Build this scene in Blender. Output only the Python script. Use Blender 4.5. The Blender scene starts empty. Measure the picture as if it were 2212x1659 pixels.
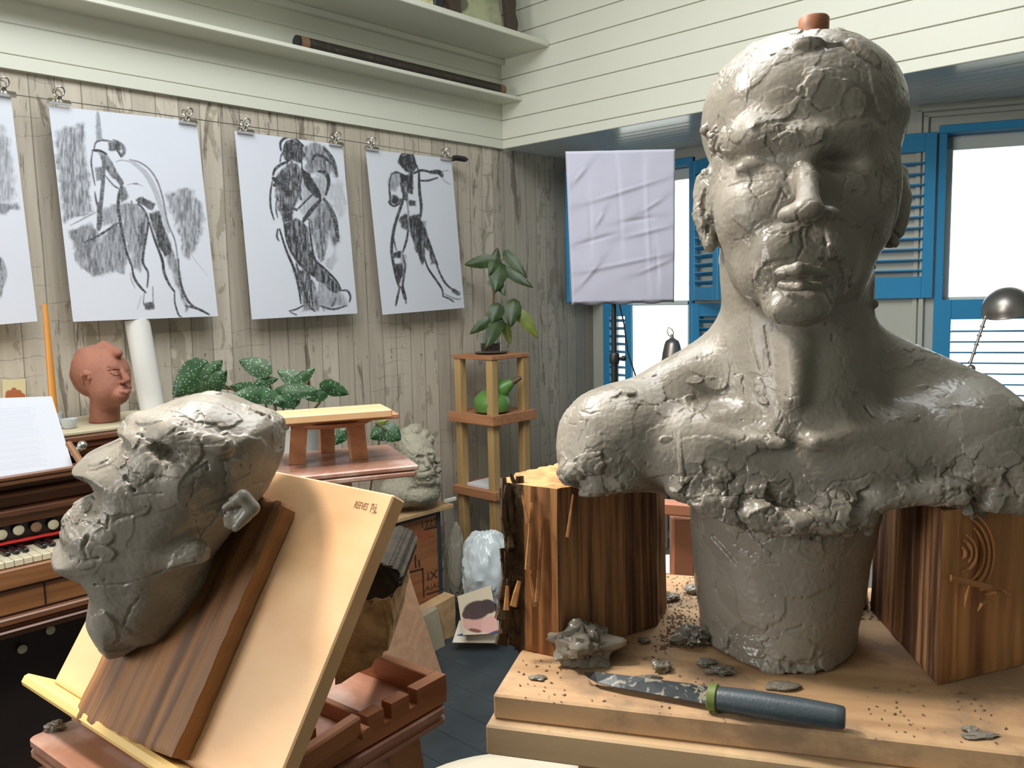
import bpy, math, random
import numpy as np
from mathutils import Vector, Matrix

# ---------------------------------------------------------------- camera
F = 1800.0; CX, CY = 1106.0, 829.5
C0 = np.array([0.0, 0.0, 1.55])
def _n(a): a = np.asarray(a, float); return a / np.linalg.norm(a)
def _v(px, py): return np.array([px - CX, -(py - CY), -F])
_d1 = _n(_v(2800, 600)); _d2 = _n(_v(-827, 680))
_Z = _n(np.cross(_d1, _d2)); _Z = _Z if _Z[1] > 0 else -_Z
_Y = _n(_d1 - _Z * _d1.dot(_Z)); _X = np.cross(_Y, _Z)
CM = np.array([_X, _Y, _Z])
def ray(px, py): return CM @ (_v(px, py) / F)
def P(px, py, d): return C0 + ray(px, py) * d
def onz(px, py, z): r = ray(px, py); return C0 + r * ((z - C0[2]) / r[2])
def onx(px, py, x): r = ray(px, py); return C0 + r * ((x - C0[0]) / r[0])
def ony(px, py, y): r = ray(px, py); return C0 + r * ((y - C0[1]) / r[1])
def onpl(px, py, p0, nn): r = ray(px, py); return C0 + r * (np.dot(np.array(p0, float) - C0, nn) / r.dot(nn))
def projv(V):
    c = (np.asarray(V, float) - C0) @ CM
    return CX - c[..., 0] / c[..., 2] * F, CY + c[..., 1] / c[..., 2] * F, -c[..., 2]

scene = bpy.context.scene
cam = bpy.data.cameras.new('camera'); camo = bpy.data.objects.new('camera', cam)
scene.collection.objects.link(camo); scene.camera = camo
cam.sensor_fit = 'HORIZONTAL'; cam.sensor_width = 36.0; cam.lens = F / 2212 * 36.0
cam.clip_start = 0.05; cam.clip_end = 100
mw = Matrix.Identity(4)
for i in range(3):
    for j in range(3): mw[i][j] = CM[i][j]
    mw[i][3] = C0[i]
camo.matrix_world = mw

# ---------------------------------------------------------------- light and exposure
scene.view_settings.view_transform = 'Standard'; scene.view_settings.look = 'None'
scene.view_settings.gamma = 1; scene.view_settings.use_curve_mapping = False
scene.view_settings.exposure = 0.12
world = bpy.data.worlds.new('sky'); scene.world = world; world.use_nodes = True
bg = world.node_tree.nodes['Background']; bg.inputs[0].default_value = (0.93, 0.97, 1.0, 1); bg.inputs[1].default_value = 3.0

def area(name, loc, target, sx, sy, power, col, spread=180):
    l = bpy.data.lights.new(name, 'AREA'); l.shape = 'RECTANGLE'; l.size = sx; l.size_y = sy
    l.energy = power; l.color = col; l.spread = math.radians(spread)
    o = bpy.data.objects.new(name, l); scene.collection.objects.link(o)
    o.location = loc; d = Vector(target) - Vector(loc); o.rotation_euler = d.to_track_quat('-Z', 'Y').to_euler()
    return o
# daylight of the skylight over the room, an added soft fill from behind left, and the warm ceiling lamps
area('skylight', (-1.35, 1.0, 3.4), (-1.5, 1.2, 1.0), 2.2, 1.8, 84, (0.95, 0.98, 1.0))
area('fill_left', (-2.0, -2.7, 2.1), (-0.6, 0.9, 1.3), 1.8, 1.4, 72, (1.0, 0.98, 0.94))
area('warm_lamp', (-1.20, 0.20, 2.62), (-0.60, 0.62, 1.2), 0.22, 0.22, 26.0, (1.0, 0.90, 0.78))

# ---------------------------------------------------------------- materials
def new_mat(name):
    m = bpy.data.materials.new(name); m.use_nodes = True
    return m, m.node_tree, m.node_tree.nodes['Principled BSDF']
def nd(nt, typ, **kw):
    n = nt.nodes.new(typ)
    for k, v in kw.items():
        if isinstance(k, str) and k.startswith('i_'):
            k = k[2:]; k = int(k) if k.isdigit() else k.replace('_', ' ')
            n.inputs[k].default_value = v
        else: setattr(n, k, v)
    return n
def ramp(nt, fac, stops, interp='LINEAR'):
    r = nt.nodes.new('ShaderNodeValToRGB'); r.color_ramp.interpolation = interp
    e = r.color_ramp.elements
    while len(e) < len(stops): e.new(0.5)
    for k, (p, c) in enumerate(stops):
        e[k].position = p; c = (c, c, c) if isinstance(c, (int, float)) else c
        e[k].color = (*c[:3], 1)
    nt.links.new(fac, r.inputs[0]); return r.outputs[0]
def vec(nt, kind='loc', scale=(1, 1, 1), rot=(0, 0, 0)):
    if kind == 'loc':
        a = nd(nt, 'ShaderNodeAttribute', attribute_name='loc'); o = a.outputs['Vector']
    else:
        o = nt.nodes.new('ShaderNodeTexCoord').outputs['Object']
    m = nd(nt, 'ShaderNodeMapping'); m.inputs['Scale'].default_value = scale; m.inputs['Rotation'].default_value = rot
    nt.links.new(o, m.inputs[0]); return m.outputs[0]
def noise(nt, v, scale, detail=4, rough=0.55, dist=0.0):
    n = nd(nt, 'ShaderNodeTexNoise'); n.inputs['Scale'].default_value = scale; n.inputs['Detail'].default_value = detail
    n.inputs['Roughness'].default_value = rough; n.inputs['Distortion'].default_value = dist
    nt.links.new(v, n.inputs['Vector']); return n.outputs['Fac']
def mix(nt, fac, a, b, typ='MIX'):
    m = nd(nt, 'ShaderNodeMix', data_type='RGBA', blend_type=typ)
    for s, i in ((fac, 0), (a, 6), (b, 7)):
        if isinstance(s, (int, float)): m.inputs[i].default_value = s
        elif isinstance(s, tuple): m.inputs[i].default_value = (*s[:3], 1)
        else: nt.links.new(s, m.inputs[i])
    return m.outputs[2]
def math_(nt, op, a, b=0.0):
    m = nd(nt, 'ShaderNodeMath', operation=op)
    for s, i in ((a, 0), (b, 1)):
        if isinstance(s, (int, float)): m.inputs[i].default_value = s
        else: nt.links.new(s, m.inputs[i])
    return m.outputs[0]
def bump(nt, bsdf, h, strength=0.3, dist=0.002):
    b = nd(nt, 'ShaderNodeBump'); b.inputs['Strength'].default_value = strength; b.inputs['Distance'].default_value = dist
    nt.links.new(h, b.inputs['Height']); nt.links.new(b.outputs[0], bsdf.inputs['Normal'])
def srgb(r, g, b):
    f = lambda c: ((c / 255 + 0.055) / 1.055) ** 2.4 if c / 255 > 0.04045 else c / 255 / 12.92
    return (f(r), f(g), f(b))
def plain(name, col, rough=0.6, var=0.12, spec=0.5, metal=0.0, nscale=12, bumps=0.0, coat=0.0):
    m, nt, b = new_mat(name)
    v = vec(nt, 'obj'); f = noise(nt, v, nscale, 5)
    c = ramp(nt, f, [(0.25, tuple(x * (1 - var) for x in col)), (0.75, tuple(min(1, x * (1 + var)) for x in col))])
    nt.links.new(c, b.inputs['Base Color']); b.inputs['Roughness'].default_value = rough
    b.inputs['Specular IOR Level'].default_value = spec; b.inputs['Metallic'].default_value = metal
    b.inputs['Coat Weight'].default_value = coat
    if bumps: bump(nt, b, noise(nt, v, nscale * 8, 4), bumps, 0.002)
    return m
def wood(name, light, dark, rough=0.5, grain=60, rings=6, stretch=0.06, contrast=1.0, bumps=0.15, stain=None, coat=0.0):
    """grain runs along the x axis of the 'loc' attribute"""
    m, nt, b = new_mat(name)
    v = vec(nt, 'loc', (stretch, 1, 1))
    fine = noise(nt, v, grain, 6, 0.65)
    broad = noise(nt, v, rings, 3, 0.5, 1.2)
    w = math_(nt, 'FRACT', math_(nt, 'MULTIPLY', broad, 7.0))
    w = math_(nt, 'ABSOLUTE', math_(nt, 'SUBTRACT', w, 0.5))
    f = math_(nt, 'ADD', math_(nt, 'MULTIPLY', fine, 0.75), math_(nt, 'MULTIPLY', w, 0.45))
    mid = tuple((p + q) / 2 for p, q in zip(light, dark))
    lo, hi = 0.5 - 0.2 / contrast, 0.5 + 0.25 / contrast
    c = ramp(nt, f, [(max(0, lo), dark), (0.5, mid), (min(1, hi), light)])
    if stain:
        s = noise(nt, vec(nt, 'loc', (1, 1, 1)), stain[2] if len(stain) > 2 else 9, 6, 0.6)
        sm = ramp(nt, s, [(stain[1], 0.0), (stain[1] + 0.13, 1.0)])
        c = mix(nt, sm, c, stain[0])
    nt.links.new(c, b.inputs['Base Color']); b.inputs['Roughness'].default_value = rough; b.inputs['Coat Weight'].default_value = coat
    if bumps: bump(nt, b, f, bumps, 0.0015)
    return m

# ---------------------------------------------------------------- mesh building
coll = scene.collection
class MB:
    def __init__(s): s.v = []; s.f = []; s.l = []
    def add(s, V, Fs, loc=None):
        o = len(s.v); V = [tuple(map(float, p)) for p in V]; s.v += V
        s.l += V if loc is None else [tuple(map(float, p)) for p in loc]
        s.f += [tuple(i + o for i in f) for f in Fs]; return s
    def box(s, o, ax, ay, az, bevel=0.0):
        """corner o, three edge vectors; grain along ax"""
        o, ax, ay, az = (np.asarray(q, float) for q in (o, ax, ay, az))
        L = [np.linalg.norm(q) for q in (ax, ay, az)]; u = [q / l for q, l in zip((ax, ay, az), L)]
        r = random.Random(len(s.v) + int(abs(o[0] * 977 + o[1] * 331) * 10)); off = np.array([r.uniform(0, 5) for _ in range(3)])
        if bevel <= 0: return s._conv([(i * L[0], j * L[1], k * L[2]) for i in (0, 1) for j in (0, 1) for k in (0, 1)], [(0, 1, 3, 2), (4, 6, 7, 5), (0, 4, 5, 1), (2, 3, 7, 6), (0, 2, 6, 4), (1, 5, 7, 3)], o, u, off)
        b = min(bevel, min(L) * 0.45); V = []; idx = {}
        for i in (0, 1):
            for j in (0, 1):
                for k in (0, 1):
                    for a in range(3):
                        c = [i * L[0], j * L[1], k * L[2]]; e = (i, j, k)
                        for q in range(3):
                            if q != a: c[q] += b * (1 - 2 * e[q])
                        idx[(i, j, k, a)] = len(V); V.append(tuple(c))
        Fs = []
        for a in range(3):
            p, q = [(1, 2), (2, 0), (0, 1)][a]
            for sgn in (0, 1):
                cyc = [(0, 0), (1, 0), (1, 1), (0, 1)]
                if sgn == 0: cyc = cyc[::-1]
                f = []
                for (m, n_) in cyc:
                    e = [0, 0, 0]; e[a] = sgn; e[p] = m; e[q] = n_; f.append(idx[(*e, a)])
                Fs.append(tuple(f))
        for a in range(3):
            p, q = [(1, 2), (2, 0), (0, 1)][a]
            for m in (0, 1):
                for n_ in (0, 1):
                    e0 = [0, 0, 0]; e0[p] = m; e0[q] = n_; e1 = list(e0); e1[a] = 1
                    f = (idx[(*e0, p)], idx[(*e0, q)], idx[(*e1, q)], idx[(*e1, p)])
                    Fs.append(f if (m + n_) % 2 == 0 else f[::-1])
        for i in (0, 1):
            for j in (0, 1):
                for k in (0, 1):
                    f = (idx[(i, j, k, 0)], idx[(i, j, k, 1)], idx[(i, j, k, 2)])
                    Fs.append(f if (i + j + k) % 2 == 1 else f[::-1])
        return s._conv(V, Fs, o, u, off)
    def _conv(s, V, Fs, o, u, off):
        W = [o + p[0] * u[0] + p[1] * u[1] + p[2] * u[2] for p in V]
        return s.add(W, Fs, [np.array(p) + off for p in V])
    def abox(s, x0, x1, y0, y1, z0, z1, bevel=0.0, grain='x'):
        o = (x0, y0, z0); A = {'x': (x1 - x0, 0, 0), 'y': (0, y1 - y0, 0), 'z': (0, 0, z1 - z0)}
        order = {'x': 'xyz', 'y': 'yzx', 'z': 'zxy'}[grain]
        return s.box(o, *[A[k] for k in order], bevel=bevel)
    def tube(s, pts, rad, n=10, cap=True, squash=None):
        pts = [np.asarray(p, float) for p in pts]; m = len(pts)
        rad = [rad] * m if isinstance(rad, (int, float)) else list(rad)
        t = [_n(pts[min(i + 1, m - 1)] - pts[max(i - 1, 0)]) for i in range(m)]
        a = np.array([0, 0, 1.0]) if abs(t[0][2]) < 0.9 else np.array([1.0, 0, 0])
        u = _n(np.cross(t[0], a)); V = []; L = []; run = 0
        for i in range(m):
            u = _n(u - t[i] * u.dot(t[i])); w = np.cross(t[i], u)
            if i: run += np.linalg.norm(pts[i] - pts[i - 1])
            for k in range(n):
                an = 2 * math.pi * k / n; q = u * math.cos(an) + w * math.sin(an) * (squash or 1)
                V.append(pts[i] + q * rad[i]); L.append((run, rad[i] * math.cos(an), rad[i] * math.sin(an)))
        Fs = [(i * n + k, i * n + (k + 1) % n, (i + 1) * n + (k + 1) % n, (i + 1) * n + k) for i in range(m - 1) for k in range(n)]
        if cap: Fs += [tuple(range(n))[::-1], tuple((m - 1) * n + k for k in range(n))]
        return s.add(V, Fs, L)
    def lathe(s, o, prof, n=32, axis=(0, 0, 1), cap=True):
        """prof: (radius, height) along axis"""
        o = np.asarray(o, float); w = _n(axis); a = np.array([1.0, 0, 0]) if abs(w[0]) < 0.9 else np.array([0, 1.0, 0])
        u = _n(np.cross(w, a)); v = np.cross(w, u); V = []
        for r, h in prof:
            for k in range(n):
                an = 2 * math.pi * k / n; V.append(o + w * h + (u * math.cos(an) + v * math.sin(an)) * max(r, 1e-5))
        Fs = [(i * n + k, i * n + (k + 1) % n, (i + 1) * n + (k + 1) % n, (i + 1) * n + k) for i in range(len(prof) - 1) for k in range(n)]
        if cap: Fs += [tuple(range(n))[::-1], tuple((len(prof) - 1) * n + k for k in range(n))]
        return s.add(V, Fs)
    def prism(s, poly, d, loc=None):
        """closed polygon (3-D points, planar) extruded by vector d"""
        n = len(poly); d = np.asarray(d, float); a = [np.asarray(p, float) for p in poly]
        V = a + [p + d for p in a]; Fs = [tuple(range(n))[::-1], tuple(n + i for i in range(n))]
        Fs += [(i, (i + 1) % n, n + (i + 1) % n, n + i) for i in range(n)]
        return s.add(V, Fs, loc)
    def hexa(s, q, Fl=None):
        """8 corners: bottom 4 then top 4"""
        return s.add(q, [(3, 2, 1, 0), (4, 5, 6, 7), (0, 1, 5, 4), (1, 2, 6, 5), (2, 3, 7, 6), (3, 0, 4, 7)], Fl)
    def sphere(s, c, r, n=16, m=10, sc=(1, 1, 1)):
        c = np.asarray(c, float); V = [c + np.array([0, 0, -r * sc[2]])]
        for i in range(1, m):
            th = math.pi * i / m
            for k in range(n):
                ph = 2 * math.pi * k / n
                V.append(c + r * np.array([math.sin(th) * math.cos(ph) * sc[0], math.sin(th) * math.sin(ph) * sc[1], -math.cos(th) * sc[2]]))
        V.append(c + np.array([0, 0, r * sc[2]])); e = len(V) - 1
        Fs = [(0, 1 + (k + 1) % n, 1 + k) for k in range(n)]
        Fs += [(1 + i * n + k, 1 + i * n + (k + 1) % n, 1 + (i + 1) * n + (k + 1) % n, 1 + (i + 1) * n + k) for i in range(m - 2) for k in range(n)]
        Fs += [(1 + (m - 2) * n + k, 1 + (m - 2) * n + (k + 1) % n, e) for k in range(n)]
        return s.add(V, Fs)

def link(name, me, mat, parent=None, smooth=False):
    o = bpy.data.objects.new(name, me); coll.objects.link(o)
    if mat: me.materials.append(mat)
    if parent is not None:
        o.parent = parent
        w = Vector(parent.location)
        if parent.parent is not None: w = w + Vector(parent.parent.location)
        o.location = -w
    if smooth:
        me.polygons.foreach_set('use_smooth', [True] * len(me.polygons))
        if smooth != 'full':
            try: me.set_sharp_from_angle(angle=math.radians(smooth if smooth is not True else 40))
            except Exception: pass
    return o
def obj(name, mb, mat, parent=None, smooth=False):
    me = bpy.data.meshes.new(name); me.from_pydata(mb.v, [], mb.f); me.update()
    a = me.attributes.new('loc', 'FLOAT_VECTOR', 'POINT'); a.data.foreach_set('vector', np.array(mb.l, 'f').ravel())
    return link(name, me, mat, parent, smooth)
def npobj(name, V, Q, mat, parent=None, smooth='full', cols=None, Lc=None):
    me = bpy.data.meshes.new(name); V = np.asarray(V, 'f'); Q = np.asarray(Q, 'i'); k = Q.shape[1]
    me.vertices.add(len(V)); me.vertices.foreach_set('co', V.ravel())
    me.loops.add(Q.size); me.loops.foreach_set('vertex_index', Q.ravel())
    me.polygons.add(len(Q)); me.polygons.foreach_set('loop_start', np.arange(0, Q.size, k, dtype='i'))
    me.update(calc_edges=True)
    a = me.attributes.new('loc', 'FLOAT_VECTOR', 'POINT'); a.data.foreach_set('vector', np.asarray(V if Lc is None else Lc, 'f').ravel())
    if cols is not None:
        for nm, c in cols.items():
            c = np.asarray(c, 'f')
            if c.ndim == 1: at = me.attributes.new(nm, 'FLOAT', 'POINT'); at.data.foreach_set('value', c)
            else: at = me.attributes.new(nm, 'FLOAT_COLOR', 'POINT'); at.data.foreach_set('color', np.c_[c, np.ones(len(c))].astype('f').ravel())
    return link(name, me, mat, parent, smooth)
def tag(o, label=None, cat=None, group=None, kind=None):
    if label: o['label'] = label
    if cat: o['category'] = cat
    if group: o['group'] = group
    if kind: o['kind'] = kind
    return o
def thing(name, label, cat, loc=(0, 0, 0), group=None):
    o = bpy.data.objects.new(name, None); coll.objects.link(o); o.location = Vector([float(q) for q in loc]); o.empty_display_size = 0.05
    return tag(o, label, cat, group)
def struct(name, mb, mat, parent=None, smooth=False):
    o = obj(name, mb, mat, parent, smooth)
    if parent is None: o['kind'] = 'structure'
    return o
def copy_thing(root, off, label=None):
    """copies a thing with its parts and sub-parts, moved by off"""
    r = root.copy(); coll.objects.link(r); r.location = root.location + Vector([float(q) for q in off])
    for ch in list(root.children):
        c = ch.copy(); coll.objects.link(c); c.parent = r
        for g in ch.children:
            d = g.copy(); coll.objects.link(d); d.parent = c
    if label: r['label'] = label
    return r

# ---------------------------------------------------------------- noise in numpy
def _hash(ix, iy, iz, s=0):
    with np.errstate(over='ignore'):
        h = (ix.astype(np.int64) * 73856093) ^ (iy.astype(np.int64) * 19349663) ^ (iz.astype(np.int64) * 83492791) ^ (s * 2654435761)
        h = (h ^ (h >> 13)) * 1274126177; h = (h ^ (h >> 16)) & 0xffffff
    return h.astype(np.float64) / 0xffffff
def vnoise(V, f=1.0, s=0):
    p = np.asarray(V, float) * f; i = np.floor(p).astype(np.int64); u = p - i; u = u * u * (3 - 2 * u); r = 0
    for a in (0, 1):
        for b in (0, 1):
            for c in (0, 1):
                w = (u[:, 0] if a else 1 - u[:, 0]) * (u[:, 1] if b else 1 - u[:, 1]) * (u[:, 2] if c else 1 - u[:, 2])
                r = r + w * _hash(i[:, 0] + a, i[:, 1] + b, i[:, 2] + c, s)
    return r * 2 - 1
def fbm(V, f, o=4, s=0):
    r = 0; a = 1.0; t = 0
    for k in range(o): r = r + a * vnoise(V, f * 2 ** k, s + k); t += a; a *= 0.5
    return r / t
def voro(V, f, s=0):
    p = np.asarray(V, float) * f; i0 = np.floor(p).astype(np.int64); n = len(p)
    d1 = np.full(n, 9.0); d2 = np.full(n, 9.0); cid = np.zeros(n); cc = np.zeros((n, 3))
    for a in (-1, 0, 1):
        for b in (-1, 0, 1):
            for c in (-1, 0, 1):
                i = i0 + np.array([a, b, c])
                q = i + np.c_[_hash(i[:, 0], i[:, 1], i[:, 2], s), _hash(i[:, 0], i[:, 1], i[:, 2], s + 7), _hash(i[:, 0], i[:, 1], i[:, 2], s + 13)]
                d = np.sqrt(((p - q) ** 2).sum(1)); h = _hash(i[:, 0], i[:, 1], i[:, 2], s + 29)
                m = d < d1; d2 = np.where(m, d1, np.minimum(d2, d)); cid = np.where(m, h, cid); cc[m] = q[m]; d1 = np.where(m, d, d1)
    return d1, d2, cid, (p - cc)
# ---------------------------------------------------------------- setting materials
M_white = plain('white_paint', srgb(214, 215, 200), 0.35, 0.02, nscale=3, bumps=0.03)
M_soffit = plain('gloss_white_paint', srgb(196, 203, 204), 0.16, 0.02, nscale=3, bumps=0.02)
M_grey = plain('grey_wall_paint', srgb(176, 178, 168), 0.5, 0.03, nscale=3)
M_blue = plain('blue_paint', srgb(50, 136, 184), 0.35, 0.05, nscale=6, bumps=0.04)
M_sash = plain('sash_paint', srgb(200, 208, 204), 0.35, 0.03)
M_black = plain('black_metal', (0.012, 0.013, 0.015), 0.4, 0.1)

def m_wallpaper():
    m, nt, b = new_mat('distressed_plank_wallpaper')
    tc = nt.nodes.new('ShaderNodeTexCoord').outputs['Object']
    sep = nd(nt, 'ShaderNodeSeparateXYZ'); nt.links.new(tc, sep.inputs[0]); y, z = sep.outputs[1], sep.outputs[2]
    # slightly irregular plank coordinate
    wob = noise(nt, vec(nt, 'obj', (1, 1, 0.15)), 3.0, 3)
    yy = math_(nt, 'ADD', y, math_(nt, 'MULTIPLY', wob, 0.035))
    q = math_(nt, 'MULTIPLY', yy, 1 / 0.085); idx = math_(nt, 'FLOOR', q); fr = math_(nt, 'FRACT', q)
    wn = nd(nt, 'ShaderNodeTexWhiteNoise', noise_dimensions='1D'); nt.links.new(idx, wn.inputs['W']); pl = wn.outputs['Value']
    v1 = vec(nt, 'obj', (1, 1, 0.28))
    grainv = vec(nt, 'obj', (1, 1, 0.05))
    big = noise(nt, v1, 2.2, 4, 0.6)
    fine = noise(nt, grainv, 60, 5, 0.6)
    base = ramp(nt, math_(nt, 'ADD', math_(nt, 'MULTIPLY', fine, 0.6), math_(nt, 'MULTIPLY', pl, 0.45)),
                [(0.25, srgb(168, 160, 145)), (0.55, srgb(194, 184, 168)), (0.85, srgb(208, 199, 184))])
    # peeled paint: sharper patches, denser on some planks
    n1 = noise(nt, vec(nt, 'obj', (1, 1.2, 0.55)), 11, 7, 0.62, 0.6)
    n1 = math_(nt, 'ADD', n1, math_(nt, 'MULTIPLY', math_(nt, 'SUBTRACT', pl, 0.5), 0.20))
    peel = ramp(nt, n1, [(0.60, 0.0), (0.625, 1.0)])
    col = mix(nt, math_(nt, 'MULTIPLY', peel, 0.6), base, srgb(142, 134, 115))
    # dark weathered streaks
    n2 = noise(nt, vec(nt, 'obj', (1, 1.6, 0.22)), 8, 8, 0.75, 0.9)
    n2 = math_(nt, 'ADD', n2, math_(nt, 'MULTIPLY', big, 0.20))
    dk = ramp(nt, n2, [(0.685, 0.0), (0.73, 1.0)])
    col = mix(nt, math_(nt, 'MULTIPLY', dk, 0.7), col, srgb(84, 72, 60))
    # specks
    n3 = noise(nt, vec(nt, 'obj', (1, 1, 0.7)), 42, 3, 0.6)
    sp = ramp(nt, n3, [(0.70, 0.0), (0.73, 1.0)])
    col = mix(nt, math_(nt, 'MULTIPLY', sp, 0.75), col, srgb(70, 58, 46))
    # recess shade painted in: paper greyer and darker towards the corner
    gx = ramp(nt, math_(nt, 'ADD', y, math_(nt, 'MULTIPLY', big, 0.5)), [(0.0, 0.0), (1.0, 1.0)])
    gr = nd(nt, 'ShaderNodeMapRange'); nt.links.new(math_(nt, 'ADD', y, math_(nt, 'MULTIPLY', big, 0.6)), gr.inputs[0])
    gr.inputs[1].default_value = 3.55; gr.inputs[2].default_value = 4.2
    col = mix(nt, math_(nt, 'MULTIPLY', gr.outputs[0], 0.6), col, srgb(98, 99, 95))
    # short horizontal cracks
    h = math_(nt, 'MULTIPLY', math_(nt, 'ADD', z, math_(nt, 'MULTIPLY', noise(nt, vec(nt, 'obj'), 7, 3), 0.05)), 1 / 0.062)
    hl = ramp(nt, math_(nt, 'ABSOLUTE', math_(nt, 'SUBTRACT', math_(nt, 'FRACT', h), 0.5)), [(0.0, 1.0), (0.035, 0.0)])
    hm = ramp(nt, noise(nt, vec(nt, 'obj', (1, 1, 0.8)), 4.2, 4), [(0.53, 0.0), (0.60, 1.0)])
    col = mix(nt, math_(nt, 'MULTIPLY', math_(nt, 'MULTIPLY', hl, hm), 0.55), col, srgb(92, 82, 68))
    # seams
    e = math_(nt, 'ABSOLUTE', math_(nt, 'SUBTRACT', fr, 0.5))
    seam = ramp(nt, e, [(0.465, 0.0), (0.49, 1.0)])
    sm = math_(nt, 'MULTIPLY', seam, math_(nt, 'ADD', 0.15, math_(nt, 'MULTIPLY', noise(nt, vec(nt, 'obj', (1, 3, 0.3)), 9, 3), 0.9)))
    col = mix(nt, sm, col, srgb(70, 62, 52))
    nt.links.new(col, b.inputs['Base Color']); b.inputs['Roughness'].default_value = 0.75
    bump(nt, b, fine, 0.05, 0.001)
    return m
M_paper_wall = m_wallpaper()

def m_floor():
    m, nt, b = new_mat('dark_painted_boards')
    v = vec(nt, 'obj'); f = noise(nt, v, 5, 6, 0.6)
    c = ramp(nt, f, [(0.3, srgb(44, 52, 57)), (0.7, srgb(62, 71, 76))])
    s = noise(nt, v, 30, 5, 0.7); sm = ramp(nt, s, [(0.66, 0.0), (0.72, 1.0)])
    c = mix(nt, math_(nt, 'MULTIPLY', sm, 0.5), c, srgb(110, 116, 116))
    nt.links.new(c, b.inputs['Base Color']); b.inputs['Roughness'].default_value = 0.42
    bump(nt, b, f, 0.05)
    return m
M_floor = m_floor()

# ---------------------------------------------------------------- room shell
ZB, YB, XL = 2.318, 3.272, -3.10
YW = 4.06
XR, YK, ZC = 2.9, -3.2, 3.5
fl = MB(); y = YK - 0.1
while y < 6.3: fl.abox(-3.3, XR + 0.1, y, y + 0.138, -0.03, 0.0, 0.002); y += 0.14
struct('floor', fl, M_floor)
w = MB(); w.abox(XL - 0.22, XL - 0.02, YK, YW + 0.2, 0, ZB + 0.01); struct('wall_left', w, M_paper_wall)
bz = [2.318, 2.366, 2.465, 2.573, 2.673, 2.779, 2.882, 2.994, 3.10, 3.205, 3.31, 3.415, 3.52]
w = MB(); w.abox(XL - 0.2, XL - 0.004, YK, YB + 0.02, ZB, ZC)
for a, b_ in zip(bz[:-1], bz[1:]): w.abox(XL - 0.01, XL, YK, YB + 0.02, a, b_ - 0.0035, 0.0018, 'y')
struct('wall_left_upper', w, M_white)
w = MB(); w.abox(XL, XR, YB + 0.012, YB + 0.1, ZB + 0.004, ZC)
for a, b_ in zip(bz[:-1], bz[1:]): w.abox(XL, XR, YB, YB + 0.014, a, b_ - 0.0035, 0.0018, 'x')
struct('wall_beam', w, M_white)
# soffit boards above the window recess
w = MB(); y = YB + 0.1
while y < 5.3: w.abox(XL - 0.02, XR, y + 0.002, y + 0.068, ZB + 0.004, ZB + 0.03, 0.004, 'x'); y += 0.07
w.abox(XL - 0.02, XR, YB + 0.05, 5.4, ZB + 0.02, ZB + 0.06)
w.abox(XL, XR, YB + 0.0145, YB + 0.101, ZB, ZB + 0.0035, 0.001)
struct('ceiling_soffit', w, M_soffit)
w = MB(); w.abox(XL - 0.2, XR + 0.1, YK - 0.1, YB + 0.1, ZC, ZC + 0.1); struct('ceiling', w, M_white)
w = MB(); w.abox(XR, XR + 0.1, YK, 5.4, 0, ZC); struct('wall_right', w, M_grey)
w = MB(); w.abox(XL - 0.2, XR + 0.1, YK - 0.1, YK, 0, ZC); struct('wall_back', w, M_grey)

# window wall, first stretch (parallel to the beam)
W1a, W1b, WZ0, WZ1 = -3.035, -2.415, 0.85, 2.272
w = MB()
w.abox(XL - 0.02, W1a, YW, YW + 0.14, 0, ZB + 0.004); w.abox(W1b, -1.72, YW, YW + 0.14, 0, ZB + 0.004)
w.abox(W1a, W1b, YW, YW + 0.14, 0, WZ0); w.abox(W1a, W1b, YW, YW + 0.14, WZ1, ZB + 0.004)
struct('wall_window', w, M_grey)
# second stretch, turned 24 degrees
AN = math.radians(24); T2 = np.array([math.cos(AN), math.sin(AN), 0]); N2 = np.array([math.sin(AN), -math.cos(AN), 0])
Q0 = np.array([-1.31, 3.89, 0.0])
def W2(s, z, d=0.0): return Q0 + T2 * s + np.array([0, 0, z]) + N2 * d      # d > 0 into the room
U = np.array([0, 0, 1.0])
S2a, S2b = 0.165, 0.865
w = MB(); s0 = -0.36
w.box(W2(s0, 0), T2 * (S2a - s0), -N2 * 0.14, U * (ZB + 0.004))
w.box(W2(S2b, 0), T2 * (1.2), -N2 * 0.14, U * (ZB + 0.004))
w.box(W2(S2a, 0), T2 * (S2b - S2a), -N2 * 0.14, U * WZ0)
w.box(W2(S2a, 2.232), T2 * (S2b - S2a), -N2 * 0.14, U * (ZB + 0.004 - 2.232))
e = W2(s0, 0)
w.hexa([e, e - N2 * 0.1, (-1.80, YW + 0.1, 0), (-1.80, YW, 0), e + U * (ZB + .004), e - N2 * 0.1 + U * (ZB + .004), (-1.80, YW + 0.1, ZB + .004), (-1.80, YW, ZB + .004)])
e = W2(2.04, 0); w.abox(e[0], XR + 0.1, e[1], e[1] + 0.14, 0, ZB + 0.004)
struct('wall_window_angled', w, M_grey)
# plaster moulding round the second window
w = MB()
for dz, o_, d_ in ((0.0, 0.075, 0.012), (0.0, 0.05, 0.02)):
    w.box(W2(S2a - o_ - 0.012, 1.0, 0), T2 * 0.02, N2 * d_, U * (2.232 + o_ - 1.0), 0.003)
    w.box(W2(S2a - o_ - 0.012, 2.232 + o_ - 0.012, 0), T2 * (S2b - S2a + 0.2), N2 * d_, U * 0.02, 0.003)
struct('trim_1', w, M_grey)

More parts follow.
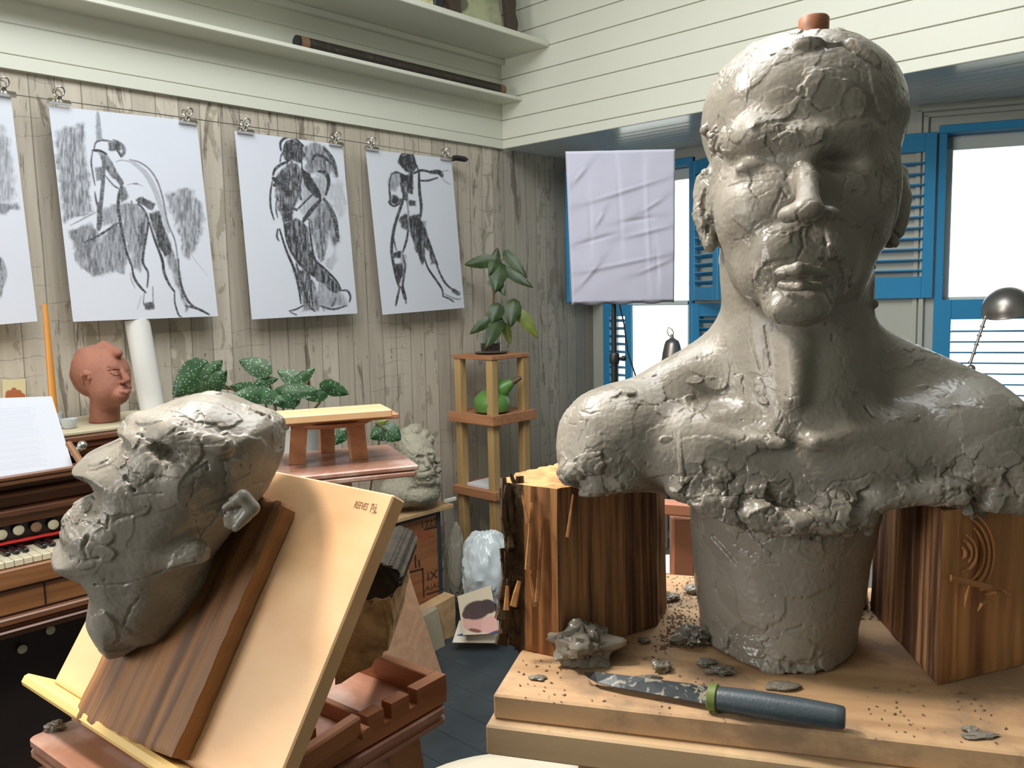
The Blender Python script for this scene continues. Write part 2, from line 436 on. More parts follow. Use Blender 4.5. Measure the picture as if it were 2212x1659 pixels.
M_glass = None
def m_glass(name='window_glass', tint=(0.97, 1, 0.99)):
    m = bpy.data.materials.new(name); m.use_nodes = True; nt = m.node_tree; nt.nodes.remove(nt.nodes['Principled BSDF'])
    out = nt.nodes['Material Output']; t = nd(nt, 'ShaderNodeBsdfTransparent'); t.inputs[0].default_value = (*tint, 1)
    g = nd(nt, 'ShaderNodeBsdfGlossy'); g.inputs['Roughness'].default_value = 0.02
    lw0 = nd(nt, 'ShaderNodeLayerWeight'); lw = nd(nt, 'ShaderNodeMath', operation='MULTIPLY_ADD'); lw.inputs[1].default_value = .45; lw.inputs[2].default_value = .03; _p = nd(nt, 'ShaderNodeMath', operation='POWER'); _p.inputs[1].default_value = 3; nt.links.new(lw0.outputs['Facing'], _p.inputs[0]); nt.links.new(_p.outputs[0], lw.inputs[0])
    mx = nd(nt, 'ShaderNodeMixShader'); nt.links.new(lw.outputs[0], mx.inputs[0]); nt.links.new(t.outputs[0], mx.inputs[1]); nt.links.new(g.outputs[0], mx.inputs[2])
    nt.links.new(mx.outputs[0], out.inputs[0]); return m
M_glass = m_glass()

def window(n, org, t, nin, width, z0, z1, zmid, blue_left, blue_top):
    """sash window in an opening; org at the opening's left edge on the wall face"""
    r = bpy.data.objects.new(f'window_{n}', None); coll.objects.link(r); r['kind'] = 'structure'; r.location = Vector([float(q) for q in org + U * z0])
    o = lambda s, z, d: org + t * s + U * z + nin * d
    f = MB()
    f.box(o(0, z0, -0.10), t * blue_left, nin * 0.115, U * (z1 - z0), 0.003)
    f.box(o(width - blue_left, z0, -0.10), t * blue_left, nin * 0.115, U * (z1 - z0), 0.003)
    f.box(o(0, z1 - blue_top, -0.10), t * width, nin * 0.125, U * blue_top, 0.003)
    f.box(o(0, z0, -0.1), t * width, nin * 0.16, U * 0.03, 0.004)
    obj('frame', f, M_blue, r)
    a, b_ = blue_left, width - blue_left
    for k, (za, zb, dd) in enumerate(((z0 + 0.03, zmid, -0.06), (zmid - 0.02, z1 - blue_top, -0.095))):
        s = MB(); st = 0.036
        s.box(o(a, za, dd), t * st, nin * 0.03, U * (zb - za), 0.004); s.box(o(b_ - st, za, dd), t * st, nin * 0.03, U * (zb - za), 0.004)
        s.box(o(a, zb - (0.06 if k else 0.025), dd), t * (b_ - a), nin * 0.03, U * (0.06 if k else 0.025), 0.004)
        s.box(o(a, za, dd), t * (b_ - a), nin * 0.03, U * (0.022 if k else 0.05), 0.004)
        so = obj('sash', s, M_sash, r)
        g = MB(); g.box(o(a + st, za, dd + 0.012), t * (b_ - a - 2 * st), nin * 0.003, U * (zb - za)); gl = obj('pane', g, M_glass, so); gl.location = (0, 0, 0)
    return r
window(1, np.array([W1a, YW, 0]), np.array([1.0, 0, 0]), np.array([0, -1.0, 0]), W1b - W1a, WZ0, WZ1, 1.497, 0.03, 0.04)
window(2, W2(S2a, 0), T2, N2, S2b - S2a, WZ0, 2.232, 1.497, 0.032, 0.035)

def shutter(label, hinge, t, width, z0, z1, rail=(0.07, 0.07), stile=0.045, pitch=0.046, tilt=35, th=0.022, nslat=None):
    """louvred shutter leaf: hinge point, unit direction t along its width"""
    hinge = np.array([*hinge[:2], 0.0]); t = np.asarray(t, float); n_ = np.array([t[1], -t[0], 0.0])
    r = thing('window_shutter', label, 'shutter', hinge + U * z0, 'blue louvred shutters')
    o = lambda s, z, d=0.0: hinge + t * s + U * z + n_ * d
    for s in (0, width - stile):
        m = MB(); m.box(o(s, z0), U * (z1 - z0), t * stile, n_ * th, 0.002); obj('stile', m, M_blue, r)
    for z, h in ((z0, rail[0]), (z1 - rail[1], rail[1])):
        m = MB(); m.box(o(stile, z, 0.001), t * (width - 2 * stile), n_ * (th - 0.002), U * h, 0.002); obj('rail', m, M_blue, r)
    z = z0 + rail[0] + pitch * 0.5; a = math.radians(tilt); up = U * math.sin(a) + n_ * math.cos(a); pn = U * math.cos(a) - n_ * math.sin(a)
    while z < z1 - rail[1] - pitch * 0.3:
        m = MB(); w_ = 0.036; c = o(stile, z, th / 2) - up * w_ / 2 - pn * 0.003
        m.box(c, t * (width - 2 * stile), up * w_, pn * 0.006, 0.002); obj('slat', m, M_blue, r); z += pitch
    return r
t_ = np.array([0, -1.0, 0])
shutter('upper blue louvred shutter folded edge-on against the wallpaper, left of the hanging white cloth', (-3.035, YW - 0.02), t_, 0.31, 1.50, 2.24)
shutter('small lower blue louvred shutter closed behind the black stand pole, light between its slats', (-3.005, YW - 0.03), np.array([1.0, 0, 0]), 0.20, 0.88, 1.482, tilt=25)
d_ = np.array([math.cos(math.radians(-32)), math.sin(math.radians(-32)), 0])
shutter('upper blue louvred shutter swung open between the bright pane and the clay ear', (W1b + 0.005, YW - 0.02), d_, 0.30, 1.50, 2.24, stile=0.05)
shutter('lower blue louvred shutter folded back below the clay ear, left of the clay neck', (W1b + 0.012, YW - 0.03), np.array([1.0, 0, 0]), 0.27, 0.88, 1.482)
h = W2(0.155, 0, 0.03); shutter('large upper blue louvred shutter open flat on the grey wall right of the clay head', h, -T2, 0.31, 1.497, 2.205, rail=(0.095, 0.08), tilt=-15)
h = W2(0.16, 0, 0.03)
shutter('lower blue louvred shutter closed over the right-hand window behind the desk lamp shade', h, T2, 0.72, 0.88, 1.488, rail=(0.08, 0.085), stile=0.068, tilt=8, pitch=0.046)

# shelves of the upper wall
w = MB(); w.abox(XL, -2.955, -1.2, YB, 2.540, 2.558, 0.003, 'y'); struct('trim_2', w, M_white)
w = MB(); w.abox(XL, -2.765, -1.2, YB, 2.768, 2.795, 0.003, 'y')
w.abox(XL, -3.07, -1.2, YB, 2.74, 2.768, 0.003, 'y'); struct('trim_3', w, M_white)

w = MB(); w.abox(W1a - 0.02, W1b + 0.3, YW - 0.16, YW, 0.845, 0.87, 0.004); struct('trim_4', w, M_white)
w = MB(); w.box(W2(S2a - 0.1, 0.845), T2 * 1.0, N2 * 0.18, U * 0.025, 0.004); struct('trim_5', w, M_white)

# ---------------------------------------------------------------- outside
def m_tiles():
    m, nt, b = new_mat('clay_roof_tiles')
    v = vec(nt, 'obj'); f = noise(nt, v, 6, 4)
    c = ramp(nt, f, [(0.3, srgb(196, 130, 100)), (0.7, srgb(232, 180, 150))]); nt.links.new(c, b.inputs['Base Color']); b.inputs['Roughness'].default_value = 0.8
    return m
nb = thing('neighbour_house', 'pale rendered house with a tiled roof seen bright through the right-hand window', 'house', (0.5, 11, 0))
m = MB(); m.abox(-2.2, 6, 11.0, 14, 0, 4.0); obj('wall', m, plain('render_wall', srgb(238, 232, 222), 0.8, 0.05), nb)
m = MB()
for k in range(9):
    z = 4.0 + k * 0.24; yy = 10.85 + k * 0.3
    for i in range(34): m.tube([(-2.4 + i * 0.25, yy, z), (-2.4 + i * 0.25, yy + 0.42, z + 0.30)], 0.115, 7)
obj('roof', m, m_tiles(), nb, smooth=True)
gw = thing('garden_wall', 'sunlit orange brick wall seen through the small left-hand window pane', 'wall', (-6.6, 9.5, 0))
def m_brick():
    m, nt, b = new_mat('orange_brick'); br = nd(nt, 'ShaderNodeTexBrick'); v = vec(nt, 'obj', (1, 1, 1), (math.radians(90), 0, 0)); nt.links.new(v, br.inputs[0])
    br.inputs['Color1'].default_value = (*srgb(236, 178, 126), 1); br.inputs['Color2'].default_value = (*srgb(222, 160, 110), 1); br.inputs['Mortar'].default_value = (*srgb(230, 215, 195), 1)
    br.inputs['Scale'].default_value = 3.0; nt.links.new(br.outputs[0], b.inputs['Base Color']); b.inputs['Roughness'].default_value = 0.8; return m
m = MB(); m.abox(-5.7, -4.6, 9.5, 9.8, 0, 1.62, 0.01); obj('brickwork', m, m_brick(), gw)
m = MB(); m.abox(-5.75, -4.6, 9.46, 9.84, 1.62, 1.68, 0.01); obj('coping', m, M_sash, gw)
gr = MB(); gr.abox(-12, 10, 4.3, 16, -0.35, -0.3); tag(obj('yard', gr, plain('paving', srgb(190, 186, 178), 0.9)), kind='structure')
# ---------------------------------------------------------------- sculpting: signed distance volume -> mesh
FR = np.array([_n([CM[0][0], CM[1][0], 0]), _n(-np.array([CM[0][2], CM[1][2], 0])), [0, 0, 1.0]])   # right, away, up (rows)
class Sculpt:
    def __init__(s, org, lo, hi, h):
        s.o = np.asarray(org, float); s.h = h; s.lo = np.asarray(lo, float)
        s.n = [int(math.ceil((b - a) / h)) + 1 for a, b in zip(lo, hi)]
        s.ax = [s.lo[i] + np.arange(s.n[i]) * h for i in range(3)]
        s.F = np.full(s.n, 0.05, 'f'); s.md = 0.78 / F; s.cuts = []; s.pads = []
    def L(s, px, py, d): return FR @ (P(px, py, d) - s.o)
    def _blk(s, lo, hi):
        i0 = [max(0, int((lo[i] - s.lo[i]) / s.h) - 1) for i in range(3)]; i1 = [min(s.n[i], int((hi[i] - s.lo[i]) / s.h) + 3) for i in range(3)]
        if any(a >= b for a, b in zip(i0, i1)): return None
        sl = tuple(slice(a, b) for a, b in zip(i0, i1))
        g = np.meshgrid(*[s.ax[i][sl[i]].astype('f') for i in range(3)], indexing='ij'); return sl, g
    def _op(s, lo, hi, fn, k, sub=False):
        pad = max(k, 2 * s.h) * 1.5 + 0.004
        b = s._blk(np.asarray(lo) - pad, np.asarray(hi) + pad)
        if b is None: return
        sl, g = b; d = fn(*g).astype('f'); A = s.F[sl]
        if sub: d = -d; hh = np.maximum(k - np.abs(A - d), 0) / max(k, 1e-6); s.F[sl] = np.maximum(A, d) + hh * hh * k * 0.25
        else: hh = np.maximum(k - np.abs(A - d), 0) / max(k, 1e-6); s.F[sl] = np.minimum(A, d) - hh * hh * k * 0.25
    def ell(s, c, r, k=0.01, R=None, sub=False):
        """ellipsoid: centre, radii in metres, R = 3x3 with axes as rows"""
        c = np.asarray(c, float); r = np.asarray(r, float); R = np.eye(3) if R is None else np.asarray(R)
        ext = np.sqrt(((R * r[:, None]) ** 2).sum(0))
        def fn(x, y, z):
            x = x - c[0]; y = y - c[1]; z = z - c[2]
            q = [(x * R[i][0] + y * R[i][1] + z * R[i][2]) for i in range(3)]
            k0 = np.sqrt(sum((q[i] / r[i]) ** 2 for i in range(3))); k1 = np.sqrt(sum((q[i] / r[i] ** 2) ** 2 for i in range(3)))
            return np.where(k1 < 1e-6, -r.min(), k0 * (k0 - 1) / np.maximum(k1, 1e-6))
        s._op(c - ext, c + ext, fn, k, sub)
    def cone(s, a, b, ra, rb, k=0.01, sub=False):
        a = np.asarray(a, float); b = np.asarray(b, float); ab = b - a; L2 = max(ab.dot(ab), 1e-12); rm = max(ra, rb)
        def fn(x, y, z):
            x = x - a[0]; y = y - a[1]; z = z - a[2]
            t = np.clip((x * ab[0] + y * ab[1] + z * ab[2]) / L2, 0, 1)
            return np.sqrt((x - ab[0] * t) ** 2 + (y - ab[1] * t) ** 2 + (z - ab[2] * t) ** 2) - (ra + (rb - ra) * t)
        s._op(np.minimum(a, b) - rm, np.maximum(a, b) + rm, fn, k, sub)
    # the same in photo-measured points: (px, py, depth), radii in px at that depth
    def E(s, px, py, d, rx, ry, rz, k=14, rot=0, sub=False, yaw=0):
        m = d / F; a, b = math.radians(rot), math.radians(yaw)
        R = np.array([[math.cos(a), 0, -math.sin(a)], [0, 1, 0], [math.sin(a), 0, math.cos(a)]])   # clockwise in the picture
        Y = np.array([[math.cos(b), math.sin(b), 0], [-math.sin(b), math.cos(b), 0], [0, 0, 1]])
        s.ell(s.L(px, py, d), (rx * m, rz * m, ry * m), k * m, R @ Y, sub)
    def K(s, p, q, k=10, sub=False):
        """capsule from (px,py,d,r) to (px,py,d,r)"""
        m = p[2] / F; s.cone(s.L(*p[:3]), s.L(*q[:3]), p[3] * m, q[3] * q[2] / F, k * m, sub)
    def chain(s, pts, k=8, sub=False):
        for a, b in zip(pts[:-1], pts[1:]): s.K(a, b, k, sub)
    def surf(s, px, py, d0=None, d1=None):
        """first surface point along the sight line and its outward normal (local)"""
        d0 = s.md * F - .45; d1 = s.md * F + .4; a = s.L(px, py, d0); b = s.L(px, py, d1); n = int(np.linalg.norm(b - a) / s.h) + 2
        t = np.linspace(0, 1, n)[:, None]; p = a + (b - a) * t; i = np.round((p - s.lo) / s.h).astype(int)
        ok = ((i >= 1) & (i < np.array(s.n) - 1)).all(1); ii = np.where(ok[:, None], i, 1)
        f = np.where(ok, s.F[ii[:, 0], ii[:, 1], ii[:, 2]], 0.05); j = np.argmax(f < 0)
        if f[j] >= 0: return None
        q = ii[j]; x = p[j]
        g = _n([s.F[q[0] + 1, q[1], q[2]] - s.F[q[0] - 1, q[1], q[2]], s.F[q[0], q[1] + 1, q[2]] - s.F[q[0], q[1] - 1, q[2]], s.F[q[0], q[1], q[2] + 1] - s.F[q[0], q[1], q[2] - 1]] + np.array([1e-9, 0, 0]))
        return x - g * float(s.F[q[0], q[1], q[2]]), g
    def line(s, pts, r, depth=0.5, k=2, sub=True, m=None):
        """incised (or raised) line that follows the surface: pts in px, r in px"""
        q = []
        for p in pts:
            t = s.surf(*p)
            if t is not None: q.append((t[0] + t[1] * (0 if m is None else m), t[1]))
        if sub and r * s.md < 2.6 * s.h and s.h < .003:
            s.cuts.append(([a[0] for a in q], r * s.md, (1 if sub else -1) * depth)); return
        for a, b in zip(q[:-1], q[1:]):
            if np.linalg.norm(a[0] - b[0]) > 0.06: continue
            mm = s.md; sh = (1 - depth * 2) * r * mm * (1 if sub else -1)
            s.cone(a[0] + a[1] * sh, b[0] + b[1] * sh, r * mm, r * mm, k * mm, sub)
    def slab(s, px, py, rx, ry, th=8, rot=0, k=1.0, lift=0.0, tilt=(0, 0)):
        """a pressed-on pad of clay lying on the surface"""
        t = s.surf(px, py)
        if t is None: return
        x, g = t; m = s.md; g = _n(g + np.array([tilt[0], 0, tilt[1]]))
        u = np.array([1.0, 0, 0]); u = _n(u - g * u.dot(g)); v = np.cross(g, u)
        if v[2] < 0: v = -v
        a = math.radians(-rot); u2 = u * math.cos(a) + v * math.sin(a); v2 = -u * math.sin(a) + v * math.cos(a)
        if th < 11 and s.h < .003: s.pads.append((x, g, u2, v2, rx * m, ry * m, th * m)); return
        s.ell(x + g * lift * m, (rx * m, ry * m, th * m), k * m, np.array([u2, v2, g]))
    def mesh(s):
        Fv = s.F; S = Fv < 0; nx, ny, nz = s.n
        c = [S[i:nx - 1 + i, j:ny - 1 + j, k:nz - 1 + k] for i in (0, 1) for j in (0, 1) for k in (0, 1)]
        al = c[0].copy(); an = c[0].copy()
        for q in c[1:]: al &= q; an |= q
        act = an & ~al; idx = np.argwhere(act); ids = np.full(act.shape, -1, np.int32); ids[tuple(idx.T)] = np.arange(len(idx))
        acc = np.zeros((len(idx), 3)); cnt = np.zeros(len(idx)); cor = [(i, j, k) for i in (0, 1) for j in (0, 1) for k in (0, 1)]
        for a in cor:
            for d in range(3):
                if a[d]: continue
                b = list(a); b[d] = 1
                fa = Fv[tuple((idx + a).T)]; fb = Fv[tuple((idx + b).T)]; m = (fa < 0) != (fb < 0)
                t = fa / np.where(m, fa - fb, 1); pt = np.tile(np.array(a, float), (len(idx), 1)); pt[:, d] += t
                acc[m] += pt[m]; cnt[m] += 1
        V = (idx + acc / np.maximum(cnt, 1)[:, None]) * s.h + s.lo; Q = []
        for d in range(3):
            e = [0, 0, 0]; e[d] = 1; p, q = [(1, 2), (2, 0), (0, 1)][d]
            A = S[:nx - e[0], :ny - e[1], :nz - e[2]]; B = S[e[0]:, e[1]:, e[2]:]
            ch = np.argwhere(A != B); ch = ch[(ch[:, p] > 0) & (ch[:, q] > 0) & (ch[:, p] < s.n[p] - 1) & (ch[:, q] < s.n[q] - 1)]
            ep = np.zeros(3, int); ep[p] = 1; eq = np.zeros(3, int); eq[q] = 1
            g = [ids[tuple((ch - o_).T)] for o_ in (ep + eq, eq, 0 * ep, ep)]
            f = np.stack(g, 1); ok = (f >= 0).all(1); flip = ~A[tuple(ch.T)]; f[flip] = f[flip][:, ::-1]; Q.append(f[ok])
        Q = np.concatenate(Q); return V, Q
def laplace(V, Q, it=1, lam=0.5, mask=None):
    E = np.unique(np.sort(np.concatenate([Q[:, [i, (i + 1) % 4]] for i in range(4)]), 1), axis=0); n = len(V)
    deg = np.bincount(E[:, 0], minlength=n) + np.bincount(E[:, 1], minlength=n)
    for _ in range(it):
        A = np.stack([np.bincount(E[:, 0], V[E[:, 1], k], n) + np.bincount(E[:, 1], V[E[:, 0], k], n) for k in range(3)], 1) / np.maximum(deg, 1)[:, None]
        V = V + (A - V) * lam
    return V
def subdiv(V, Q):
    e = np.concatenate([Q[:, [i, (i + 1) % 4]] for i in range(4)]); es = np.sort(e, 1)
    key = es[:, 0].astype(np.int64) * len(V) + es[:, 1]; uq, inv = np.unique(key, return_inverse=True)
    M = (V[uq // len(V)] + V[uq % len(V)]) / 2; Fc = V[Q].mean(1); n = len(V); nq = len(Q)
    em = [inv[i * nq:(i + 1) * nq] + n for i in range(4)]; fc = np.arange(nq) + n + len(uq)
    NQ = np.concatenate([np.stack([Q[:, i], em[i], fc, em[(i - 1) % 4]], 1) for i in range(4)])
    return np.concatenate([V, M, Fc]), NQ
def normals(V, Q):
    a = V[Q[:, 2]] - V[Q[:, 0]]; b = V[Q[:, 3]] - V[Q[:, 1]]; c = np.cross(a, b); N = np.zeros_like(V)
    for i in range(4):
        for k in range(3): N[:, k] += np.bincount(Q[:, i], c[:, k], len(V))
    return N / np.maximum(np.linalg.norm(N, axis=1), 1e-12)[:, None]
def clay_skin(V, Q, seed, rough, big=1.0, f1=26.0):
    """pressed pads, torn edges, cracks and crumbs. rough: 0..1 per vertex"""
    N = normals(V, Q)
    W = V + 0.010 * np.c_[fbm(V, 30, 4, seed), fbm(V, 30, 4, seed + 9), fbm(V, 30, 4, seed + 17)] + 0.003 * np.c_[fbm(V, 150, 2, seed + 1), fbm(V, 150, 2, seed + 2), fbm(V, 150, 2, seed + 3)]
    d1, d2, cid, off = voro(W, f1, seed)
    g = _hash((cid * 9999).astype(int), (cid * 777).astype(int), (cid * 55).astype(int), 3)
    dirv = np.c_[np.sin(cid * 40), np.cos(cid * 71), np.sin(cid * 133 + 1)]
    hgt = (cid - 0.5) * 0.0012 * big + (off * dirv).sum(1) / f1 * 0.030 * big
    hgt = hgt * np.clip(.28 + 1.6 * fbm(V, 16, 2, seed + 77) + rough, .18, 1.1)
    e1, e2, c2, off2 = voro(W + 0.005 * np.c_[fbm(V, 60, 3, seed + 5), fbm(V, 60, 3, seed + 6), fbm(V, 60, 3, seed + 7)], f1 * 2.1, seed + 50)
    dir2 = np.c_[np.sin(c2 * 50), np.cos(c2 * 91), np.sin(c2 * 23 + 2)]
    sm = ((c2 - 0.5) * 0.0048 + (off2 * dir2).sum(1) / (f1 * 2.1) * 0.24) * rough
    crack = np.clip(1 - (d2 - d1) / 0.05, 0, 1) * np.clip(fbm(V, 30, 3, seed + 21) * 4 - 1.7, 0, 1)
    crack2 = np.clip(1 - (e2 - e1) / 0.09, 0, 1) * np.clip(fbm(V, 60, 2, seed + 31) * 3 + 0.5, 0, 1) * rough
    pits = np.clip((vnoise(V, 210, seed + 40) - 0.70) * 6, 0, 1) * np.clip(fbm(V, 45, 2, seed + 41) * 3, 0, 1)
    h = hgt + sm - crack * 0.0022 - crack2 * 0.0030 - pits * 0.0010 + fbm(V, 32, 2, seed + 60) * 0.0007 + fbm(V, 300, 2, seed + 61) * 0.00025 * (1 + 3 * rough)
    V2 = V + N * h[:, None]
    dark = np.clip(crack + crack2, 0, 1)
    return V2, dark, cid
def balls(V, lst, s):
    """roughness mask from (px, py, depth, radius px, value)"""
    r = np.zeros(len(V))
    for px, py, d, rad, val in lst:
        c = s.L(px, py, d); q = np.linalg.norm(V - c, axis=1) / (rad * d / F); r = np.maximum(r, val * np.clip(1.35 - q, 0, 1))
    return r
def detail(s, V, Q, seed):
    N = normals(V, Q); extra = np.zeros(len(V)); ck = np.zeros(len(V)); rs = random.Random(seed)
    n1 = fbm(V, 90, 4, seed + 3); n2 = fbm(V, 220, 2, seed + 4)
    for x, g, u, v, rx, ry, th in s.pads:
        rm = max(rx, ry) * 1.5; i = np.flatnonzero((np.abs(V - x) < rm).all(1) & (N @ g > -0.1))
        if len(i) == 0: continue
        D = V[i] - x; a, b = D @ u, D @ v; d = np.sqrt((a / rx) ** 2 + (b / ry) ** 2) + .28 * n1[i] + .08 * n2[i]
        an = rs.uniform(0, 6.28); t = np.clip(.62 + .5 * (a / rx * math.cos(an) + b / ry * math.sin(an)), .12, 1.15)
        e = np.clip((1.0 - d) / .09, 0, 1); extra[i] = np.maximum(extra[i] * (1 - .5 * e), th * .62 * t * e)
        ck[i] = np.maximum(ck[i], np.clip(1 - np.abs(d - 1.06) / .09, 0, 1) * np.clip(t - .35, 0, 1))
    V = V + N * extra[:, None]; dd = np.zeros(len(V))
    for pts, r, dep in s.cuts:
        if len(pts) < 2: continue
        P_ = np.array(pts); lo, hi = P_.min(0) - r * 4, P_.max(0) + r * 4; i = np.flatnonzero(((V > lo) & (V < hi)).all(1))
        if len(i) == 0 or len(P_) < 2: continue
        W = V[i] + (.0016 * np.c_[n1[i], n2[i], -n1[i]] if dep > 0 else 0); best = np.full(len(i), 9.0)
        for a, b in zip(P_[:-1], P_[1:]):
            if np.linalg.norm(a - b) > .06: continue
            e = b - a; t = np.clip((W - a) @ e / (e @ e + 1e-12), 0, 1); best = np.minimum(best, np.linalg.norm(W - a - t[:, None] * e, axis=1))
        rr = max(r, .0011) * 1.25; k = np.clip(1 - best / rr, 0, 1); dd[i] = np.where(np.abs(dep) * k * r > np.abs(dd[i]), -dep * k * r * 1.8, dd[i])
        if dep > 0: ck[i] = np.maximum(ck[i], k)
    return V + N * dd[:, None], ck
def finish(s, name, mat, seed, rough, parent=None, big=1.0, f1=26.0, sub=1, base=0.08):
    V, Q = s.mesh(); V = laplace(V, Q, 2, 0.5)
    for _ in range(sub): V, Q = subdiv(V, Q); V = laplace(V, Q, 1, 0.5)
    rg = np.clip(balls(V, rough, s) + base, 0, 1); rg = np.clip(rg * (1 + 0.8 * fbm(V, 28, 2, seed + 90)), 0, 1)
    V, ck = detail(s, V, Q, seed)
    V, dark, cid = clay_skin(V, Q, seed, rg, big, f1); dark = np.maximum(dark, ck * .8)
    W = s.o + V @ FR
    return npobj(name, W, Q, mat, parent, cols={'crack': dark, 'pad': cid})

def m_clay(name, lo, hi, rough=0.42, rvar=0.22, bumps=0.12, scale=1.0, spec=0.5):
    m, nt, b = new_mat(name)
    v = vec(nt, 'obj')
    pad = nd(nt, 'ShaderNodeAttribute', attribute_name='pad').outputs['Fac']; ck = nd(nt, 'ShaderNodeAttribute', attribute_name='crack').outputs['Fac']
    n1 = noise(nt, v, 14 * scale, 5, 0.6)
    f = math_(nt, 'ADD', math_(nt, 'MULTIPLY', n1, 0.8), math_(nt, 'MULTIPLY', pad, 0.25))
    c = ramp(nt, f, [(0.25, lo), (0.85, hi)]); nt.links.new(c, b.inputs['Base Color'])
    r = ramp(nt, math_(nt, 'ADD', math_(nt, 'MULTIPLY', noise(nt, v, 30 * scale, 4), 0.6), math_(nt, 'MULTIPLY', pad, 0.4)), [(0.3, rough - rvar), (0.75, rough + rvar * 0.6)])
    nt.links.new(r, b.inputs['Roughness']); b.inputs['Specular IOR Level'].default_value = spec
    fine = math_(nt, 'ADD', noise(nt, v, 90 * scale, 6, 0.62, 0.5), math_(nt, 'MULTIPLY', noise(nt, vec(nt, 'obj', (1, 1, 0.35)), 420 * scale, 4), 0.25))
    bump(nt, b, fine, bumps, 0.0022)
    return m
M_clay = m_clay('wet_grey_clay', srgb(122, 117, 107), srgb(148, 142, 131))
# ---------------------------------------------------------------- the big clay bust
BZ = 1.20                                   # top of the modelling board
def build_bust():
    org = P(1700, 1300, 0.80); org[2] = BZ
    s = Sculpt(org, (-0.262, -0.15, -0.004), (0.262, 0.22, 0.575), 0.0019)
    E, K = s.E, s.K
    # cranium and face mass
    E(1730, 262, .785, 210, 186, 225, 20)
    E(1716, 170, .775, 140, 80, 150, 20)
    E(1735, 235, .735, 168, 118, 120, 30)
    E(1734, 400, .765, 196, 210, 190, 30)
    E(1720, 470, .730, 158, 150, 118, 40)
    E(1718, 580, .722, 128, 100, 100, 40)
    E(1735, 285, .728, 160, 66, 98, 30)
    E(1628, 465, .742, 76, 112, 78, 30); E(1848, 460, .738, 76, 112, 78, 30)
    E(1640, 575, .750, 66, 72, 66, 30); E(1812, 570, .748, 66, 72, 66, 30)
    E(1722, 655, .695, 76, 50, 56, 24)
    # neck, slightly flared
    K((1716, 560, .800, 158), (1722, 800, .808, 150), 30)
    K((1722, 790, .806, 152), (1722, 905, .806, 178), 50)
    E(1448, 955, .800, 84, 78, 92, 50); E(1985, 950, .765, 92, 92, 100, 50)
    K((1692, 1090, .830, 190), (1684, 1200, .845, 168), 40)
    K((1610, 600, .800, 24), (1690, 900, .748, 16), 44)          # neck muscles
    K((1840, 600, .790, 24), (1745, 900, .742, 16), 44)
    K((1720, 740, .742, 30), (1715, 860, .728, 20), 34)
    # trapezius and shoulders
    K((1600, 790, .830, 95), (1370, 905, .822, 78), 60)
    K((1845, 790, .820, 95), (2090, 880, .775, 78), 60)
    E(1336, 948, .805, 132, 118, 112, 40)
    E(2110, 960, .752, 128, 128, 118, 40)
    E(1290, 985, .795, 85, 70, 90, 20)
    E(2170, 1010, .742, 78, 92, 95, 20)
    # chest
    E(1715, 985, .805, 345, 120, 120, 50)
    E(1560, 985, .772, 132, 96, 74, 50)
    E(1880, 985, .747, 152, 100, 74, 50)
    E(1715, 1040, .765, 210, 88, 80, 40)
    K((1490, 925, .766, 14), (1690, 958, .722, 10), 44)            # collar bones
    K((1760, 958, .719, 10), (1960, 915, .739, 14), 44)
    E(1722, 940, .690, 26, 22, 20, 22, sub=True)                   # pit of the neck
    E(1600, 885, .735, 60, 40, 42, 30, sub=True)
    E(1905, 868, .715, 62, 44, 42, 30, sub=True)
    # column of the torso
    K((1684, 1140, .845, 176), (1680, 1240, .845, 164), 50)
    K((1680, 1240, .845, 164), (1678, 1390, .848, 162), 30)
    E(1680, 1420, .845, 172, 36, 172, 30)
    K((1690, 1150, .812, 112), (1690, 1415, .808, 108), 40)
    K((1800, 1180, .93, 60), (1826, 1420, .93, 56), 40)
    # ragged lower edge of the chest
    rnd = random.Random(5)
    for x, y, d, r in ((1492, 1062, .760, 32), (1550, 1100, .748, 36), (1600, 1118, .742, 34), (1650, 1125, .737, 34), (1690, 1138, .732, 32), (1740, 1128, .730, 36), (1790, 1120, .728, 34), (1830, 1108, .728, 34), (1880, 1092, .728, 32), (1930, 1075, .728, 30), (1975, 1068, .725, 28), (2020, 1062, .722, 30), (2070, 1060, .720, 30)):
        E(x + rnd.uniform(-8, 8), y + rnd.uniform(-10, 6), d, r * rnd.uniform(1.3, 2.0), r * rnd.uniform(.6, .95), r, 20, rot=rnd.uniform(-30, 30))
    for x, y, d, r in ((1240, 1020, .775, 30), (1290, 1040, .775, 32), (1345, 1030, .770, 28), (2150, 1075, .725, 34), (2200, 1080, .725, 34), (2075, 1095, .745, 40)):
        E(x, y, d, r * 1.3, r, r, 14)
    E(1875, 1128, .735, 15, 30, 14, 5, rot=5); E(1833, 1135, .738, 24, 26, 14, 5)
    # face: brow, sockets, nose
    K((1580, 318, .732, 22), (1640, 292, .702, 30), 30); K((1640, 292, .702, 30), (1712, 300, .688, 26), 30)
    K((1900, 312, .728, 22), (1845, 289, .700, 30), 30); K((1845, 289, .700, 30), (1765, 300, .686, 26), 30)
    K((1740, 330, .694, 22), (1743, 385, .680, 23), 20); K((1743, 385, .680, 23), (1746, 446, .657, 27), 16); E(1742, 300, .694, 40, 34, 26, 24)
    E(1744, 452, .656, 34, 22, 30, 12); E(1705, 461, .669, 24, 18, 30, 14, rot=-20); E(1790, 461, .665, 24, 18, 30, 14, rot=20)
    E(1712, 484, .655, 15, 9, 14, 4, sub=True, rot=-12); E(1785, 484, .652, 17, 10, 14, 4, sub=True, rot=12)
    E(1636, 344, .672, 72, 27, 78, 16, rot=-2, sub=True)
    E(1842, 342, .668, 72, 27, 78, 16, rot=2, sub=True)
    E(1640, 364, .710, 52, 24, 26, 10); E(1842, 362, .707, 52, 24, 26, 10)      # eyeballs under closed lids
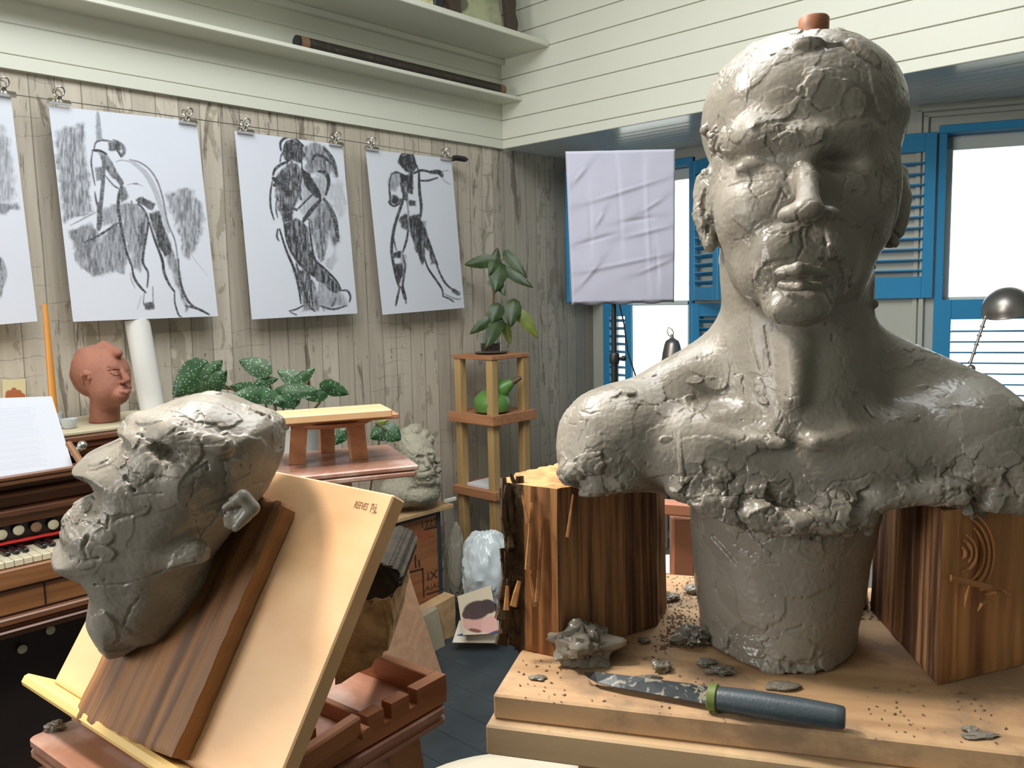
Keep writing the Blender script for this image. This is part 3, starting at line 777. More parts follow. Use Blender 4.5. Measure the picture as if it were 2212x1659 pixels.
    E(1636, 455, .722, 64, 62, 66, 34); E(1846, 450, .720, 60, 62, 64, 34)
    # mouth
    E(1722, 575, .692, 84, 66, 42, 34)
    E(1692, 530, .690, 54, 38, 30, 26, rot=-14); E(1770, 535, .690, 38, 34, 26, 26)
    K((1680, 588, .667, 10), (1722, 580, .654, 13), 6); K((1722, 580, .654, 13), (1778, 588, .664, 10), 6)
    K((1688, 617, .670, 11), (1726, 620, .658, 14), 6); K((1726, 620, .658, 14), (1770, 617, .668, 10), 6)
    E(1724, 640, .660, 52, 9, 14, 12, sub=True)
    E(1724, 666, .682, 68, 42, 44, 14)
    s.line([(1668, 600), (1700, 603), (1735, 602), (1765, 603), (1788, 600)], 3.4, 0.8, 2)
    E(1728, 725, .700, 60, 16, 26, 14, sub=True)
    # ears
    K((1518, 390, .790, 14), (1514, 455, .786, 13), 8); K((1514, 455, .786, 13), (1534, 532, .775, 15), 8)
    E(1536, 452, .79, 34, 84, 46, 20)
    K((1944, 372, .785, 17), (1950, 430, .775, 15), 8); K((1950, 430, .775, 15), (1922, 520, .765, 18), 8)
    E(1928, 440, .775, 30, 88, 46, 20)
    s.line([(1522, 410), (1519, 450), (1530, 500)], 5, 0.8); s.line([(1938, 395), (1940, 440), (1925, 500)], 6, 0.8)
    # hand-pressed pads, as in the photo
    for a in ((1700, 118, 52, 20, 9, -14), (1765, 92, 52, 15, 10, 4), (1745, 100, 30, 12, 14, 8), (1866, 112, 42, 12, 12, 42), (1640, 150, 50, 26, 7, -32),
              (1650, 450, 66, 52, 5, 10), (1720, 1240, 90, 60, 5, 0), (1530, 985, 74, 40, 5, 0), (1890, 1015, 80, 44, 5, 8), (1640, 1290, 60, 70, 5, 10), (1590, 200, 30, 50, 7, 20), (1790, 215, 60, 55, 7, 0), (1845, 222, 26, 32, 8, 0), (1775, 190, 45, 40, 6, 0), (1660, 240, 60, 36, 6, -15), (1600, 270, 40, 30, 7, 30),
              (1900, 200, 22, 60, 8, -18), (1545, 300, 18, 30, 12, 10), (1525, 280, 12, 18, 12, 20), (1520, 340, 12, 18, 12, -10), (1524, 375, 12, 14, 12, 0),
              (1640, 505, 36, 14, 5, -35),
              (1655, 610, 20, 34, 7, -8), (1625, 650, 16, 26, 7, 20), (1725, 665, 50, 30, 5, -5), (1640, 590, 12, 30, 7, -10), (1790, 630, 18, 30, 6, 10), (1845, 400, 26, 26, 5, 20),
              (1840, 450, 40, 34, 5, 0), (1812, 520, 28, 40, 5, 0), (1690, 300, 24, 14, 7, -20), (1742, 292, 30, 22, 7, 0), (1545, 552, 14, 16, 14, 0), (1915, 545, 18, 14, 14, 0),
              (1900, 612, 9, 9, 9, 0), (1885, 658, 9, 9, 12, 0), (1545, 828, 30, 15, 8, 10), (1492, 866, 16, 17, 9, 30), (1355, 845, 20, 20, 10, 20), (1500, 822, 18, 10, 9, 0),
              (1570, 1000, 34, 32, 5, 0), (1610, 965, 22, 20, 5, 0), (1440, 950, 14, 6, 7, 0), (1470, 990, 5, 60, 7, -4), (1640, 835, 14, 24, 6, -10), (1650, 865, 16, 9, 9, 25),
              (1925, 905, 26, 6, 9, 5), (1960, 908, 22, 5, 8, -8), (1990, 838, 12, 5, 7, 0), (2060, 880, 12, 4, 6, 5), (2195, 872, 14, 14, 10, 0), (1690, 1090, 50, 34, 6, 10), (1775, 1060, 60, 36, 5, -5),
              (1640, 1080, 34, 26, 8, 0), (1590, 1070, 30, 22, 8, -20), (1540, 1050, 26, 20, 8, 20), (1500, 1040, 20, 14, 9, 0), (1265, 1000, 30, 20, 7, 10), (1320, 1010, 34, 22, 7, -10),
              (1700, 1400, 70, 26, 6, 6), (1620, 1395, 40, 20, 8, 15), (1560, 1380, 22, 28, 9, 20), (1660, 1440, 34, 12, 10, 18), (1745, 1448, 18, 9, 10, 0), (1790, 1430, 24, 18, 8, 0)):
        a = list(a); s.slab(*a, k=2.6)
    # cracks and torn lines
    for pts, r in (([(1670, 122), (1700, 112), (1740, 108), (1775, 106), (1820, 102), (1850, 115), (1885, 138)], 4.5), ([(1742, 205), (1752, 225), (1775, 240), (1795, 235)], 4),
                   ([(1805, 245), (1835, 252), (1858, 240), (1864, 215)], 3.5), ([(1556, 250), (1548, 275), (1535, 300)], 4), ([(1572, 405), (1600, 394), (1640, 390), (1665, 392)], 2.6),
                   ([(1598, 372), (1640, 378), (1684, 370)], 2.6), ([(1804, 370), (1842, 376), (1884, 368)], 2.6), ([(1700, 425), (1690, 410), (1674, 440), (1668, 462)], 4),
                   ([(1590, 520), (1640, 510), (1675, 490)], 3), ([(1728, 500), (1735, 535), (1722, 560)], 4), ([(1775, 500), (1782, 530), (1800, 545)], 3.5), ([(1655, 572), (1690, 562), (1715, 558)], 5),
                   ([(1628, 580), (1626, 610), (1640, 632)], 3), ([(1655, 590), (1665, 615), (1660, 640)], 2.6), ([(1660, 650), (1655, 675), (1665, 690)], 4), ([(1620, 690), (1622, 730), (1632, 770), (1645, 800)], 2.4),
                   ([(1652, 705), (1660, 750), (1664, 790)], 2.8), ([(1540, 440), (1542, 480), (1552, 520)], 3), ([(1908, 360), (1900, 420), (1888, 500), (1872, 560)], 4), ([(1570, 740), (1580, 800), (1570, 850)], 2.2),
                   ([(1690, 905), (1675, 935), (1690, 950)], 3), ([(1600, 925), (1612, 945), (1590, 958)], 3), ([(1515, 1012), (1560, 1020), (1590, 1010)], 2.5), ([(1255, 888), (1275, 895), (1295, 890)], 2.5),
                   ([(1330, 826), (1370, 820), (1420, 812)], 3), ([(1870, 880), (1885, 900), (1930, 912)], 5), ([(1780, 1065), (1800, 1040), (1850, 1036), (1880, 1015), (1905, 1030)], 3.2), ([(1700, 1085), (1730, 1095), (1780, 1090)], 4),
                   ([(1600, 1085), (1640, 1092), (1700, 1080)], 4), ([(1800, 1130), (1810, 1100), (1830, 1080)], 4), ([(2045, 1010), (2060, 1040), (2040, 1070)], 4), ([(1240, 1000), (1300, 985), (1340, 1005)], 4),
                   ([(1540, 1160), (1560, 1180), (1590, 1215)], 8), ([(1655, 1215), (1680, 1218)], 3), ([(1655, 1285), (1672, 1285)], 4), ([(1700, 1360), (1730, 1350)], 4), ([(1630, 1325), (1650, 1322)], 4), ([(1712, 1438), (1750, 1440)], 7)):
        s.line(pts, r * .8, 0.75, 1.5)
    # flat cut at the board
    iz = int((0 - s.lo[2]) / s.h) + 1; s.F[:, :, :iz] = 0.01
    rough = [(1640, 1110, .745, 90, .9), (1740, 1125, .735, 80, .8), (1540, 1085, .75, 80, .9), (1280, 1040, .775, 90, .7), (1850, 1110, .73, 70, .6), (2100, 1080, .73, 120, .8), (1960, 1075, .73, 80, .5),
             (1650, 390, .69, 40, .3), (1700, 590, .67, 50, .2), (1625, 620, .69, 40, .5), (1540, 330, .75, 70, .8), (1530, 480, .79, 60, .6), (1920, 540, .77, 50, .8), (1800, 570, .68, 60, .4), (1830, 640, .70, 60, .4),
             (1760, 110, .77, 110, .45), (1620, 140, .76, 80, .3), (1690, 920, .71, 70, .6), (1660, 1440, .77, 70, .35), (1560, 1385, .80, 50, .5), (1490, 850, .76, 50, .5), (1355, 840, .76, 40, .5), (1700, 290, .68, 60, .5), (1750, 500, .66, 50, .4)]
    t = thing('clay_bust', 'life-size unfinished grey clay bust with closed eyes, on a wooden board between two logs', 'sculpture', (org[0], org[1], BZ))
    b = finish(s, 'figure', M_clay, 3, rough, t, base=0.03)
    m = MB(); c = P(1757, 100, .775); m.lathe(c, [(0.0125, 0), (0.0135, 0.012), (0.0138, 0.024), (0.0125, 0.026)], 20)
    pg = obj('armature_peg', m, wood('peg_wood', srgb(176, 118, 84), srgb(120, 74, 52), 0.5, 200), t, smooth=35); pg['label'] = 'reddish wooden peg sticking out of the crown'
build_bust()
# ---------------------------------------------------------------- wood materials
M_log = wood('split_log_wood', srgb(200, 146, 92), srgb(128, 80, 46), 0.65, 90, 5, 0.04, 1.0, 0.7)
M_logshade = wood('split_log_wood_shaded', srgb(190, 140, 96), srgb(84, 54, 34), 0.7, 110, 6, 0.035, 1.9, 0.9)  # darker copy of the log wood, shade of turned-away faces in its colour
M_bark = plain('bark', srgb(84, 66, 46), 0.9, 0.6, nscale=60, bumps=1.0)
M_end = wood('log_end_grain', srgb(214, 166, 108), srgb(160, 112, 66), 0.7, 60, 8, 1.0, 1.2, 0.5)
M_board = wood('birch_board', srgb(202, 168, 128), srgb(172, 134, 98), 0.62, 40, 4, 0.10, 1.0, 0.12, stain=(srgb(150, 124, 98), 0.49, 14))
M_board2 = wood('pale_board', srgb(206, 178, 142), srgb(182, 150, 112), 0.65, 40, 3, 0.10, 1.0, 0.1, stain=(srgb(222, 196, 150), 0.66, 8))
M_beech = wood('beech', srgb(232, 192, 148), srgb(216, 170, 124), 0.42, 30, 2.6, 0.35, 0.7, 0.04, coat=0.1)
M_frame = wood('brown_beech', srgb(178, 118, 76), srgb(142, 88, 54), 0.5, 60, 5, 0.06, 1.0, 0.1)
M_plank = wood('rough_plank', srgb(166, 116, 70), srgb(96, 62, 34), 0.6, 80, 5, 0.05, 1.2, 0.4, stain=(srgb(110, 98, 78), 0.66, 10))
M_pinkwood = wood('pinkish_stool_wood', srgb(178, 134, 114), srgb(154, 110, 90), 0.35, 30, 4, 0.1, 1.0, 0.05, stain=(srgb(190, 160, 148), 0.52, 9), coat=0.2)
M_orangewood = wood('orange_stand_wood', srgb(192, 138, 98), srgb(160, 108, 74), 0.5, 50, 5, 0.07, 1.0, 0.08)
M_yellow = wood('yellow_pine', srgb(240, 204, 132), srgb(220, 176, 104), 0.45, 50, 4, 0.08, 1.0, 0.05)
M_greywood = wood('weathered_block', srgb(194, 164, 118), srgb(134, 104, 70), 0.8, 70, 7, 0.3, 1.1, 0.6, stain=(srgb(70, 56, 40), 0.66, 14))

# ---------------------------------------------------------------- modelling board under the bust
ea = _n(onz(1860, 1270, BZ) - onz(1420, 1240, BZ)); ea[2] = 0; ea = _n(ea)      # along the front edge, to the right
eb = np.array([-ea[1], ea[0], 0.0])                                           # to the back
c0 = onz(1065, 1500, BZ)
bd = thing('modelling_board', 'pale plywood modelling board of two layers carrying the grey bust and both logs', 'board', (c0[0], c0[1], BZ - 0.05))
m = MB(); m.box(c0 - U * 0.0225, ea * 0.52, eb * 0.352, U * 0.0225, 0.0018); obj('top_layer', m, M_board, bd)
m = MB(); m.box(c0 - U * 0.050 - ea * 0.004 - eb * 0.012, ea * 0.53, eb * 0.372, U * 0.0272, 0.0018); obj('bottom_layer', m, M_board2, bd)
st = thing('modelling_stand', 'reddish brown wooden stand head right under the pale modelling board', 'stand', tuple(c0 + ea * 0.25 + eb * 0.17 - U * 0.35))
m = MB(); m.box(c0 - U * 0.076 + ea * 0.075 + eb * 0.0, ea * 0.40, eb * 0.33, U * 0.0255, 0.003); obj('stand_top', m, M_orangewood, st)
q = c0 + ea * .27 + eb * .165 - U * .0765; m = MB(); m.box(np.array([*(q - ea * .035 - eb * .035)[:2], .055]), U * (q[2] - .055), ea * .07, eb * .07, .003); obj('column', m, M_orangewood, st)
for d_ in (ea, -ea, eb, -eb): m = MB(); m.box(np.array([*(q + d_ * .036 - np.cross(U, d_) * .02)[:2], 0.0]), d_ * .22, np.cross(U, d_) * .04, U * .06, .003); obj('foot', m, M_orangewood, st)

# ---------------------------------------------------------------- the two split logs
def log_mesh(corners, h, seed, lean=(0, 0), n_seg=46, rough=0.0022, top_slope=(0, 0), nz=40, groove=0.003):
    """upright split log: polygon footprint (world xy), height; split faces get long vertical fibres"""
    rnd = np.random.RandomState(seed); poly = [np.array(c[:2], float) for c in corners]; per = []
    L = [np.linalg.norm(poly[(i + 1) % len(poly)] - poly[i]) for i in range(len(poly))]; tot = sum(L); cum = 0; face = []
    for i in range(len(poly)):
        k = max(3, int(n_seg * 4 * L[i] / tot)); e = _n(poly[(i + 1) % len(poly)] - poly[i]); nn = np.array([e[1], -e[0]])
        for j in range(k):
            per.append((poly[i] + (poly[(i + 1) % len(poly)] - poly[i]) * j / k, nn, cum + L[i] * j / k)); face.append(i)
        cum += L[i]
    m = len(per); V = []; Lc = []; cen = sum(poly) / len(poly)
    ss = np.array([p[2] for p in per])
    g1 = vnoise(np.c_[ss * 90, ss * 0, ss * 0 + seed], 1.0, seed) * 0.6 + vnoise(np.c_[ss * 260, ss * 0, ss * 0 + seed], 1.0, seed + 1) * 0.5
    for z in range(nz + 1):
        t = z / nz; zz = t * h
        w = vnoise(np.c_[ss * 120, np.full(m, zz * 9.0), np.full(m, seed)], 1.0, seed + 2) * 0.7 + vnoise(np.c_[ss * 300, np.full(m, zz * 30.0), np.full(m, seed)], 1.0, seed + 3) * 0.4
        for j, (p, nn, s_) in enumerate(per):
            d = (g1[j] * groove + w[j] * rough) if 0 < z < nz + 1 else 0
            q = cen + (p - cen) * (1 - 0.03 * t) + nn * d + np.array(lean) * t
            dz = top_slope[0] * (q - cen)[0] + top_slope[1] * (q - cen)[1] if z == nz else 0
            V.append((q[0], q[1], BZ + 0.0005 + zz + dz + (0.001 * g1[j] if z == nz else 0))); Lc.append((zz + 3, s_, seed))
    Fs = [(z * m + j, z * m + (j + 1) % m, (z + 1) * m + (j + 1) % m, (z + 1) * m + j) for z in range(nz) for j in range(m)]
    return V, Fs, Lc, m, nz, face
def build_log(name, label, corners, h, seed, mats, face_mat, **kw):
    V, Fs, Lc, m, nz, face = log_mesh(corners, h, seed, **kw)
    t = thing(name, label, 'log', (V[0][0], V[0][1], BZ))
    mb = MB(); mb.add(V, Fs + [tuple(range(m))[::-1]], Lc)
    o = obj('split_wood', mb, mats[0], t, smooth=30)
    for k in mats[1:]: o.data.materials.append(k)
    fm = [face_mat[face[j]] for z in range(nz) for j in range(m)] + [0]; o.data.polygons.foreach_set('material_index', fm)
    top = V[nz * m:]; c = np.mean(top, 0); e = MB(); e.add([tuple(c)] + top, [(0, 1 + j, 1 + (j + 1) % m) for j in range(m)])
    obj('end_grain', e, M_end, t)
    return t
A = onz(1092, 1392, BZ); B_ = onz(1208, 1422, BZ); Cc = onz(1420, 1352, BZ)
hz = lambda p, px, py: (C0[2] + ray(px, py)[2] * (np.linalg.norm((p - C0)[:2]) / np.linalg.norm(ray(px, py)[:2])))   # height over p seen at a pixel
hl = hz(B_, 1215, 1058) - BZ
A1 = onz(1135, 1405, BZ)
D_ = Cc + (A - B_) * 0.9 + np.array([-0.05, 0.04, 0])
lg = build_log('split_log', 'left split log with shaggy bark, propping up the left shoulder of the bust', [A, A1, B_, Cc, Cc + np.array([-0.02, 0.05, 0]), D_, A + np.array([-0.02, 0.04, 0])], hl, 11, [M_log, M_logshade, M_bark], {0: 2, 1: 0, 2: 1, 3: 1, 4: 1, 5: 2, 6: 2}, groove=0.0030, rough=0.0016)
# shaggy bark and loose splinters on the left log
rnd = random.Random(3)
bk = MB()
for i in range(95):
    px = rnd.uniform(1088, 1138); py = rnd.uniform(1060, 1385); d0 = np.linalg.norm((A - C0)[:2]) / np.linalg.norm(ray(px, py)[:2]) - rnd.uniform(0.0, 0.006)
    p = C0 + ray(px, py) * d0; L_ = rnd.uniform(.008, .022); w_ = rnd.uniform(.003, .007)
    dr = _n(np.array([rnd.uniform(-.3, .3), rnd.uniform(-.3, .3), 1.0])); sd = _n(np.cross(dr, ray(px, py)))
    bk.hexa([p + sd * a * w_ * (0.6 if c else 1) + dr * L_ * (1 if c else -1) - ray(px, py) * b * .003 for c in (0, 1) for a, b in ((-1, 0), (1, 0), (0.6, 1.6), (-0.6, 1.6))])
obj('bark_flake', bk, M_bark, lg)['kind'] = 'stuff'
for (px0, py0, px1, py1, w_) in ((1150, 1085, 1140, 1230, 7), (1172, 1120, 1160, 1300, 5), (1238, 1068, 1226, 1160, 4), (1122, 1255, 1108, 1310, 9), (1096, 1265, 1094, 1318, 7), (1145, 1240, 1158, 1310, 6), (1128, 1068, 1140, 1130, 4)):
    m = MB(); dd = np.linalg.norm((A1 - C0)[:2]) / np.linalg.norm(ray(px0, py0)[:2]) - 0.012
    if px0 > 1200: dd -= 0.006
    p, q = C0 + ray(px0, py0) * dd, C0 + ray(px1, py1) * (dd - 0.004); sd = _n(np.cross(q - p, ray(px0, py0))); f_ = -ray(px0, py0) * 0.004; w = w_ * dd / F
    m.hexa([p - sd * w * .5, p + sd * w * .5, p + sd * w * .3 - f_ * -1, p - sd * w * .3 - f_ * -1, q - sd * w, q + sd * w, q + sd * w * .6 + f_ * 1.3, q - sd * w * .6 + f_ * 1.3]); obj('splinter', m, M_log, lg)

R0 = onz(2025, 1481, BZ); R1 = onz(2212, 1436, BZ); R2 = onz(1905, 1345, BZ)
r1 = R0 + (R1 - R0) * 1.12
hr = hz(R0, 2030, 1108) - BZ
rl = build_log('split_log', 'right split log with a torn knot, propping up the right shoulder of the bust', [R0, r1, r1 + (R2 - R0) * 1.0 + np.array([-.01, .02, 0]), R2 + (R2 - R0) * 0.25], hr, 23, [M_log, M_logshade], {0: 0, 1: 0, 2: 1, 3: 1}, groove=0.0016, rough=0.0016)
# torn knot of the right log
fe = _n(r1 - R0); fn = np.array([fe[1], -fe[0], 0.0])
def onlog(px, py, lift=0.0): return onpl(px, py, R0 + fn * (0.001 + lift), fn)
kn = MB(); cx, cy = 2098, 1195
kr = random.Random(4)
for k in range(6):
    r = 12 + k * 13 + kr.uniform(-4, 4); a0_ = kr.uniform(-15, 15); pts = []
    for j in range(13):
        a = math.radians(-75 + a0_ + j * (11 if k % 2 else 14) + k * 2); pts.append(onlog(cx + math.cos(a) * r * 0.75 - 20 + k * 2, cy + math.sin(a) * r * 1.15, 0.0006 * (k % 3)))
    kn.tube(pts, [0.0006 + 0.0012 * math.sin(math.pi * j / 12) for j in range(13)], 6)
obj('knot', kn, M_log, rl, smooth=True)
m = MB(); p, q = onlog(2052, 1241, .006), onlog(2138, 1262, .010); m.box(p, q - p, -U * 0.0055, fn * 0.002); obj('splinter', m, M_log, rl)
for a in (((2118, 1275), (2140, 1268), (2160, 1278)), ((2130, 1285), (2150, 1280), (2185, 1290)), ((2095, 1262), (2088, 1285), (2084, 1310)), ((2140, 1295), (2120, 1305), (2112, 1320)), ((2160, 1272), (2172, 1280), (2190, 1276))):
    m = MB(); m.tube([onlog(*q, .004 + .003 * (i == 1)) for i, q in enumerate(a)], [.0008, .0016, .0005], 6); obj('splinter', m, M_log, rl)

# ---------------------------------------------------------------- knife
zk = BZ + 0.012
def kz(px, py, z): return onz(px, py, z)
kt = thing('knife', 'clay-smeared sculpting knife with a dark grey rubber handle and green collar', 'knife', tuple(onz(1545, 1500, BZ)))
M_blade = m_clay('smeared_steel_blade', srgb(38, 44, 48), srgb(62, 68, 70), 0.4, 0.1, 0.1)
_nt = M_blade.node_tree; _b = _nt.nodes['Principled BSDF']; _l = _b.inputs['Base Color'].links[0].from_socket
_sm = ramp(_nt, noise(_nt, vec(_nt, 'obj', (1, 1, 1)), 85, 5, 0.6, 0.8), [(0.54, 0.0), (0.58, 1.0)]); _nt.links.new(mix(_nt, _sm, _l, srgb(140, 134, 118)), _b.inputs['Base Color'])
up_e = [(1262, 1452), (1285, 1451), (1330, 1456), (1400, 1465), (1470, 1474), (1545, 1483)]
lo_e = [(1262, 1452), (1272, 1464), (1290, 1474), (1340, 1486), (1440, 1504), (1535, 1522)]
m = MB(); V = []
for (a, b_) in zip(up_e, lo_e):
    p = kz(*a, zk); q = kz(*b_, zk - 0.006)
    V += [p, q, p - U * 0.0022, q - U * 0.0006]
n_ = len(up_e); Fs = []
for i in range(n_ - 1):
    a = i * 4; b_ = a + 4; Fs += [(a, b_, b_ + 1, a + 1), (a + 2, a + 3, b_ + 3, b_ + 2), (a, a + 2, b_ + 2, b_), (a + 1, b_ + 1, b_ + 3, a + 3)]
Fs += [(0, 1, 3, 2), ((n_ - 1) * 4, (n_ - 1) * 4 + 2, (n_ - 1) * 4 + 3, (n_ - 1) * 4 + 1)]
m.add(V, Fs); obj('blade', m, M_blade, kt)
h0, h1 = kz(1538, 1506, zk - .001), kz(1826, 1551, zk + 0.002)
M_rubber = plain('grey_rubber', srgb(62, 72, 78), 0.38, 0.12, nscale=60, bumps=0.15)
m = MB(); ax = h1 - h0; m.tube([h0 + ax * t for t in (0, .03, .12, .35, .7, .93, .985, 1.0)], [.0100, .0105, .0108, .0116, .0112, .0100, .0094, .0078], 20, squash=0.92); obj('handle', m, M_rubber, kt, smooth=40)
M_green = plain('green_rubber', srgb(98, 112, 52), 0.5, 0.25, nscale=50)
m = MB(); m.tube([h0 - ax * .028, h0 - ax * .02, h0 + ax * .04, h0 + ax * .05], [.0100, .0118, .0120, .0108], 20, squash=0.95)
q = kz(1545, 1530, BZ + .004); m.tube([h0 - U * .006, q, q - U * .003], [.006, .004, .003], 10); obj('collar', m, M_green, kt, smooth=40)

# ---------------------------------------------------------------- lumps and scraps of clay on the board
def lump(label, px, py, rx, ry, seed, h=None, n=3, parent=None, zb=BZ, spiky=0.35, name='clay_scrap', cat='clay', mat=None, flat=0.5, group=None):
    """irregular torn lump resting on z = zb; size in px"""
    c = onz(px, py, zb); dd = np.linalg.norm(c - C0); k = dd / F
    bm_n = 26; th, ph = np.meshgrid(np.linspace(0, math.pi, bm_n), np.linspace(0, 2 * math.pi, bm_n * 2, endpoint=False), indexing='ij')
    D = np.stack([np.sin(th) * np.cos(ph), np.sin(th) * np.sin(ph), np.cos(th)], -1).reshape(-1, 3)
    r = 1 + spiky * fbm(D + seed, 1.6, 4, seed) * 1.6
    d1, d2, cid, off = voro(D * 1.0 + seed * 3.1 + 0.15 * np.c_[fbm(D, 4, 2, seed)], 1.7, seed); r = r + (cid - 0.5) * 0.30 * spiky * 2 - np.clip(1 - (d2 - d1) / 0.12, 0, 1) * 0.18 * spiky * 2
    hh = (h if h else min(rx, ry) * 1.2) * k
    W = D * r[:, None] * np.array([rx * k, ry * k * 1.3, hh / 2]); W = W @ FR
    W[:, 2] = np.maximum(W[:, 2], -hh * 0.32); W += c + U * (hh * 0.32 + 0.0006)
    N2_ = bm_n * 2; Q = [(i * N2_ + j, i * N2_ + (j + 1) % N2_, (i + 1) * N2_ + (j + 1) % N2_, (i + 1) * N2_ + j) for i in range(bm_n - 1) for j in range(N2_)]
    o = npobj(name, W, np.array(Q)[:, ::-1], mat or M_clay, parent, smooth=50)
    if label: tag(o, label, cat, group)
    return o
lump('big torn lump of grey clay leaning against the foot of the left log', 1262, 1425, 66, 46, 4, h=86, spiky=0.42, name='clay_lump')
lump('knobbly crumpled clay wad pressed against the left foot of the bust', 1500, 1392, 34, 24, 8, h=44, spiky=0.6)
lump('dark curled clay flake on the board behind, right of the left log', 1438, 1297, 30, 13, 12, h=20)
lump('small round clay pellet half hidden behind the left side of the bust foot', 1497, 1281, 18, 12, 13, h=20, spiky=0.2)
lump('flat grey clay chip at the far left corner of the board', 1162, 1467, 17, 8, 14, h=8)
lump('ragged clay crumb standing just above the middle of the knife blade', 1432, 1448, 20, 14, 15, h=22, spiky=0.5)
lump('thin clay smear lying across the knife blade', 1402, 1472, 26, 6, 16, h=16, spiky=0.3)
lump('pale folded clay chip left of the bust foot, above the green collar', 1524, 1436, 22, 12, 17, h=13)
lump('curly clay scrap right of the pale folded chip', 1556, 1455, 26, 12, 18, h=14, spiky=0.6)
lump('larger clay flake lying against the top of the knife handle', 1692, 1487, 32, 13, 19, h=12, spiky=0.25)
lump('triangular grey clay flake near the front right edge of the board', 2112, 1592, 30, 9, 20, h=7, spiky=0.35)
lump('tiny curled crumb just behind the triangular flake', 2095, 1578, 13, 6, 21, h=7, spiky=0.5)
lump('slim clay sliver on the sawdust behind the big torn lump', 1393, 1387, 12, 8, 22, h=10, spiky=0.4)
lump('small clay chip on the lower step of the board below the knife', 1385, 1582, 14, 5, 23, zb=BZ - 0.0228, h=6)
sd = MB(); rnd = random.Random(9)
def crumb(p, r):
    a = rnd.uniform(0, 6.3); u_ = np.array([math.cos(a), math.sin(a), 0]); v_ = np.array([-math.sin(a), math.cos(a), 0])
    sd.add([p + u_ * r * 1.5, p + v_ * r * .7, p - u_ * r * 1.2, p - v_ * r * .8, p + U * r * .7 + u_ * r * .2], [(0, 1, 4), (1, 2, 4), (2, 3, 4), (3, 0, 4), (3, 2, 1, 0)])
for (x0, x1, y0, y1, n_) in ((1425, 1520, 1280, 1400, 300), (1440, 1500, 1330, 1400, 220), (1340, 1440, 1370, 1430, 60), (1120, 1230, 1420, 1520, 40), (1240, 1700, 1455, 1560, 40), (1860, 1910, 1290, 1340, 80), (1870, 2000, 1480, 1600, 30), (1430, 1510, 1245, 1300, 60), (2040, 2200, 1480, 1610, 24)):
    for _ in range(n_): crumb(onz(rnd.uniform(x0, x1), rnd.uniform(y0, y1), BZ + 0.0006), rnd.choice((.0006, .0009, .0012, .0016)))
tag(obj('clay_crumbs', sd, plain('crumb_clay', srgb(110, 92, 72), 0.8, 0.3)), 'brown and grey crumbs scattered over the modelling board', 'crumbs', kind='stuff')
# ---------------------------------------------------------------- table easel, plank and the reclining clay head
RS = 0.95
def rp(px, py): 
    q = [ray(371, 973), ray(851, 1069), ray(567, 1755), ray(112, 1473)]
    d = np.linalg.solve(np.array([q[1], -q[2], q[3]]).T, q[0]); o = C0 + q[0] * RS; a = q[1] * d[0] * RS - q[0] * RS; b = q[3] * d[2] * RS - q[0] * RS
    return o, a, b
RO, RA, RB = rp(0, 0); RA_, RB_ = _n(RA), _n(RB); RB_ = _n(RB_ - RA_ * RB_.dot(RA_)); RN = np.cross(RA_, RB_); RN = RN if RN.dot(C0 - RO) > 0 else -RN
LA, LB = np.linalg.norm(RA), np.linalg.norm(RB)
def onboard(px, py, lift=0.0): return onpl(px, py, RO + RN * lift, RN)
TH = 0.017
es = thing('table_easel', 'beech table easel with a tilted smooth board and notched base frame', 'easel', tuple(RO + RB + RA * .5 - U * 0.03))
m = MB(); m.box(RO - RN * TH, RA_ * LA, RB_ * LB, RN * TH, 0.0015); bo = obj('tilted_board', m, M_beech, es)
# ledge
m = MB(); m.box(RO + RB - RA_ * 0.022 - RN * TH, RA_ * (LA + 0.044), RB_ * 0.012, RN * (TH + 0.020), 0.003); lo_ = obj('ledge', m, M_yellow, es)
# base frame, horizontal, behind the foot of the board
ex = _n([RA_[0], RA_[1], 0]); ey = np.array([-ex[1], ex[0], 0]); ZF = 1.130
f0 = RO + RB + RA_ * LA - RN * TH; f0[2] = ZF; f0 = f0 - ey * 0.005
AO = 0.043
def fb(a, b, z): return f0 - ex * (a + AO) + ey * b + U * (z - ZF)
FT = ZF + 0.029; FD = 0.246
rail = [(0, 0.004), (0.126, 0.004), (0.126, 0.016), (0.137, 0.016), (0.137, 0.0), (0.158, 0.0), (0.158, 0.015), (0.168, 0.015), (0.168, 0.0), (0.192, 0), (0.192, 0.015), (0.203, 0.015), (0.203, 0), (FD, 0)]
for nm, a in (('side_rail', 0.0), ('side_rail', LA - 0.10)):
    m = MB(); poly = [fb(a, 0, ZF)] + [fb(a, b, FT - d) for b, d in rail] + [fb(a, FD, ZF)]
    m.prism(poly, -ex * 0.014, None); m.l = [(p[1] * 1.0, p[0], p[2]) for p in m.v]; obj(nm, m, M_frame, es)
m = MB(); m.box(fb(0.0142, FD - 0.013, ZF), -ex * (LA - 0.115), ey * 0.013, U * 0.029, 0.001); obj('back_rail', m, M_frame, es)
m = MB(); m.box(fb(0.014, 0.145, ZF + 0.002), -ex * (LA - 0.114), ey * 0.008, U * 0.018, 0.001); obj('cross_rail', m, M_frame, es)
m = MB(); m.box(fb(0.014, 0.0, ZF + 0.0005), -ex * (LA - 0.114), ey * (FD - 0.01), U * 0.003, 0.0); obj('bottom_panel', m, M_pinkwood, es)
m = MB(); m.box(fb(0.020, 0.082, ZF + 0.006), -ex * (LA - 0.13), ey * 0.012, U * 0.026, 0.001); obj('prop_bar', m, M_frame, es)
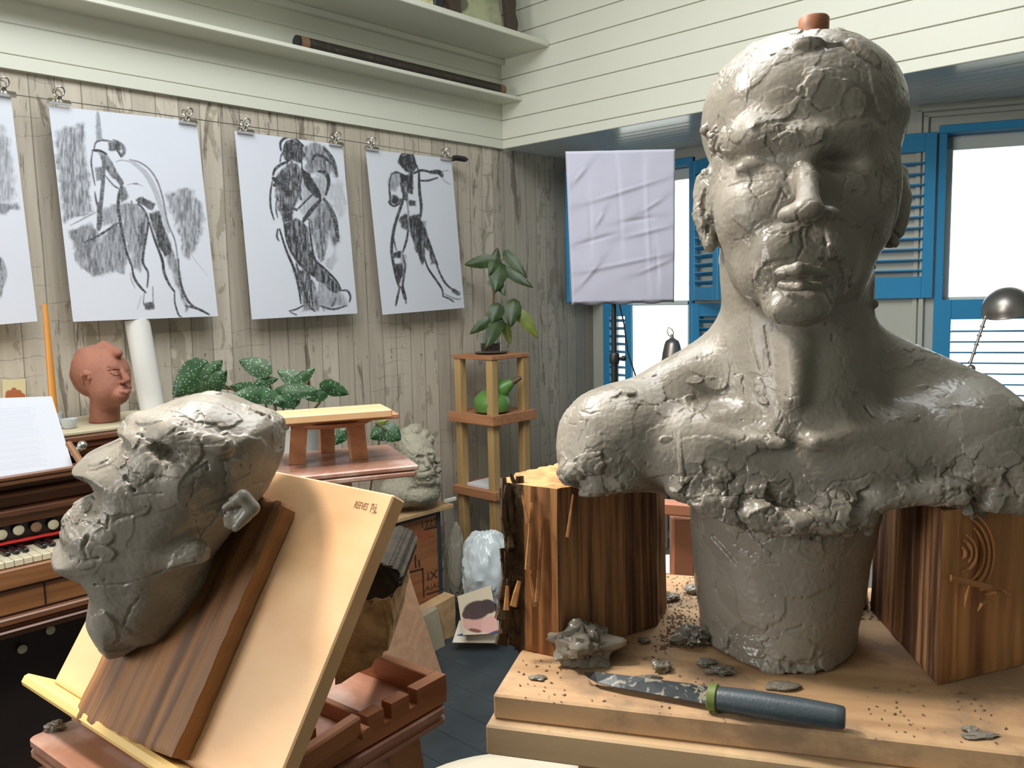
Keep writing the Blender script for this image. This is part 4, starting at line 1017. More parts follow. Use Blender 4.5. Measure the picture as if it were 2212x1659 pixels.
for a in (0.0015 - 0.016, ):
    m = MB(); q0 = fb(a, 0.015, ZF + 0.018); q1 = fb(a, 0.118, ZF + 0.028); m.box(q0 - U * 0.004, q1 - q0, -ex * 0.013, U * 0.019, 0.002); m.lathe(fb(a - 0.004, 0.121, ZF + 0.025), [(0.0065, 0), (0.0065, 0.024)], 14, -ex); obj('prop_arm', m, M_frame, es, smooth=35)
# writing and small emblem burnt into the board
M_burn = plain('burnt_mark', srgb(128, 84, 44), 0.7, 0.1)
def text(body, org, ux, uy, size, mat, name, parent=None, thick=0.0002, italic=0.0, width=1.0):
    cu = bpy.data.curves.new(name, 'FONT'); cu.body = body; cu.size = 1.0; cu.shear = italic; cu.extrude = 0
    o = bpy.data.objects.new(name, cu); coll.objects.link(o); bpy.context.view_layer.update()
    me = bpy.data.meshes.new_from_object(o.evaluated_get(bpy.context.evaluated_depsgraph_get())); bpy.data.objects.remove(o); bpy.data.curves.remove(cu)
    n = len(me.vertices); co = np.zeros(n * 3); me.vertices.foreach_get('co', co); co = co.reshape(-1, 3)
    nn = np.cross(ux, uy); W = org + co[:, :1] * ux * size * width + co[:, 1:2] * uy * size + nn * thick
    me.vertices.foreach_set('co', W.ravel()); me.update(); return link(name, me, mat, parent)
tu = RA_; tv = -RB_; nn_ = np.cross(tu, tv)
if nn_.dot(RN) < 0: raise Exception('text flipped')
tx = text('REEVES', onboard(763, 1096), tu, tv, 0.0092, M_burn, 'lettering', es, 0.0003, 0.12, 0.60)
em = MB()
def stroke(mb, pts, w, P0, nrm):
    for a, b_ in zip(pts[:-1], pts[1:]):
        a, b_ = P0(*a), P0(*b_); d = _n(b_ - a); s_ = np.cross(d, nrm) * w
        mb.add([a - s_ - d * w * .5, a + s_ - d * w * .5, b_ + s_ + d * w * .5, b_ - s_ + d * w * .5], [(0, 1, 2, 3)])
ob = lambda x, y: onboard(x, y, 0.0003)
for pts in ([(799, 1106), (803, 1094), (806, 1090), (808, 1096), (803, 1099)], [(806, 1099), (809, 1107), (803, 1108)], [(808, 1097), (813, 1094), (811, 1100), (808, 1104), (813, 1106), (809, 1109)], [(802, 1089), (808, 1090), (805, 1087)], [(811, 1089), (814, 1090)]):
    stroke(em, pts, 0.0003, ob, RN)
obj('emblem', em, M_burn, es)

# stool top under the easel
sf = thing('stool', 'stool with a scuffed pinkish top under the table easel, grey clay crumb on its corner', 'stool', tuple(f0 - U * 1.1))
ZS = ZF - 0.003
sx = ex; sy = ey; g0 = f0 - ex * 0.333 - ey * 0.048; g0[2] = ZS
pl = []
Wd, Dp, rr = 0.294, 0.292, 0.010
for cx_, cy_, a0 in ((rr, rr, 180), (Wd - rr, rr, 270), (Wd - rr, Dp - rr, 0), (rr, Dp - rr, 90)):
    for k in range(7): a = math.radians(a0 + 15 * k); pl.append((cx_ + rr * math.cos(a), cy_ + rr * math.sin(a)))
go = g0
m = MB()
for z0, z1, ins in ((-0.006, 0, 0.0), (-0.012, -0.006, 0.003), (-0.016, -0.012, 0.0)):
    pp = [go + sx * (ins + x * (1 - 2 * ins / Wd)) + sy * (ins + y * (1 - 2 * ins / Dp)) + U * z0 for x, y in pl]; m.prism(pp, U * (z1 - z0))
obj('stool_top', m, M_pinkwood, sf, smooth=30)
for i, j in ((0.06, 0.05), (0.245, 0.05), (0.06, 0.25), (0.245, 0.25)):
    m = MB(); q = go + sx * i + sy * j; fx = (0.15 - i) * -0.9; fy = (0.15 - j) * -0.9
    m.hexa([q + sx * (a + fx * zz) + sy * (b + fy * zz) + U * z for z, zz in ((-ZS + 0.001, 1), (-0.0162, 0)) for a, b in ((-.022, -.022), (.022, -.022), (.022, .022), (-.022, .022))]); obj('leg', m, M_orangewood, sf)
m = MB(); m.box(go + sx * 0.045 + sy * 0.262 - U * 0.20, sx * 0.215, sy * 0.018, U * 0.05, .002); obj('stretcher', m, M_orangewood, sf)
lump('small torn grey clay crumb on the front corner of the pinkish stool top', 120, 1576, 17, 11, 31, zb=ZS, h=15, spiky=0.5)

# rough plank lying on the board
pk = thing('plank', 'rough brown oak plank lying on the tilted easel board under the reclining clay head', 'plank', tuple(RO + RB))
LP = 0.020
tr, br_, bl = onboard(608, 1092, LP), onboard(368, 1636, LP), onboard(150, 1553, LP)
dv = _n(tr - br_); wd = np.linalg.norm(np.cross(bl - br_, dv)); sv = _n(np.cross(RN, dv)); sv = sv if sv.dot(bl - br_) > 0 else -sv
LL = np.linalg.norm(tr - br_); m = MB(); N_ = 60; K_ = 26; rs = np.random.RandomState(2)
V = []; Lc = []
for i in range(N_ + 1):
    for j in range(K_ + 1):
        t = i / N_; u = j / K_; edge = 0.0006 * vnoise(np.array([[t * 30, 0, 3 + (j > 12)]]), 1, 4)[0]
        s_ = -edge if j == 0 else (wd + edge if j == K_ else wd * u)
        sk = (bl - br_).dot(dv) * u * (1 - t)
        p = br_ + dv * (sk + LL * t + (0.004 * math.sin(u * 9) + 0.003 * math.sin(u * 31)) * t) + sv * s_ + RN * 0.0012 * vnoise(np.array([[t * 5, u * 26, 1]]), 1, 8)[0]
        if j in (0, K_) or i in (0, N_): p = p - RN * 0.002
        V.append(p); Lc.append((t * LL, u * wd, 0.3))
Fs = [(i * (K_ + 1) + j, (i + 1) * (K_ + 1) + j, (i + 1) * (K_ + 1) + j + 1, i * (K_ + 1) + j + 1) for i in range(N_) for j in range(K_)]
rim = [j for j in range(K_ + 1)] + [i * (K_ + 1) + K_ for i in range(1, N_ + 1)] + [N_ * (K_ + 1) + j for j in range(K_ - 1, -1, -1)] + [i * (K_ + 1) for i in range(N_ - 1, 0, -1)]
nb_ = len(V); V += [V[k] - RN * (LP - 0.003) for k in rim]; Lc += [(Lc[k][0], Lc[k][1], 0.28) for k in rim]; R_ = len(rim)
Fs += [(rim[k], rim[(k + 1) % R_], nb_ + (k + 1) % R_, nb_ + k) for k in range(R_)] + [tuple(nb_ + k for k in range(R_))]
m.add(V, Fs, Lc); obj('plank_body', m, M_plank, pk, smooth=35)

# log chunk used as a weight behind the board
wk = thing('wood_block', 'chunky weathered log offcut with dark bark resting behind the tilted easel board', 'block', tuple(fb(.12, .1, ZF)))
dk_ = 0.80
def irregular(mb, pts, depth_vec, seed, amp=0.002):
    n = len(pts); pts = [np.asarray(p, float) for p in pts]; rs = random.Random(seed); P1_ = []
    for i in range(n):
        for k in range(5):
            q = pts[i] + (pts[(i + 1) % n] - pts[i]) * k / 5; P1_.append(q + np.array([rs.uniform(-amp, amp) for _ in range(3)]))
    mb.prism(P1_, depth_vec)
fv = -(CM @ np.array([0, 0, 1.0])); fv[2] = 0; fv = _n(fv)
M_block = M_greywood
m = MB(); irregular(m, [P(x, y, dk_) for x, y in ((775, 1300), (790, 1217), (812, 1216), (848, 1222), (867, 1240), (862, 1270), (846, 1291), (800, 1300))], fv * .13, 5); obj('bark', m, plain('dark_bark', srgb(48, 42, 32), 0.95, 0.5, nscale=50, bumps=1.0), wk)
m = MB(); irregular(m, [P(x, y, dk_) for x, y in ((720, 1480), (760, 1300), (845, 1291), (846, 1350), (841, 1405), (800, 1440))], fv * .13, 6); obj('heartwood', m, M_block, wk)

# reclining head
def poly_sd(x, z, poly):
    d = np.full(x.shape, 1e9); inside = np.zeros(x.shape, bool); n = len(poly)
    for i in range(n):
        ax_, az = poly[i]; bx, bz_ = poly[(i + 1) % n]; ex_, ez = bx - ax_, bz_ - az
        t = np.clip(((x - ax_) * ex_ + (z - az) * ez) / (ex_ * ex_ + ez * ez + 1e-12), 0, 1)
        d = np.minimum(d, (x - ax_ - ex_ * t) ** 2 + (z - az - ez * t) ** 2)
        c = ((az > z) != (bz_ > z)) & (x < (bx - ax_) * (z - az) / (bz_ - az + 1e-12) + ax_); inside ^= c
    d = np.sqrt(d); return np.where(inside, d, -d)
def build_head():
    D = 0.775; org = P(380, 1140, D)
    s = Sculpt(org, (-0.125, -0.10, -0.150), (0.125, 0.10, 0.145), 0.0019)
    prof = [(618, 930), (616, 905), (595, 886), (545, 868), (500, 848), (468, 843), (432, 847), (392, 859), (345, 877), (308, 892), (290, 908), (284, 925), (300, 938), (290, 948), (268, 956), (232, 967), (200, 980), (186, 994), (188, 1012), (204, 1028),
            (230, 1037), (236, 1050), (204, 1062), (174, 1082), (161, 1098), (166, 1112), (152, 1118), (160, 1134), (163, 1148), (146, 1160), (136, 1182), (138, 1208), (150, 1228), (172, 1240), (196, 1250), (204, 1275), (196, 1305), (188, 1338), (196, 1370), (208, 1395), (232, 1430),
            (262, 1424), (300, 1402), (340, 1392), (372, 1366), (405, 1325), (440, 1262), (452, 1210), (500, 1150), (545, 1100), (575, 1062), (600, 1012), (614, 975)]
    pl = [(s.L(x, y, D)[0], s.L(x, y, D)[2]) for x, y in prof]
    X, Z_ = np.meshgrid(s.ax[0], s.ax[2], indexing='ij'); sd = poly_sd(X, Z_, pl)
    px = X / D * F + 380; py = 1140 - Z_ / D * F
    m_ = D / F; Rr = 100 * m_; Tm = 150 * m_
    # thinner towards the neck and the nose
    tn = np.clip((py - 1180) / 220, 0, 1); Tm = Tm * (1 - 0.42 * tn)
    Rr = (Rr + 34 * m_ * np.clip((px - 330) / 150, 0, 1)) * (1 - 0.2 * tn)
    y = s.ax[1][None, :, None]; q = (Rr - np.minimum(sd, Rr))[:, None, :]
    s.F[:] = (np.sqrt(q * q + (y * (Rr / Tm)[:, None, :]) ** 2) - Rr[:, None, :]).astype('f')
    E, K = s.E, s.K; n = D
    # brow, temple, cheekbone, jaw on the near side
    K((300, 916, .750, 26), (385, 938, .708, 26), 14); K((385, 938, .708, 26), (480, 962, .700, 22), 24)
    K((290, 955, .768, 22), (214, 992, .768, 22), 16); E(208, 998, .765, 24, 20, 28, 10)
    E(352, 980, .700, 48, 18, 46, 8, rot=18, sub=True); E(420, 996, .688, 52, 14, 30, 10, rot=16, sub=True); E(348, 990, .722, 34, 15, 22, 8, rot=14)
    K((400, 1040, .712, 28), (470, 1010, .716, 24), 40)
    E(254, 1018, .738, 26, 20, 26, 10, rot=20); E(225, 1012, .748, 22, 16, 24, 10)
    E(246, 1044, .735, 34, 11, 44, 8, rot=16, sub=True)
    K((275, 1045, .728, 12), (230, 1130, .742, 10), 22)
    K((168, 1098, .772, 10), (205, 1118, .748, 9), 8); K((166, 1140, .772, 9), (205, 1148, .750, 8), 8)
    s.line([(160, 1122), (190, 1130), (222, 1136)], 4, .8, 2)
    E(175, 1195, .752, 44, 36, 34, 26)
    K((250, 1245, .735, 20), (430, 1195, .722, 24), 30)
    s.line([(205, 1262), (260, 1262), (330, 1240), (420, 1215), (455, 1205)], 3.4, .75, 3)
    s.line([(300, 1290), (275, 1330), (252, 1390)], 3.4, .7, 3)
    # ear
    E(516, 1106, .716, 44, 30, 22, 8, rot=-48); K((486, 1096, .706, 10), (524, 1072, .704, 13), 8); K((524, 1072, .704, 13), (546, 1098, .706, 14), 6); K((546, 1098, .706, 14), (508, 1140, .706, 10), 6)
    E(498, 1124, .694, 22, 10, 26, 5, rot=-46, sub=True)
    for a in ((440, 1178, 48, 20, 9, -38), (395, 1085, 70, 60, 4, 0), (500, 990, 80, 46, 5, 10), (430, 885, 90, 34, 5, 8), (330, 905, 44, 16, 7, 14), (296, 945, 10, 26, 8, 8), (420, 945, 40, 14, 7, 10), (462, 948, 26, 12, 7, -8),
              (312, 1020, 34, 16, 6, -40), (280, 1075, 34, 34, 5, 10), (300, 1085, 26, 30, 6, 10), (240, 1085, 26, 28, 6, 0), (180, 1100, 22, 18, 7, 20), (172, 1120, 16, 12, 7, 0), (195, 1128, 26, 10, 7, 8), (208, 1150, 26, 16, 6, 0),
              (225, 1160, 20, 18, 6, 0), (165, 1185, 18, 20, 6, 0), (200, 1190, 22, 18, 6, 0), (180, 1215, 26, 14, 6, 0), (225, 1195, 26, 18, 6, 0), (380, 1010, 60, 22, 5, 10), (260, 1000, 26, 16, 7, 10), (215, 995, 24, 14, 6, 0),
              (350, 1320, 60, 50, 5, -40), (230, 1360, 22, 44, 5, 10), (600, 925, 20, 36, 6, 20), (545, 885, 26, 8, 8, 22), (350, 870, 30, 7, 8, -14), (455, 850, 22, 8, 9, 0)):
        s.slab(*a, k=2.6)
    for pts, r in (([(340, 968), (370, 975), (405, 985), (430, 992)], 3.5), ([(350, 1000), (345, 990), (338, 985)], 4), ([(418, 1020), (432, 1012), (445, 1000), (450, 1015)], 3.5), ([(425, 1025), (415, 1055), (402, 1090)], 3), ([(288, 1070), (330, 1064), (352, 1066)], 3),
                   ([(405, 915), (370, 935), (345, 950)], 3), ([(300, 940), (330, 955), (345, 970)], 4), ([(450, 1050), (500, 1040), (540, 1020)], 2.4), ([(458, 1085), (500, 1070), (545, 1048), (575, 1040)], 4), ([(190, 1060), (200, 1070), (225, 1100)], 3), ([(205, 1105), (250, 1125), (290, 1110)], 4),
                   ([(190, 1160), (182, 1180), (186, 1200)], 5), ([(150, 1205), (180, 1210), (215, 1205)], 4), ([(270, 1030), (285, 1045), (290, 1058)], 5), ([(565, 896), (585, 905)], 4), ([(235, 1110), (232, 1140)], 4), ([(250, 1380), (243, 1400)], 2.4), ([(345, 1378), (360, 1372)], 2.4)):
        s.line(pts, r, .75, 1.5)
    rough = [(200, 1110, .75, 60, .75), (190, 1190, .75, 60, .8), (240, 1080, .74, 50, .4), (330, 1000, .73, 60, .6), (280, 950, .75, 50, .6), (250, 1030, .74, 40, .7), (430, 960, .72, 60, .6), (480, 1120, .72, 50, .5), (600, 930, .76, 40, .5), (450, 1190, .72, 40, .4), (240, 1390, .76, 50, .3)]
    t = thing('reclining_clay_head', 'unfinished grey clay head lying back in profile on the rough plank, nose pointing left', 'sculpture', tuple(P(300, 1400, .79)))
    finish(s, 'figure', M_clay, 41, rough, t, big=1.0, f1=20, base=0.02)
build_head()
_c = onx(980, 1089, -2.765); CX0, CX1, CY0, CY1, CZ = -3.06, -2.80, float(_c[1]) - .05 - .60, float(_c[1]) - .05, float(_c[2]) - .018
# ---------------------------------------------------------------- banker of a second stand in the middle distance
M_terr = plain('terracotta_paint_wood', srgb(170, 112, 84), 0.5, 0.08, nscale=20)
zt = 1.17; q = onz(905, 1004, zt); q2 = onz(597, 1034, zt); tx_ = _n(q2 - q); ty_ = np.array([tx_[1], -tx_[0], 0.0]); ty_ = ty_ if ty_.dot(fv) > 0 else -ty_
W_ = np.linalg.norm(q2 - q)
t = thing('small_stand', 'pinkish board on a wooden post, standing between the reclining head and the plant stand', 'stand', tuple(q + tx_ * .15 + ty_ * .15 - U * zt))
m = MB(); m.box(q - U * 0.012, tx_ * W_, ty_ * 0.30, U * 0.012, 0.003); m.box(q - U * 0.026 + tx_ * .006, tx_ * (W_ - .012), ty_ * 0.30, U * 0.0125, 0.003); obj('top_board', m, M_pinkwood, t)
cq = q + tx_ * W_ * 0.52 + ty_ * 0.14
m = MB(); m.box(cq - tx_ * .03 - ty_ * .03 - U * (zt - .03), U * (zt - .056), tx_ * .06, ty_ * .06, 0.002); obj('post', m, M_orangewood, t)
for a in (0, 1, 2, 3):
    d_ = [tx_, -tx_, ty_, -ty_][a]; m = MB(); m.box(cq + d_ * .03 - np.cross(U, d_) * .02 - U * zt, d_ * .2, np.cross(U, d_) * .04, U * .05, .003); obj('foot', m, M_orangewood, t)
t = thing('bench_banker', 'low three-legged wooden modelling banker standing on the pinkish board', 'stand', tuple(cq))
for (x, y, w1) in ((642, 1000, 1), (775, 990, 1), (706, 975, .9)):
    b0 = onz(x, y, zt + .0006); t0 = b0 + (cq - b0) * 0.10 + U * 0.086; w = 0.019 * w1; m = MB()
    r1_ = _n(np.array([b0[0] - cq[0], b0[1] - cq[1], 0])); r2_ = np.cross(U, r1_)
    m.hexa([p + (r1_ * a * w + r2_ * b * w) for p in (b0, t0) for a, b in ((-1, -1), (1, -1), (1, 1), (-1, 1))]); obj('leg', m, M_orangewood, t)
zz = zt + 0.0866
dc = onz(712, 905, zz + .01)
m = MB(); m.lathe((dc[0], dc[1], zz), [(0.092, 0), (0.104, .006), (0.104, .011)], 40); obj('turntable_disc', m, M_orangewood, t, smooth=35)
pr = onz(862, 893, zz + .024); 
m = MB(); m.box(pr - U * .012, tx_ * 0.30, ty_ * 0.17, U * .012, .002); obj('plate', m, M_orangewood, t)
pr = onz(847, 884, zz + .042); m = MB(); m.box(pr - U * .0175, tx_ * 0.255, ty_ * 0.115, U * .0172, .002); obj('slab', m, M_beech, t)

# ---------------------------------------------------------------- three-tier plant stand
M_post = wood('pale_post_wood', srgb(196, 164, 112), srgb(164, 130, 84), 0.6, 60, 5, 0.06)
X0, X1, Y0, Y1 = -3.047, -2.772, 2.816, 3.091
ps = thing('plant_stand', 'tall pale wooden plant stand with three tiers in the room corner', 'plant stand', ((X0 + X1) / 2, (Y0 + Y1) / 2, 0))
m = MB(); m.abox(X0, X1, Y0, Y1, 1.243, 1.262, .002); obj('top', m, M_orangewood, ps)
for (a, b) in ((0, 0), (1, 0), (0, 1), (1, 1)):
    x = X0 + .006 if not a else X1 - .048; y = Y0 + .006 if not b else Y1 - .048
    m = MB(); m.abox(x, x + .042, y, y + .042, 0.0, 1.2425, .002, 'z'); obj('leg', m, M_post, ps)
for (z0, z1, o_) in ((0.9285, 0.978, .020), (0.562, 0.604, .013)):
    m = MB(); k = .02
    for (a0, a1, b0, b1) in ((X0 - o_, X1 + o_, Y0 - o_, Y0 - o_ + k), (X0 - o_, X1 + o_, Y1 + o_ - k, Y1 + o_), (X0 - o_, X0 - o_ + k, Y0 - o_ + k, Y1 + o_ - k), (X1 + o_ - k, X1 + o_, Y0 - o_ + k, Y1 + o_ - k)): m.abox(a0, a1, b0, b1, z0, z1, .002)
    m.abox(X0 + .002, X1 - .002, Y0 + .002, Y1 - .002, z1 - .016, z1 - .004, .001); obj('shelf', m, M_orangewood, ps)
M_paperw = plain('white_paper', srgb(222, 224, 228), 0.7, 0.02)
m = MB(); m.abox(X0 + .05, X1 - .05, Y0 + .03, Y1 - .06, .6005, .615, .001); tag(obj('paper_stack', m, M_paperw), 'small stack of white papers on the lowest tier of the plant stand', 'papers')
# green watering bottle
M_greenp = plain('green_plastic', srgb(96, 140, 70), 0.35, 0.06, nscale=8); dg = 4.10
gb = thing('watering_bottle', 'squat green plastic bottle with a tapering brown-tipped spout on the middle tier', 'bottle', (P(1062, 876, dg)[0], P(1062, 876, dg)[1], .9745))
m = MB(); c = P(1062, 850, dg); c[2] = .975; kk = dg / F
m.lathe(c, [(26 * kk, 0), (36 * kk, 5 * kk), (41 * kk, 20 * kk), (38 * kk, 34 * kk), (26 * kk, 46 * kk), (10 * kk, 52 * kk), (0.001, 53 * kk)], 32)
obj('body', m, M_greenp, gb, smooth=True)
m = MB(); m.tube([P(1072, 848, dg), P(1090, 836, dg - .02), P(1108, 825, dg - .03)], [25 * kk, 17 * kk, 7 * kk], 16); obj('spout', m, M_greenp, gb, smooth=True)
m = MB(); m.tube([P(1107, 825.5, dg - .03), P(1126, 815, dg - .04)], [7.2 * kk, 4 * kk], 12); so = obj('spout_tip', m, plain('brown_plastic', srgb(96, 78, 58), 0.5), gb, smooth=35); so['label'] = 'brown spout tip'

# ---------------------------------------------------------------- plants
def m_leaf(name, c1, c2, dots=False):
    m, nt, b = new_mat(name); v = vec(nt, 'loc'); f = noise(nt, vec(nt, 'obj'), 25, 4)
    c = ramp(nt, f, [(0.3, c1), (0.7, c2)])
    if dots:
        vo = nd(nt, 'ShaderNodeTexVoronoi', feature='F1'); vo.inputs['Scale'].default_value = 115; nt.links.new(vec(nt, 'obj'), vo.inputs['Vector'])
        d = ramp(nt, vo.outputs['Distance'], [(0.20, 1.0), (0.30, 0.0)]); c = mix(nt, math_(nt, 'MULTIPLY', d, 0.75), c, srgb(170, 190, 165))
    nt.links.new(c, b.inputs['Base Color']); b.inputs['Roughness'].default_value = 0.42; return m
M_bego = m_leaf('speckled_leaf', srgb(36, 66, 42), srgb(62, 98, 58), True); M_vine = m_leaf('dark_leaf', srgb(38, 56, 30), srgb(66, 86, 46)); M_red = plain('red_leaf_underside', srgb(110, 40, 32), 0.5)
M_yel = m_leaf('yellow_green_leaf', srgb(92, 108, 40), srgb(120, 132, 56)); M_stem = plain('stem', srgb(84, 78, 46), 0.6, 0.2)
def leaf(parent, bx, by, tx, ty, wpx, d, mat, curl=0.25, d2=None, name='leaf', heart=0.25):
    """leaf from base pixel to tip pixel at depth d; real curved blade"""
    a, b = P(bx, by, d), P(tx, ty, d if d2 is None else d2); L_ = np.linalg.norm(b - a); u = _n(b - a); w = _n(np.cross(u, ray((bx + tx) / 2, (by + ty) / 2))); nrm = np.cross(w, u); nrm = nrm if nrm.dot(C0 - a) > 0 else -nrm
    nu, nv = 12, 8; V = []; W_ = wpx * d / F / 2
    for i in range(nu + 1):
        t = i / nu; prof = (math.sin(math.pi * min(1, t ** 0.62 * 1.0)) ** 0.8) if t < 1 else 0.0
        for j in range(nv + 1):
            s_ = (j / nv) * 2 - 1
            back = -heart * L_ * 0.35 * abs(s_) * (1 - t) ** 2
            V.append(a + u * (L_ * t + back) + w * (W_ * prof * s_ * (1 + .05 * math.sin(t * 30))) - nrm * (curl * W_ * (s_ * s_) * 0.9 + curl * L_ * (t - .4) ** 2 * 0.5) + nrm * 0.0006 * math.cos(s_ * 20))
    Fs = [(i * (nv + 1) + j, (i + 1) * (nv + 1) + j, (i + 1) * (nv + 1) + j + 1, i * (nv + 1) + j + 1) for i in range(nu) for j in range(nv)]
    m = MB(); m.add(V, Fs); m.add([np.array(p) - nrm * 0.0007 for p in V], [f[::-1] for f in Fs]); return obj(name, m, mat, parent, smooth=60)
dv_ = 4.09
zb_ = 1.262
vc = P(1060, 757, dv_); vc[2] = zb_; vc[0] = -2.909; vc[1] = 2.954
dv_ = float(projv(vc)[2])
sau = tag(obj('saucer', MB().lathe(vc, [(.05, 0.0005), (.078, .004), (.084, .009), (.078, .0075), (.01, .004)], 40), plain('black_saucer', srgb(30, 32, 34), 0.2)), 'black saucer under the glass mug on top of the plant stand', 'saucer')
mg = thing('glass_mug', 'clear glass mug of dark water on the black saucer, with a vine growing in it', 'mug', tuple(vc + U * .008))
m = MB(); m.lathe(vc + U * .0085, [(.050, 0), (.054, .003), (.055, .05), (.054, .098), (.0525, .098), (.053, .05), (.0515, .006), (.001, .005)], 36); obj('cup', m, m_glass('clear_glass', (0.93, 0.95, 0.95)), mg, smooth=40)
m = MB(); m.lathe(vc + U * .0085, [(.001, .006), (.050, .007), (.0515, .02), (.0515, .045), (.001, .0455)], 36); obj('water', m, plain('dark_root_water', srgb(64, 30, 32), 0.15), mg, smooth=40)
hd = _n([FR[0][0], FR[0][1], 0]); m = MB(); m.tube([vc + hd * .053 + U * .09, vc + hd * .085 + U * .088, vc + hd * .094 + U * .06, vc + hd * .08 + U * .03, vc + hd * .053 + U * .026], .0045, 10); obj('handle', m, bpy.data.materials['clear_glass'], mg, smooth=True)
vp = thing('potted_vine', 'dark-leaved climbing cutting rising from the glass mug on the plant stand', 'plant', tuple(vc + U * .02))
m = MB(); m.tube([P(1062, 745, dv_), P(1064, 700, dv_), P(1067, 640, dv_), P(1069, 590, dv_), P(1071, 558, dv_)], [.005, .005, .0055, .005, .003], 8); obj('stem', m, M_stem, vp, smooth=True)
m = MB(); m.tube([P(1058, 745, dv_ + .01), P(1063, 610, dv_ + .01)], .0035, 8); obj('stake', m, M_orangewood, vp, smooth=True)
for a in ((1062, 562, 1002, 572, 30, .02), (1066, 578, 1075, 534, 26, 0), (1094, 548, 1138, 600, 26, -.03), (1093, 583, 1151, 621, 24, -.04), (1078, 572, 1070, 630, 42, -.05), (1070, 560, 1058, 592, 22, -.03), (1077, 612, 1091, 638, 18, -.02), (1057, 690, 1014, 722, 24, 0), (1076, 660, 1062, 700, 36, -.02), (1078, 690, 1050, 752, 34, -.08), (1110, 652, 1103, 706, 36, -.03)):
    leaf(vp, *a[:5], dv_ - .04, M_vine, d2=dv_ - .04 + a[5], heart=0.5)
leaf(vp, 1120, 672, 1163, 731, 28, dv_ - .03, M_yel); leaf(vp, 1090, 700, 1103, 745, 20, dv_ + .02, M_yel)
for pts in (((1070, 580), (1090, 555), (1096, 548)), ((1070, 610), (1085, 590), (1094, 584)), ((1066, 690), (1095, 665), (1112, 652)), ((1112, 655), (1118, 650), (1122, 672)), ((1118, 672), (1118, 660), (1112, 648))):
    m = MB(); m.tube([P(x, y, dv_ - .02) for x, y in pts], .0022, 6); obj('stem', m, M_stem, vp, smooth=True)

db = 2.75
bg_ = thing('begonia', 'spotted-leaf begonia in a pot behind the reclining clay head', 'plant', tuple(P(640, 985, db)))
for a in ((432, 795, 372, 860, 62, 0), (446, 812, 480, 778, 36, 0), (452, 826, 402, 854, 40, .05), (454, 838, 488, 802, 42, -.03), (573, 800, 514, 778, 44, 0), (560, 842, 492, 833, 30, .05), (575, 852, 498, 856, 40, -.05), (560, 828, 602, 818, 24, .03),
          (650, 828, 598, 800, 42, 0), (642, 826, 680, 795, 28, 0), (606, 850, 692, 842, 38, -.04), (560, 852, 612, 866, 36, -.06), (704, 834, 756, 852, 34, .05), (640, 862, 590, 872, 36, -.06), (700, 850, 660, 862, 30, -.03)):
    leaf(bg_, *a[:5], db, M_bego, d2=db + a[5], heart=0.7, curl=.18)
for a in ((655, 835, 664, 812, 24), (552, 850, 566, 838, 14)): leaf(bg_, *a, db + .06, M_red)
for pts in (((600, 930), (595, 880), (575, 800)), ((610, 930), (612, 880), (603, 850)), ((620, 930), (635, 880), (650, 828)), ((590, 930), (570, 860), (540, 845), (455, 835)), ((640, 930), (690, 870), (704, 836)), ((585, 925), (540, 860), (450, 815), (434, 796))):
    m = MB(); m.tube([P(x, y, db + .05) for x, y in pts], .004, 8); obj('stem', m, M_stem, bg_, smooth=True)
m = MB(); c = P(640, 1015, db + .06); m.lathe(c, [(.07, 0), (.09, .14), (.096, .15), (.088, .15), (.08, .12), (.001, .12)], 32); obj('pot', m, plain('white_glaze', srgb(214, 214, 208), 0.25, 0.03), bg_, smooth=35)
tb = thing('side_table', 'dark blue painted side table carrying the begonia pot', 'table', (c[0], c[1], 0))
m = MB(); m.box(c + np.array([-.13, -.13, -.025]), (.26, 0, 0), (0, .26, 0), (0, 0, .0245), .004); obj('table_top', m, plain('dark_blue_paint', srgb(30, 42, 58), 0.45, 0.1), tb)
for i in (-1, 1):
    for j in (-1, 1): m = MB(); m.abox(c[0] + i * .11 - .014, c[0] + i * .11 + .014, c[1] + j * .11 - .014, c[1] + j * .11 + .014, 0, c[2] - .0255, .002); obj('leg', m, bpy.data.materials['dark_blue_paint'], tb)
b2 = thing('begonia', 'two spotted begonia leaves on a stem beside the pale old-man bust', 'plant', tuple(P(830, 990, 3.3)))
for a in ((832, 928, 798, 948, 40), (834, 928, 866, 950, 44)): leaf(b2, *a, 3.3, M_bego, heart=.7)
leaf(b2, 812, 914, 840, 908, 14, 3.3, M_yel); leaf(b2, 745, 930, 722, 962, 30, 3.3, M_bego)
m = MB(); m.tube([P(800, 1060, 3.34), P(808, 1000, 3.32), P(820, 950, 3.31), P(833, 928, 3.3), P(812, 914, 3.3)], .004, 8); m.tube([P(804, 1040, 3.34), P(770, 960, 3.32), P(745, 930, 3.3)], .004, 8); obj('stem', m, M_stem, b2, smooth=True)
m = MB(); c2 = P(800, 1095, 3.4); c2[2] = CZ + .0195; m.lathe(c2, [(.05, 0), (.07, .10), (.072, .11), (.065, .11), (.06, .09), (.001, .09)], 28); obj('pot', m, M_terr, b2, smooth=35)

